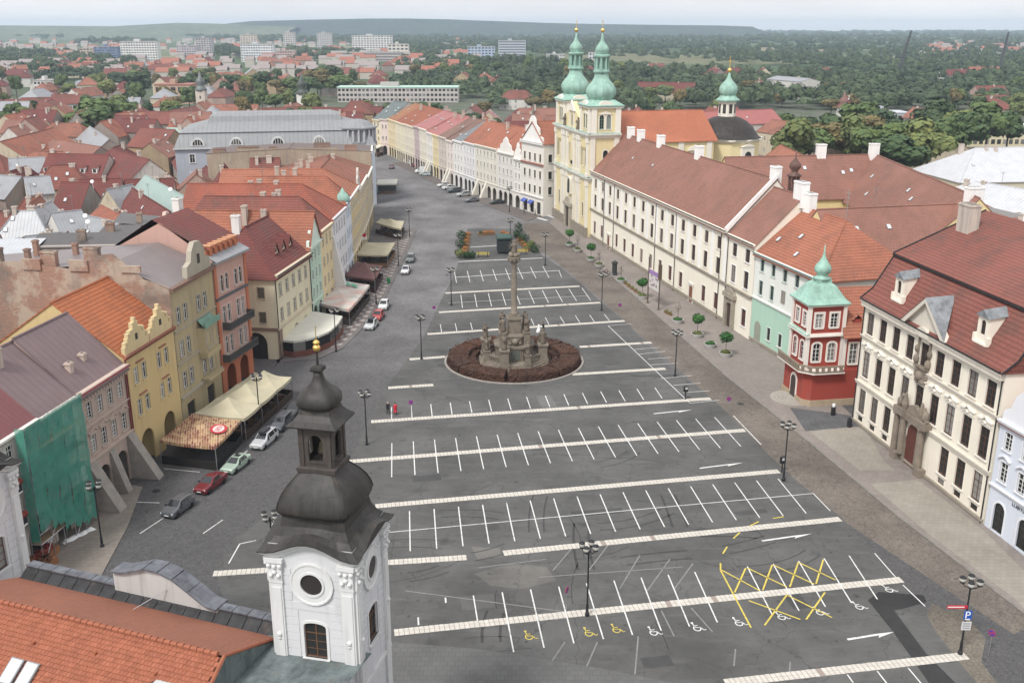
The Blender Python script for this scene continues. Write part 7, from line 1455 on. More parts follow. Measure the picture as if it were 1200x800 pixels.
# ------------------------------------------------------------ street lamps
b = MB(); b.lathe([(.2, 0), (.2, .25), (.13, .35), (.11, 1.0), (.13, 1.1), (.08, 1.2), (.065, 6.2), (.09, 6.3), (.06, 6.5)], 9); POST = b.mesh('post'); POST.materials.append(iron())
b = MB()
for k in range(4): a = R(45+90*k); c, s_ = math.cos(a), math.sin(a); b.tube((0, 0, 6.2), (.35*c, .35*s_, 6.05), .04, n=5); b.tube((.35*c, .35*s_, 6.05), (.62*c, .62*s_, 6.3), .04, n=5); b.lathe([(.06, 6.28), (.2, 6.36), (.2, 6.42)], 8, (.62*c, .62*s_, 0))
ARMS = b.mesh('arms'); ARMS.materials.append(iron())
b = MB(); b.smooth = True; b.ball((0, 0, 0), .27, 12, 8); b.smooth = False; GLOBE = b.mesh('globe'); GLOBE.materials.append(lampglass())
b = MB(); b.lathe([(.28, .12), (.2, .22), (.06, .3)], 10); LCAP = b.mesh('cap'); LCAP.materials.append(iron())
def lamp(x, y, label, z=0.0, s_=1.0):
    p = G(x, y) if z == 0 else G(x, y, z); rt = empty('street_lamp', (p.x, p.y, 0), R(20), label, 'street lamp', 'four globe street lamps'); put('post', POST, rt); put('arms', ARMS, rt)
    for k in range(4): a = R(45+90*k); g = put('globe', GLOBE, rt, (.62*math.cos(a), .62*math.sin(a), 6.66)); put('cap', LCAP, g)
    rt.scale = (s_,)*3; return rt
for x, y, l in ((120,641,'by the scaffold'),(305,499,'in front of the cream tents'),(430,521,'on the left lot edge near the two walkers'),(688,721,'on the paver strip by the yellow wheelchair bays'),(494,421,'on the left lot edge beside the hedge ring'),(529,358,'on the left lot edge past the column'),(918,563,'at the right lot edge opposite the palace'),(791,441,'at the right lot edge by the parallel bays'),(705,364,'at the right lot edge before the college middle'),(639,311,'at the right lot edge near the church'),(394,412,'beside the white fan canopy'),(441,357,'beside the dark red tent'),(467,312,'beside the cream awning'),(480,278,'beside the small cream tent'),(598,292,'at the flower bed end of the lot'),(597,249,'before the zebra crossing')): lamp(x, y, 'four globe black street lamp ' + l)
lp_ = lamp(1125, 766, 'four globe black street lamp carrying the parking sign'); lamp(316, 604, 'four globe black street lamp behind the dark dome', 6.6)
# signs on that lamp
P0 = G(1125, 766)
def sign(name, label, p, z, w, h, mat, rz=0.0, extra=None, pole=0.0, disc=False, group=None):
    rt = empty(name, (p[0], p[1], 0), rz, label, 'sign', group); b = MB()
    if disc: b.M = Matrix.Translation((0, 0, z)) @ Matrix.Rotation(math.pi/2, 4, 'X'); b.lathe([(w, -.015), (w, .015)], 20); b.k = 1; b.lathe([(w*.9, .016), (w*.9, .022)], 20); b.k = 0; b.box(-w*.8, w*.8, -.03, .03, .022, .028)
    else: b.box(-w/2, w/2, -.03, .0, z, z+h)
    if disc: b.M = Matrix.Translation((0, 0, z)) @ Matrix.Rotation(math.pi/2, 4, 'X') @ Matrix.Rotation(R(45), 4, 'Z'); b.box(-w*.8, w*.8, -.03, .03, .023, .03); b.M = None
    b.build('plate', mat, rt)
    if extra: extra(rt)
    if pole: MB().tube((0, .04, 0), (0, .04, pole), .035, n=6).build('pole', steel(), rt)
    return rt
BLU = flat((.02, .09, .42), .4); RDS = flat((.5, .03, .05), .4); DBL = flat((.06, .06, .30), .4)
def letterP(rt):
    b = MB(); b.slab([(-.2, 3.45), (-.1, 3.45), (-.1, 3.68), (.06, 3.68), (.16, 3.74), (.2, 3.86), (.16, 3.98), (.06, 4.04), (-.2, 4.04)], -.05, -.03); b.k = 1; b.slab([(-.1, 3.77), (.04, 3.77), (.1, 3.86), (.04, 3.95), (-.1, 3.95)], -.055, -.045); b.build('letter', [WH, BLU], rt); MB().box(-.2, .2, -.045, -.03, 3.28, 3.38).build('letter_bar', WH, rt)
def grey_lines(rt):
    for i in range(3): MB().box(-.28, .28, -.045, -.03, 2.5+.2*i, 2.58+.2*i).build('print_line', flat((.3, .3, .3)), rt)
sign('parking_sign', 'blue parking sign with white letter on the lamp post', (P0.x+.05, P0.y-.16), 3.3, .62, .8, BLU, 0, letterP); sign('info_plate', 'pale info plate under the blue parking sign', (P0.x+.05, P0.y-.16), 2.35, .75, .75, flat((.6, .6, .62)), 0, grey_lines)
def red_lines(rt): MB().box(-.75, .55, -.045, -.03, 4.36, 4.44).build('print_line', WH, rt)
sign('street_name_sign', 'long red street name board on the lamp post', (P0.x-.85, P0.y-.1), 4.25, 1.6, .3, RDS, 0, red_lines)
for x, y, l, rz in ((1158,768,'blue and red no stopping sign near the parking lamp',R(-50)),(853,485,'blue and red no stopping sign facing the red house corner',0),(726,371,'blue and red no stopping sign near the college flagpoles',0),(664,716,'blue and red no stopping sign on the wheelchair bay strip',R(60)),(482,489,'round no entry sign beside the two walkers',0),(509,374,'blue square sign on the left lot edge',0)):
    p = G(x, y); sign('road_sign', l, p, 2.1, .3, 0, [RDS, DBL], rz, None, 2.2, True, 'round road signs on the lot')
# parking meters and the tall poles
for x, y, l in ((803,468,'dark parking meter on the paver strip end'),(916,553,'pale ticket box at the foot of the palace lamp')):
    p = G(x, y); rt = empty('parking_meter', p, R(20), l, 'meter'); MB().lathe([(.12, 0), (.07, .1), (.07, 1.2)], 8).build('post', iron(), rt); b = MB(); b.box(-.25, .25, -.18, .18, 1.1, 1.9); b.k = 1; b.box(-.18, .18, -.2, -.17, 1.5, 1.8); b.build('meter_box', [iron(), flat((.6, .6, .6))], rt)
FP = [G(758.8, 355.5), G(771.6, 363.5)]
for i, p in enumerate(FP):
    rt = empty('banner_pole', p, 0, ('tall brown banner pole, the one nearer the church', 'tall brown banner pole with a box on top')[i], 'pole'); MB().lathe([(.35, 0), (.35, .15), (.12, .2), (.1, 8.4), (.13, 8.6)], 8).build('post', flat((.10, .075, .05)), rt)
    if i: MB().box(-.3, .3, -.3, .3, 5.6, 8.2).build('box', flat((.1, .07, .045)), rt)
d = FP[1]-FP[0]; bn = empty('banner', FP[0] + Vector((0, 0, 0)), math.atan2(d.y, d.x), 'printed white and violet banner stretched between two poles', 'banner'); L = d.length
b = MB(); b.box(.2, L-.2, -.02, .02, 3.2, 6.6); b.k = 1; b.box(.2, L-.2, -.03, -.02, 5.7, 6.5); b.build('cloth', [flat((.6, .58, .56)), flat((.32, .2, .42))], bn)
g = random.Random(4)
for i in range(12): x, z = g.uniform(.4, L-.8), g.uniform(3.4, 5.4); MB().box(x, x+.5, -.035 - .001*i, -.022, z, z+.4).build('print_patch', flat((.25, .2, .2) if i % 2 else (.4, .3, .35)), bn)

# ------------------------------------------------------------ planters with trees along the college
TUB = MB(); TUB.lathe([(.78, 0), (.95, .45), (1.0, .62), (.92, .62), (.88, .5)], 18); TUB.k = 1; TUB.lathe([(.9, .5), (.9, .54)], 18); TUB = TUB.mesh('tub'); TUB.materials.append(flat((.5, .49, .48), .8)); TUB.materials.append(flat((.05, .04, .03)))
def leafball(c, r, n, s_, seed, sz=1.0):
    g = random.Random(seed); b = MB()
    for _ in range(n):
        d = Vector((g.gauss(0, 1), g.gauss(0, 1), g.gauss(0, 1))).normalized(); p = Vector(c) + Vector((d.x, d.y, d.z*sz))*r*g.uniform(.6, 1.12)*(1 + .18*math.sin(3.1*d.x + 2*seed)*math.cos(2.7*d.y + seed)); nn = (d + Vector((g.gauss(0, .4), g.gauss(0, .4), g.gauss(0, .4)))).normalized(); u = nn.cross(Vector((0, 0, 1))).normalized()*s_*g.uniform(.6, 1.2); v = nn.cross(u)*.7; b.poly([p-u, p-v, p+u, p+v])
    return b
LG = leaf((.045, .14, .035)); LY = leaf((.14, .17, .05)); LO = leaf((.42, .17, .05), .4); LDG = leaf((.035, .07, .03))
BALL = leafball((0, 0, 3.0), 1.0, 420, .2, 1, .72).mesh('crown'); BALL.materials.append(LG); THIN = leafball((0, 0, 2.7), .55, 60, .09, 2, 1.6).mesh('twigs'); THIN.materials.append(leaf((.09, .08, .05)))
LOW = leafball((0, 0, .62), .78, 220, .14, 3, .4).mesh('low_shrub'); LOW.materials.append(LY); LOW2 = LOW.copy(); LOW2.materials.clear(); LOW2.materials.append(LG)
st_ = MB(); st_.tube((0, 0, .5), (0, 0, 2.9), .05, .035, 6); STEM = st_.mesh('stem'); STEM.materials.append(flat((.1, .08, .06)))
for i, (x, y, k) in enumerate(((667.4,288,1),(677,294.5,2),(692.4,305.5,1),(702,312.5,2),(727.7,330.5,2),(752.5,349.5,1),(794,378,2),(817,394.5,1),(832,406.5,0),(850,417,1))):
    p = G(x, y, .12); rt = empty('planter', p, R(30*i), ('round concrete tub with low yellow green plants', 'round concrete tub with a ball shaped green tree', 'round concrete tub with a thin bare sapling')[k] + ' on the college pavement', 'planter', 'planters along the college'); put('tub', TUB, rt); put('low_shrub', LOW if i % 2 else LOW2, rt)
    if k: put('stem', STEM, rt); put('crown' if k == 1 else 'twigs', BALL if k == 1 else THIN, rt)
# flower boxes along the college pavement
FBX = MB(); FBX.box(-.45, .45, -.2, .2, 0, .35); FBX = FBX.mesh('box'); FBX.materials.append(wood((.2, .12, .06))); FLW = [leafball((0, 0, .42), .38, 60, .09, 5, .5).mesh('flowers') for _ in range(3)]; FLW[0].materials.append(LO); FLW[1].materials.append(LY); FLW[2].materials.append(LDG)
def fbox(x, y, k, l, z=.0, s_=1.0, rz=0.0):
    p = G(x, y, z); rt = empty('flower_box', p, rz, ('wooden box of orange flowers ', 'wooden box of yellow flowers ', 'wooden box of dark green leaves ')[k] + l, 'flower box', 'flower boxes ' + l); put('box', FBX, rt); put('flowers', FLW[k], rt); rt.scale = (s_,)*3
for x, y in ((733,333),(737,336),(741,339),(745,342),(749,345),(781,367),(785,369)): fbox(x, y, 1, 'along the college pavement', .12, 1.1, R(-70))
for x, y in ((548,276.5),(547.3,281),(546.7,285),(546,289.5),(545.4,293.5),(545,297.5)): fbox(x, y, 0, 'at the left of the flower bed', 0, 1.8)
for x, y, k in ((609,284,0),(612.5,287.5,0),(616,291,0),(614,288,1),(617,294,1),(590,275.5,0),(594,277,0),(564,276,2),(568,275.7,0),(572,275.3,0),(576,275,0)): fbox(x, y, k, 'around the flower bed end of the lot', 0, 1.9)
for x, y, r_, k in ((541,281,1.3,3),(540,291,1.2,3),(539,302,1.1,1),(547,303,.9,3),(553,302.5,.8,3),(606,279,1.0,3),(614,285,1.3,3),(622,291,1.0,1),(626,296,1.2,3),(608,272,1.0,3)):
    p = G(x, y); rt = empty('shrub', p, 0, ('', 'yellow green clipped shrub at the flower bed', '', 'dark green clipped shrub at the flower bed')[k], 'shrub', 'shrubs at the flower bed'); leafball((0, 0, r_*.9), r_, 260, .2, int(x), 1.7 if (x, y) == (608, 272) else .9).build('foliage', LDG if k == 3 else LY, rt); MB().tube((0, 0, 0), (0, 0, r_), .06).build('stem', flat((.08, .06, .05)), rt)
def bench(x, y, l, rz=0.0):
    p = G(x, y); rt = empty('bench', p, rz, l, 'bench'); m_ = flat((.50, .40, .10))
    for i in range(4): MB().box(-1.1, 1.1, -.25+.14*i, -.14+.14*i, .42, .47).build('seat_slat', m_, rt)
    for i in range(3): MB().box(-1.1, 1.1, .3, .34, .55+.14*i, .65+.14*i).build('back_slat', m_, rt)
    for sx in (-.8, .8): MB().box(sx-.05, sx+.05, -.25, .35, 0, .42).box(sx-.05, sx+.05, .28, .36, .42, .95).build('leg', iron(), rt)
    rt.scale = (1.25,)*3
bench(566, 301, 'yellow bench at the left front of the flower bed', R(180)); bench(611, 297.5, 'yellow bench at the right front of the flower bed', R(180))
p = G(591, 296); rt = empty('covered_stall', p, R(5), 'dark covered kiosk box standing in the flower bed end', 'kiosk'); MB().box(-1.6, 1.6, -1.5, 1.5, .4, 3.4).build('body', flat((.025, .03, .03)), rt); b = MB(); b.smooth = True; sqloft(b, [(1.75, 3.3, 0), (1.7, 3.7, 0), (1.3, 4.0, 0), (.2, 4.15, 0)], 4); b.build('roof', flat((.05, .09, .08)), rt)
for sx in (-1.2, 1.2): MB().box(sx-.1, sx+.1, -1.3, 1.3, 0, .4).build('leg', iron(), rt)
p = G(720, 322, .12); rt = empty('advert_column', p, 0, 'dark round advertising column on the college pavement', 'column'); MB().lathe([(.6, 0), (.6, .2), (.5, .25), (.5, 2.3), (.65, 2.4), (.65, 2.6), (.2, 2.9)], 14).build('drum', flat((.04, .045, .04)), rt)
for i, (x, y) in enumerate(((707,319),(710,321.5),(713,323.5),(716,326))):
    p = G(x, y, .12); rt = empty('bicycle', p, R(15+6*i), 'parked bicycle in the rack by the advertising column', 'bicycle', 'bicycles by the advertising column'); m_ = flat(((.5, .5, .52), (.3, .05, .05), (.1, .1, .12), (.45, .45, .48))[i], .4)
    for sx in (-.52, .52):
        b = MB(); pts_ = [(sx + .34*math.cos(R(30*k)), 0, .35+.34*math.sin(R(30*k))) for k in range(13)]; [b.tube(u, v, .025, n=4) for u, v in zip(pts_, pts_[1:])]; b.build('wheel', rubber(), rt)
    b = MB(); [b.tube(u, v, .025, n=4) for u, v in (((-.52, 0, .35), (-.2, 0, .85)), ((-.2, 0, .85), (.4, 0, .9)), ((-.52, 0, .35), (0, 0, .35)), ((0, 0, .35), (-.2, 0, .85)), ((0, 0, .35), (.4, 0, .85)), ((.52, 0, .35), (.38, 0, 1.0)))]; b.build('frame', m_, rt); MB().tube((.36, -.28, 1.02), (.36, .28, 1.02), .02, n=4).build('handlebar', iron(), rt); MB().box(-.34, -.1, -.07, .07, .88, .95).build('saddle', iron(), rt)
p = G(842, 372, .12); rt = empty('notice_board', p, R(-70), 'small white notice stand beside the stone portal', 'board'); MB().box(-.5, .5, -.05, .05, .3, 1.7).build('panel', WH, rt); [MB().box(s_-.04, s_+.04, -.1, .1, 0, .3).build('leg', iron(), rt) for s_ in (-.4, .4)]
for x, y, l in ((976,486,'low white topped bollard beside the red house'),(995,500,'dark waste bin at the palace corner')):
    p = G(x, y, .12); rt = empty('waste_bin', p, 0, l, 'bin'); b = MB(); b.lathe([(.28, 0), (.3, .1), (.3, 1.0), (.24, 1.15)], 10); b.build('drum', iron(), rt); MB().lathe([(.2, 1.15), (.2, 1.5 if x < 990 else 1.2), (.1, 1.55 if x < 990 else 1.25)], 10).build('top', WH if x < 990 else iron(), rt)
p = G(455.5, 332, .11); rt = empty('waste_bin', p, 0, 'green waste bin on the chequered pavement', 'bin'); MB().lathe([(.3, 0), (.34, .9), (.36, 1.0), (.2, 1.15)], 10).build('drum', flat((.03, .16, .06)), rt)
# construction rubbish heap and crates at the foot of the scaffold
p = G(92, 628, .1); rt = empty('rubbish_sheet', p, R(60), 'crumpled white sheeting at the foot of the scaffold', 'sheeting'); b = MB(); b.smooth = True; g = random.Random(2); ids = [[b.vert((-1.8+.4*i, -.35+.23*j + .1*math.sin(i*2), .05 + g.uniform(0, .4)*(0 if i in (0, 9) or j in (0, 3) else 1))) for j in range(4)] for i in range(10)]
for i in range(9):
    for j in range(3): b.face((ids[i][j], ids[i+1][j], ids[i+1][j+1], ids[i][j+1]))
b.build('sheet', flat((.72, .72, .72)), rt)
for i, (x, y, m_) in enumerate(((52, 655, leaf((.22, .05, .045))), (50, 668, leaf((.12, .06, .04))))):
    p = G(x, y, .1); rt = empty('flower_trough', p, R(80), ('trough of red flowers by the pavement edge', 'wooden trough of brown plants next to the parapet')[i], 'trough'); MB().box(-1.6, 1.6, -.6, .6, 0, .7).build('box', wood((.28, .13, .06)), rt); leafball((0, 0, .8), .9, 200, .16, i, .4).build('flowers', m_, rt).scale = (1.7, .7, 1)
# ------------------------------------------------------------ canvas terraces
def terrace(name, label, corners, z, peak, mat, nt=1, skirt=.35, walls=None, posts=True, pole=None, furn=True, zg=0.0, base=None):
    c = [G(*p, z) for p in corners]; o = sum(c, Vector())/4; rt = empty(name, (o.x, o.y, zg), 0, label, 'terrace'); c = [v - Vector((o.x, o.y, zg)) for v in c]
    A_, B_, C_, D_ = c
    for k in range(nt):
        a, b2 = A_.lerp(D_, k/nt), B_.lerp(C_, k/nt); c2, d2 = B_.lerp(C_, (k+1)/nt), A_.lerp(D_, (k+1)/nt); pk = (a+b2+c2+d2)/4 + Vector((0, 0, peak)); b = MB(); b.smooth = True; n = 8
        for p, q in ((a, b2), (b2, c2), (c2, d2), (d2, a)):                # sagging triangular sails
            rows_ = []
            for j in range(n+1):
                t = j/n; l, r = p.lerp(pk, t), q.lerp(pk, t); rows_.append([l.lerp(r, i/n) - Vector((0, 0, peak*.38*math.sin(math.pi*t)*.6 + .12*math.sin(math.pi*i/n)*(1-t))) for i in range(n+1)] if j < n else [pk])
            for j in range(n-1):
                for i in range(n): b.poly([rows_[j][i], rows_[j][i+1], rows_[j+1][i+1], rows_[j+1][i]])
            for i in range(n): b.poly([rows_[n-1][i], rows_[n-1][i+1], pk])
            if skirt:
                for i in range(n): u, v = rows_[0][i], rows_[0][i+1]; dz = Vector((0, 0, skirt)); b.poly([u-dz, v-dz, v, u])
        b.build('canopy', mat, rt)
        if posts:
            for v in (a, b2, c2, d2) if k == nt-1 else (a, b2): MB().tube((v.x, v.y, 0), (v.x, v.y, v.z-.05), .05, n=6).build('post', steel(), rt)
    if walls:
        for (p, q, h) in ((B_, C_, 1.0), (A_, B_, 1.0), (C_, D_, 1.0)):
            b = MB(); t = (q-p).normalized(); n_ = Vector((-t.y, t.x, 0))*.04; b.prism([(p-n_).xy, (q-n_).xy, (q+n_).xy, (p+n_).xy], 0, h); b.build('railing_panel', walls, rt)
    if furn:
        W_ = wood((.10, .06, .035)); nx, ny = max(2, int((B_-A_).length/2.6)), max(2, int((C_-B_).length/2.6))
        for i in range(nx):
            for j in range(ny):
                u, v = (i+.5)/nx, (j+.5)/ny; p = A_.lerp(B_, u).lerp(D_.lerp(C_, u), v); tb = empty('cafe_table', (rt.location.x+p.x, rt.location.y+p.y, zg), rnd.uniform(0, 3), 'dark wooden cafe table under the ' + label.split(' with')[0].split(',')[0], 'table', 'cafe tables under the ' + name.replace('_', ' ') + ', ' + label[:26]); MB().box(-.6, .6, -.4, .4, .7, .75).build('table_top', W_, tb)
                for sx in (-.5, .5): MB().box(sx-.04, sx+.04, -.3, .3, 0, .7).build('leg', W_, tb)
                for sy in (-.85, .85): MB().box(-.55, .55, sy-.16, sy+.16, .4, .46).box(-.5, -.42, sy-.14, sy+.14, 0, .4).box(.42, .5, sy-.14, sy+.14, 0, .4).build('bench_seat', W_, tb)
    return rt
m = MT('printed_canvas'); p = m.pos(); br = m.n('ShaderNodeTexBrick', {'Color1': (.50, .33, .16), 'Color2': (.20, .055, .035), 'Mortar': (.55, .48, .36), 'Scale': 1.0, 'Mortar Size': .03, 'Brick Width': 1.1, 'Row Height': .28}); mp_ = m.n('ShaderNodeMapping'); m.put(mp_.inputs['Vector'], p); mp_.inputs['Rotation'].default_value = (0, 0, R(75)); m.put(br.inputs['Vector'], mp_.outputs[0])
PRINT = m.fin(m.mix(m.math('MULTIPLY', m.ramp(m.noise(p, 1.1, 4), .45, .65), .6), br.outputs[0], (.17, .05, .035)), .8); CANV = cloth((.47, .43, .31), .18); CANW = cloth((.62, .61, .54), .15)
t1 = terrace('printed_terrace', 'brown board patterned canvas terrace with red and white emblem', ((187,515.6),(252,523.4),(282,492),(225,484)), 2.9, .7, PRINT, walls=flat((.02, .018, .016)), furn=False)
c = [G(*q, 2.9) for q in ((187,515.6),(252,523.4),(282,492),(225,484))]; e = c[1].lerp(c[2], .55).lerp((c[0]+c[1]+c[2]+c[3])/4, .40); up = Vector((0, 0, 1)); tx = (c[2]-c[1]).normalized(); ctr = (c[0]+c[1]+c[2]+c[3])/4 + Vector((0, 0, .7)); nn = tx.cross((ctr-(c[1]+c[2])/2).normalized()).normalized(); ty_ = nn.cross(tx)
for k, (rx, ry_, m_, of) in enumerate(((1.35, .95, flat((.5, .05, .06)), .16), (1.0, .62, flat((.75, .6, .58)), .18))):
    b = MB(); b.poly([Vector(e) + Vector((0, 0, .12)) + tx*rx*math.cos(R(30*i)) + ty_*ry_*math.sin(R(30*i)) + nn*of for i in range(12)]); o = b.build('emblem', m_, t1); o.location = -t1.location
b = MB()
for i in range(5): q0 = Vector(e) + Vector((0, 0, .12)) + nn*.2 + tx*(-.65+.3*i) - ty_*.25; b.poly([q0, q0+tx*.1, q0+tx*.1+ty_*.5, q0+ty_*.5]); b.poly([q0+ty_*.2*(i % 3), q0+tx*.22+ty_*.2*(i % 3), q0+tx*.22+ty_*(.2*(i % 3)+.09), q0+ty_*(.2*(i % 3)+.09)])
o = b.build('emblem_lettering', flat((.5, .05, .06)), t1); o.location = -t1.location
terrace('tent_terrace', 'three cream peaked tents in a row with dark cafe railing', ((227.4,484),(286.4,490),(341.6,441.5),(298,436)), 2.9, 1.5, CANV, 3, .4, walls=flat((.05, .035, .025)))
def fan(label):
    o = G(352.5, 362.2, 3.3); pts = [(328,397.6),(343,399.5),(358,397.6),(372,394),(386,388),(396,379),(401.4,370.3)]; ed = [G(x, y, 2.7) for x, y in pts]; rt = empty('fan_awning', (o.x, o.y, 0), 0, label, 'terrace'); of = Vector((o.x, o.y, 0)); b = MB(); ap = o - of; ed = [v-of for v in ed]; wl = ed[0].lerp(ed[-1], .5)
    back = [ed[0], ap.lerp(ed[0], .3) + Vector((0, 0, .2)), ap, ap.lerp(ed[-1], .5) + Vector((0, 0, .3)), ed[-1]]
    for u, v in zip(ed, ed[1:]):
        for k in range(4): f0, f1 = k/4, (k+1)/4; b.poly([ap.lerp(u, f0), ap.lerp(u, f1), ap.lerp(v, f1), ap.lerp(v, f0)])
        dz = Vector((0, 0, .35)); b.poly([u-dz, v-dz, v, u])
    b.build('canopy', CANW, rt)
    for v in ed: MB().tube((v.x, v.y, 0), v - Vector((0, 0, .05)), .05, n=6).build('post', iron(), rt)
    for u, v in zip(ed, ed[1:]):
        t = (v-u).normalized(); n_ = Vector((-t.y, t.x, 0))*.06; MB().prism([(u-n_).xy, (v-n_).xy, (v+n_).xy, (u+n_).xy], .1, 1.0).build('wall_panel', wood((.16, .06, .045)), rt)
        b = MB(); b.poly([(u.x, u.y, 1.0), (v.x, v.y, 1.0), (v.x, v.y, 2.4), (u.x, u.y, 2.4)]); b.build('glass_panel', glass(.02), rt)
fan('white fan shaped awning with wooden parapet at the cream corner house')
m = MT('stained_canvas'); p = m.pos(); a1 = m.noise(p, .35, 4); a2 = m.noise(p, .5, 3); col = m.mix(m.ramp(a1, .45, .62), (.60, .57, .53), (.62, .42, .37)); col = m.mix(m.math('MULTIPLY', m.ramp(a2, .6, .66), .5), col, (.34, .30, .29)); STC = m.fin(col, .85)
t4 = terrace('flat_awning', 'wide pale awning with pink stains and a green stripe', ((363,352),(409,362.4),(433,333.6),(386,325)), 3.0, .35, STC, 1, .5, walls=flat((.06, .05, .045)), zg=.11)
c = [G(*q, 3.0) for q in ((363,352),(409,362.4),(433,333.6),(386,325))]
for k, (u, v) in enumerate(((.55, .82), (.72, .80))):
    pp = c[0].lerp(c[1], u).lerp(c[3].lerp(c[2], u), v) + Vector((0, 0, .34)); b = MB(); b.box(-.35, .35, -1.2, 1.2, 0, .02); o = b.build('green_stripe', flat((.12, .42, .27)), t4); o.location = pp - t4.location; o.rotation_euler = (0, 0, R(25))
terrace('dark_red_tent', 'dark red brown canvas tent with peaked roof on the left pavement', ((403.5,322),(439,327),(448,311),(418,306)), 2.8, 1.6, cloth((.17, .085, .08)), 1, .4, walls=flat((.05, .02, .02)), zg=.11)
terrace('cream_awning', 'flat cream awning with red emblem board next to the dark red tent', ((418,298),(454,298.5),(463,284),(427,283.6)), 2.9, .25, CANV, 1, .35, walls=wood((.2, .12, .07)), zg=.11)
terrace('small_cream_tent', 'small cream tent by the ochre house', ((440,260.5),(470,268),(473.5,259),(446,256)), 2.8, 1.0, CANV, 1, .4, walls=flat((.08, .05, .04)), zg=.11)
terrace('street_end_awning', 'white awning terrace at the far end of the street', ((441,174),(457,166.5),(456,160),(440,166)), 3.4, .3, CANW, 1, .3, walls=wood((.15, .08, .05)))
p = G(428, 300, .11); rt = empty('emblem_board', p, 0, 'small red diamond emblem on a white board above the tent', 'sign'); MB().tube((0, 0, 0), (0, 0, 5.2), .05).build('pole', steel(), rt); MB().slab([(-.6, 3.6), (.6, 3.6), (.6, 4.6), (-.6, 4.6)], -.05, 0).build('board', WH, rt); MB().slab([(-.5, 4.6), (0, 4.1), (.5, 4.6), (0, 5.2)], -.1, -.05).build('diamond', RDS, rt)
# market booth
p = G(454, 226); rt = empty('market_booth', p, R(4), 'white awning market booth trailer in the far street', 'booth'); MB().box(-2.6, 2.6, 0, 3, .5, 2.2).build('body', flat((.12, .12, .12)), rt); b = MB(); b.poly([(-3, -2.2, 3.0), (3, -2.2, 3.0), (3, 3.2, 3.6), (-3, 3.2, 3.6)]); b.poly([(-3, -2.2, 2.6), (3, -2.2, 2.6), (3, -2.2, 3.0), (-3, -2.2, 3.0)]); b.build('awning', CANW, rt)
for x, y in ((-2.9, -2.1), (2.9, -2.1), (-2.9, 3.1), (2.9, 3.1)): MB().tube((x, y, 0), (x, y, 3.1), .05).build('post', steel(), rt)
MB().box(-3.0, -2.7, -1, 3, .3, 2.8).build('side_sheet', cloth((.2, .4, .32)), rt)
for i in range(4): MB().box(-2.2+1.1*i, -1.3+1.1*i, -1.8, -1.0, .0, .6).build('crate', wood((.2, .12, .08)), rt)
for sx in (-1.6, 1.6):
    b = MB(); b.M = Matrix.Translation((sx, .3, .35)) @ Matrix.Rotation(math.pi/2, 4, 'Y'); b.lathe([(.35, -.1), (.35, .1)], 12); b.build('wheel', rubber(), rt)

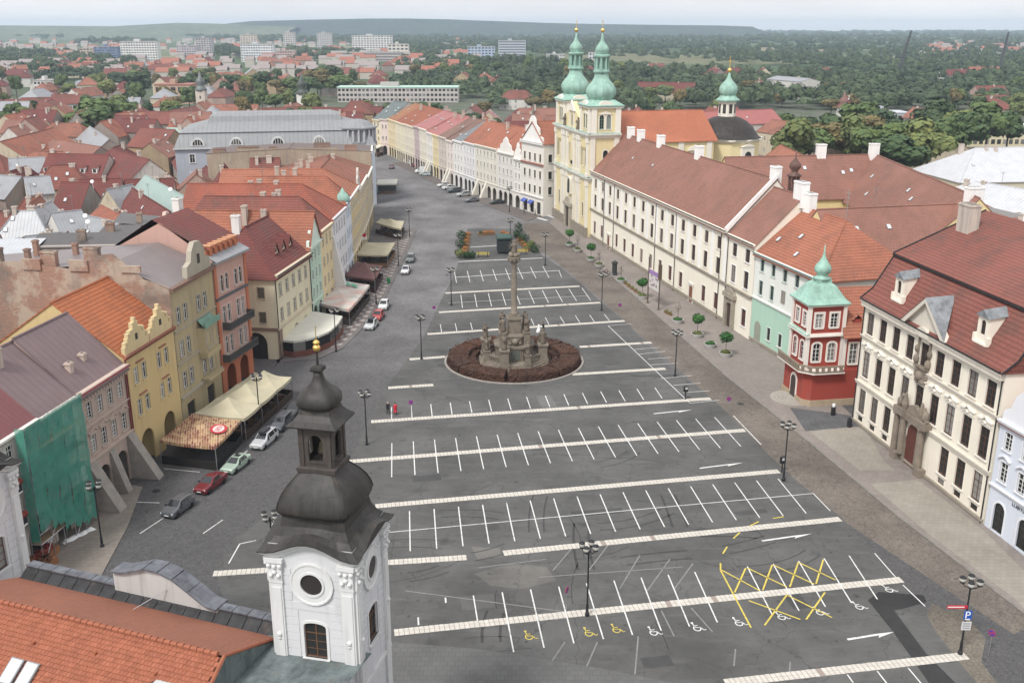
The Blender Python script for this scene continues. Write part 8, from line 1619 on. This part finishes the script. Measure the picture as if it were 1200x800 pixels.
# ------------------------------------------------------------ cars
def carparts(kind):
    # stations: x, bottom z, belt z, half width, top half width, top z
    K = {'hatch': (3.9, [(-1.95,.35,.62,.66,.6,.72),(-1.88,.22,.70,.80,.66,.86),(-1.15,.2,.86,.84,.72,.98),(-.95,.2,.88,.84,.70,1.0),(-.15,.2,.92,.85,.60,1.44),(.95,.2,.94,.85,.60,1.46),(1.62,.2,.95,.84,.58,1.36),(1.88,.25,.92,.80,.66,1.0),(1.95,.4,.8,.74,.66,.86)]),
         'sedan': (4.3, [(-2.15,.35,.60,.66,.6,.70),(-2.05,.22,.68,.80,.66,.82),(-1.2,.2,.82,.84,.72,.93),(-.95,.2,.84,.84,.70,.95),(-.1,.2,.88,.85,.60,1.38),(.75,.2,.9,.85,.60,1.39),(1.45,.2,.92,.84,.68,.98),(2.05,.25,.90,.80,.68,.96),(2.15,.4,.75,.74,.66,.82)]),
         'wagon': (4.5, [(-2.25,.35,.62,.68,.6,.72),(-2.15,.22,.72,.84,.68,.88),(-1.25,.2,.88,.87,.74,1.0),(-1.0,.2,.9,.87,.72,1.03),(-.2,.2,.94,.88,.64,1.52),(1.2,.2,.96,.88,.64,1.55),(2.0,.2,.97,.87,.62,1.48),(2.2,.25,.95,.84,.70,1.05),(2.25,.4,.8,.78,.68,.86)]),
         'van': (5.0, [(-2.5,.4,.75,.80,.7,.85),(-2.4,.25,.95,.93,.8,1.05),(-1.75,.22,1.1,.96,.84,1.25),(-1.6,.22,1.15,.96,.84,1.3),(-.95,.22,1.25,.97,.84,2.15),(1.0,.22,1.25,.97,.86,2.25),(2.3,.22,1.25,.97,.86,2.25),(2.46,.25,1.2,.95,.86,2.15),(2.5,.4,1.1,.93,.86,2.0)])}
    L, st = K[kind]; b = MB(); b.smooth = False; rings = []
    for x, zb, zbelt, hw, tw, zt in st: rings.append([b.vert(p) for p in ((x, -hw*.9, zb), (x, -hw, zb+.16), (x, -hw*.995, zbelt*.8), (x, -hw*.96, zbelt), (x, -tw, zt-.04), (x, -tw*.82, zt), (x, tw*.82, zt), (x, tw, zt-.04), (x, hw*.96, zbelt), (x, hw*.995, zbelt*.8), (x, hw, zb+.16), (x, hw*.9, zb))])
    for p, q in zip(rings, rings[1:]):
        for j in range(12): b.face((p[j], p[(j+1) % 12], q[(j+1) % 12], q[j]))
    b.face(rings[0]); b.face(rings[-1][::-1]); body = b.mesh('body')
    gl = {}
    def inset(pts, f=.1, off=.012):
        c = sum((Vector(p) for p in pts), Vector())/4; n_ = (Vector(pts[1])-Vector(pts[0])).cross(Vector(pts[2])-Vector(pts[1])).normalized(); q = [Vector(p).lerp(c, f) for p in pts]
        if n_.dot(c - Vector((0, 0, .7))) < 0: n_ = -n_
        return [p + n_*off for p in q]
    def side(i, s_, f=.12): a, c = st[i], st[i+1]; return inset([(a[0], s_*a[3]*.96, a[2]), (c[0], s_*c[3]*.96, c[2]), (c[0], s_*c[4], c[5]-.04), (a[0], s_*a[4], a[5]-.04)], f)
    def across(i): a, c = st[i], st[i+1]; return inset([(a[0], -a[4]*.95, a[5]), (a[0], a[4]*.95, a[5]), (c[0], c[4]*.9, c[5]), (c[0], -c[4]*.9, c[5])], .08)
    parts = [('windscreen', across(3)), ('rear_window', across(6) if kind != 'sedan' else across(5))]
    rng = {'hatch': (4, 5), 'sedan': (4,), 'wagon': (4, 5), 'van': ()}[kind]
    for s_ in (-1, 1):
        for i in rng: parts.append(('side_window', side(i, s_)))
        a, c = st[3], st[4]; parts.append(('side_window', inset([(a[0]+.25, s_*a[3]*.96, a[2]), (c[0], s_*c[3]*.96, c[2]), (c[0], s_*c[4], c[5]-.04), (c[0]-.12, s_*(c[4]*.9+a[4]*.1), c[5]*.9+a[5]*.1)], .1)))
        if kind == 'sedan': a, c = st[5], st[6]; parts.append(('side_window', inset([(a[0], s_*a[3]*.96, a[2]), (c[0]-.25, s_*c[3]*.96, c[2]), (a[0]+.12, s_*a[4], a[5]-.1), (a[0], s_*a[4], a[5]-.04)], .12)))
    return L, st, body, parts
_cars = {}
GLS = flat((.02, .022, .025), .06, spec=.8)
wt = MB(); wt.M = Matrix.Rotation(math.pi/2, 4, 'X'); wt.lathe([(.2, -.1), (.30, -.1), (.31, -.06), (.31, .06), (.30, .1), (.2, .1)], 16); WT = wt.mesh('tyre'); WT.materials.append(rubber())
wt = MB(); wt.M = Matrix.Rotation(math.pi/2, 4, 'X'); wt.lathe([(.21, -.08), (.21, .08), (.06, .05)], 10); WR = wt.mesh('rim'); WR.materials.append(steel())
def car(kind, colour, loc, rz, label, group='cars around the square', box=None, sun=False):
    if kind not in _cars:
        L, st, body, parts = carparts(kind); pm = []
        for n_, pts in parts: b = MB(); b.poly(pts); me = b.mesh(n_); me.materials.append(GLS); pm.append((n_, me))
        _cars[kind] = (L, st, body, pm, {})
    L, st, body, pm, bc = _cars[kind]
    if colour not in bc: me = body.copy(); me.materials.append(carpaint(colour)); bc[colour] = me
    rt = empty('parked_car', loc, rz, label, 'van' if kind == 'van' else 'car', group); put('body', bc[colour], rt)
    for n_, me in pm: put(n_, me, rt)
    for sx in (-1, 1):
        for sy in (-1, 1): w = put('wheel', WT, rt, (sx*L*.31, sy*(st[4][3]-.08), .31)); put('rim', WR, w)
        b = MB(); b.box(-.02, .02, -.17, .17, -.07, .07); b.build('headlight', flat((.8, .8, .78), .15), rt, (st[1][0]-.045, sx*(st[1][3]-.25), .66 if kind != 'van' else .8)); b = MB(); b.box(-.02, .02, -.12, .12, -.13, .1); b.build('tail_light', flat((.35, .02, .02), .25), rt, (st[-1][0]-.01, sx*(st[-2][3]-.17), .8))
    MB().box(-.02, .02, -.25, .25, -.06, .06).build('number_plate', WH, rt, (st[0][0]-.01, 0, .45)); MB().box(-.02, .02, -.25, .25, -.06, .06).build('number_plate', WH, rt, (st[-1][0]+.01, 0, .55)); MB().box(st[0][0]-.03, st[0][0]+.1, -.62, .62, .36, .44).build('bumper', flat((.03, .03, .03)), rt)
    for sy in (-1, 1): MB().box(-.08, .06, -.1, .1, -.07, .07).build('wing_mirror', iron(), rt, (st[3][0]+.3, sy*(st[3][3]+.08), st[3][2]+.08))
    if box: MB().box(-.6, 1.1, -.38, .38, st[4][5]+.03, st[4][5]+.33).build('roof_box', flat((.04, .04, .045), .4), rt)
    if sun: MB().box(.1, .75, -.35, .35, st[4][5]-.01, st[4][5]+.02).build('sunroof', GLS, rt)
    return rt
def caron(kind, col, x, y, hx, hy, label, **k):
    p, q = G(x, y), G(hx, hy); d = q-p; car(kind, col, (p.x, p.y, .0), math.atan2(-d.y, -d.x), label, **k)
caron('hatch', (.10, .105, .12), 209, 599, 171, 627, 'blue grey hatchback parked in the line, first beside the scaffold'); caron('sedan', (.16, .012, .02), 247, 571, 209, 599, 'dark red car parked between the blue grey and pale green ones')
caron('sedan', (.36, .46, .38), 277, 548, 247, 571, 'pale green saloon with sunroof beside the printed terrace', sun=True); caron('wagon', (.52, .53, .55), 310, 520, 277, 548, 'silver people carrier with black roof box', box=True)
caron('wagon', (.055, .06, .075), 330, 500, 310, 520, 'dark slate estate car behind the silver people carrier'); caron('sedan', (.03, .033, .035), 345, 484, 330, 500, 'black car half hidden by the dark tower onion')
caron('hatch', (.56, .58, .60), 435, 384, 424, 396, 'silver hatchback with roof box at the chequered kerb', box=True); caron('hatch', (.42, .03, .03), 443, 373.5, 435, 384, 'bright red small car at the chequered kerb'); caron('hatch', (.68, .69, .68), 450, 361, 443, 373, 'white small car at the chequered kerb')
caron('sedan', (.58, .58, .60), 475.5, 319.5, 468, 333, 'light silver car by the kerb past the waste bin'); caron('wagon', (.10, .12, .12), 481, 306, 475.5, 319.5, 'dark grey green estate by the kerb past the waste bin')
caron('van', (.66, .70, .70), 495, 203, 478, 203, 'white delivery van in the far street'); caron('hatch', (.42, .5, .5), 499, 206, 484, 205, 'pale turquoise car beside the white delivery van')
for x, y, c, l in ((476,190,(.6,.62,.66),'first pale car in the far street row'),(480.5,192.5,(.66,.66,.66),'white car in the far street row'),(486,195.5,(.22,.03,.07),'maroon car in the far street row')): caron('hatch', c, x, y, x-14, y-6, l)
caron('hatch', (.12, .035, .07), 459, 197.5, 457, 203, 'plum coloured car alone in the far street')
for x, y, k, c, l in ((519.5,219,'hatch',(.70,.70,.70),'white hatchback angle parked before the far row'),(525,222,'hatch',(.64,.65,.66),'off white hatchback angle parked before the far row'),(532,225.5,'wagon',(.06,.085,.10),'dark teal estate angle parked before the far row'),(543,230,'wagon',(.42,.44,.45),'silver estate angle parked before the far row'),(553,236.5,'sedan',(.17,.17,.19),'grey saloon angle parked before the far row'),(582,239,'sedan',(.05,.06,.06),'dark saloon under the arcade of the far row')): caron(k, c, x, y, x-16, y+1.5, l)

# ------------------------------------------------------------ people
def person(x, y, rz, label, top, legs, hair, dress=None, step=.12, h=1.75, zb=0.0):
    p = G(x, y, zb); rt = empty('person', p, rz, label, 'person'); k = h/1.75
    J = {'pel': (0, 0, .95, .16), 'waist': (0, 0, 1.08, .14), 'chest': (0, 0, 1.32, .17), 'neck': (0, 0, 1.50, .06), 'head': (0, -.01, 1.60, .09), 'crown': (0, 0, 1.70, .085),
         'shl': (.19, 0, 1.42, .065), 'ell': (.25, .03, 1.14, .05), 'wrl': (.24, -.08, .90, .04), 'hal': (.23, -.11, .82, .038), 'shr': (-.19, 0, 1.42, .065), 'elr': (-.25, .02, 1.14, .05), 'wrr': (-.25, -.06, .90, .04), 'har': (-.24, -.09, .82, .038),
         'hil': (.10, 0, .88, .11), 'knl': (.11, -step, .50, .07), 'anl': (.11, -step*.6, .10, .05), 'tol': (.12, -step*.6-.16, .04, .045), 'hir': (-.10, 0, .88, .11), 'knr': (-.11, step*.4, .50, .07), 'anr': (-.11, step*1.2, .12, .05), 'tor': (-.12, step*1.2-.15, .04, .045)}
    names = list(J); E_ = [('pel','waist'),('waist','chest'),('chest','neck'),('neck','head'),('head','crown'),('chest','shl'),('shl','ell'),('ell','wrl'),('wrl','hal'),('chest','shr'),('shr','elr'),('elr','wrr'),('wrr','har'),('pel','hil'),('hil','knl'),('knl','anl'),('anl','tol'),('pel','hir'),('hir','knr'),('knr','anr'),('anr','tor')]
    me = bpy.data.meshes.new('body'); me.from_pydata([tuple(c*k for c in J[n_][:3]) for n_ in names], [(names.index(a), names.index(b_)) for a, b_ in E_], [])
    o = put('body', me, rt); sk = o.modifiers.new('skin', 'SKIN')
    for n_, v in zip(names, me.skin_vertices[0].data): v.radius = (J[n_][3]*k,)*2; v.use_root = n_ == 'pel'
    o.modifiers.new('smooth', 'SUBSURF').levels = 1; o.modifiers['smooth'].render_levels = 1
    m = MT('clothed_body'); z = m.n('ShaderNodeSeparateXYZ'); m.put(z.inputs[0], m.n('ShaderNodeTexCoord').outputs['Object']); hg = z.outputs[2]
    col = m.mix(m.math('GREATER_THAN', hg, .96*k), legs, top); col = m.mix(m.math('GREATER_THAN', hg, 1.49*k), col, (.55, .33, .24)); col = m.mix(m.math('LESS_THAN', hg, .09*k), col, (.02, .018, .015)); me.materials.append(m.fin(col, .8))
    b = MB(); b.smooth = True; b.lathe([(.02, 1.56*k), (.10*k, 1.60*k), (.115*k, 1.68*k), (.09*k, 1.76*k), (.02, 1.80*k)], 10, (0, .035*k, 0)); b.build('hair', flat(hair), rt)
    if dress: b = MB(); b.smooth = True; wd = 1.0 if dress[0] > .6 else .5; b.lathe([(.55*k*wd, .02 if wd == 1 else .45*k), (.42*k*wd, .5*k), (.25*k*(.5+wd*.5), .8*k), (.15*k, 1.1*k), (.19*k, 1.32*k), (.1*k, 1.46*k)], 16, lobes=7, la=.06); b.build('dress', flat(dress, .7), rt)
    return rt
person(455, 485.5, R(20), 'person in black coat and trousers walking on the lot', (.015, .015, .017), (.02, .02, .022), (.35, .32, .3)); person(463.5, 486, R(10), 'person in bright red coat walking beside the one in black', (.50, .02, .04), (.04, .02, .025), (.03, .02, .02), dress=(.48, .02, .04), h=1.68)
person(631.5, 390, R(-60), 'person in a long white wedding dress behind the hedge ring', (.75, .75, .75), (.75, .75, .75), (.08, .05, .03), dress=(.78, .78, .78), h=1.7); person(636.5, 389.5, R(60), 'person in a black suit beside the white dress', (.015, .015, .018), (.015, .015, .018), (.05, .035, .03), h=1.82)
person(627, 252.5, R(90), 'person in dark jacket waiting at the zebra crossing', (.03, .03, .035), (.03, .035, .05), (.04, .03, .02)); person(505, 198.5, R(40), 'person in dark clothes walking by the far arcade', (.04, .035, .04), (.03, .03, .04), (.05, .04, .03)); person(614, 251, R(120), 'person in grey at the far row pavement', (.15, .15, .17), (.04, .04, .05), (.04, .03, .02))
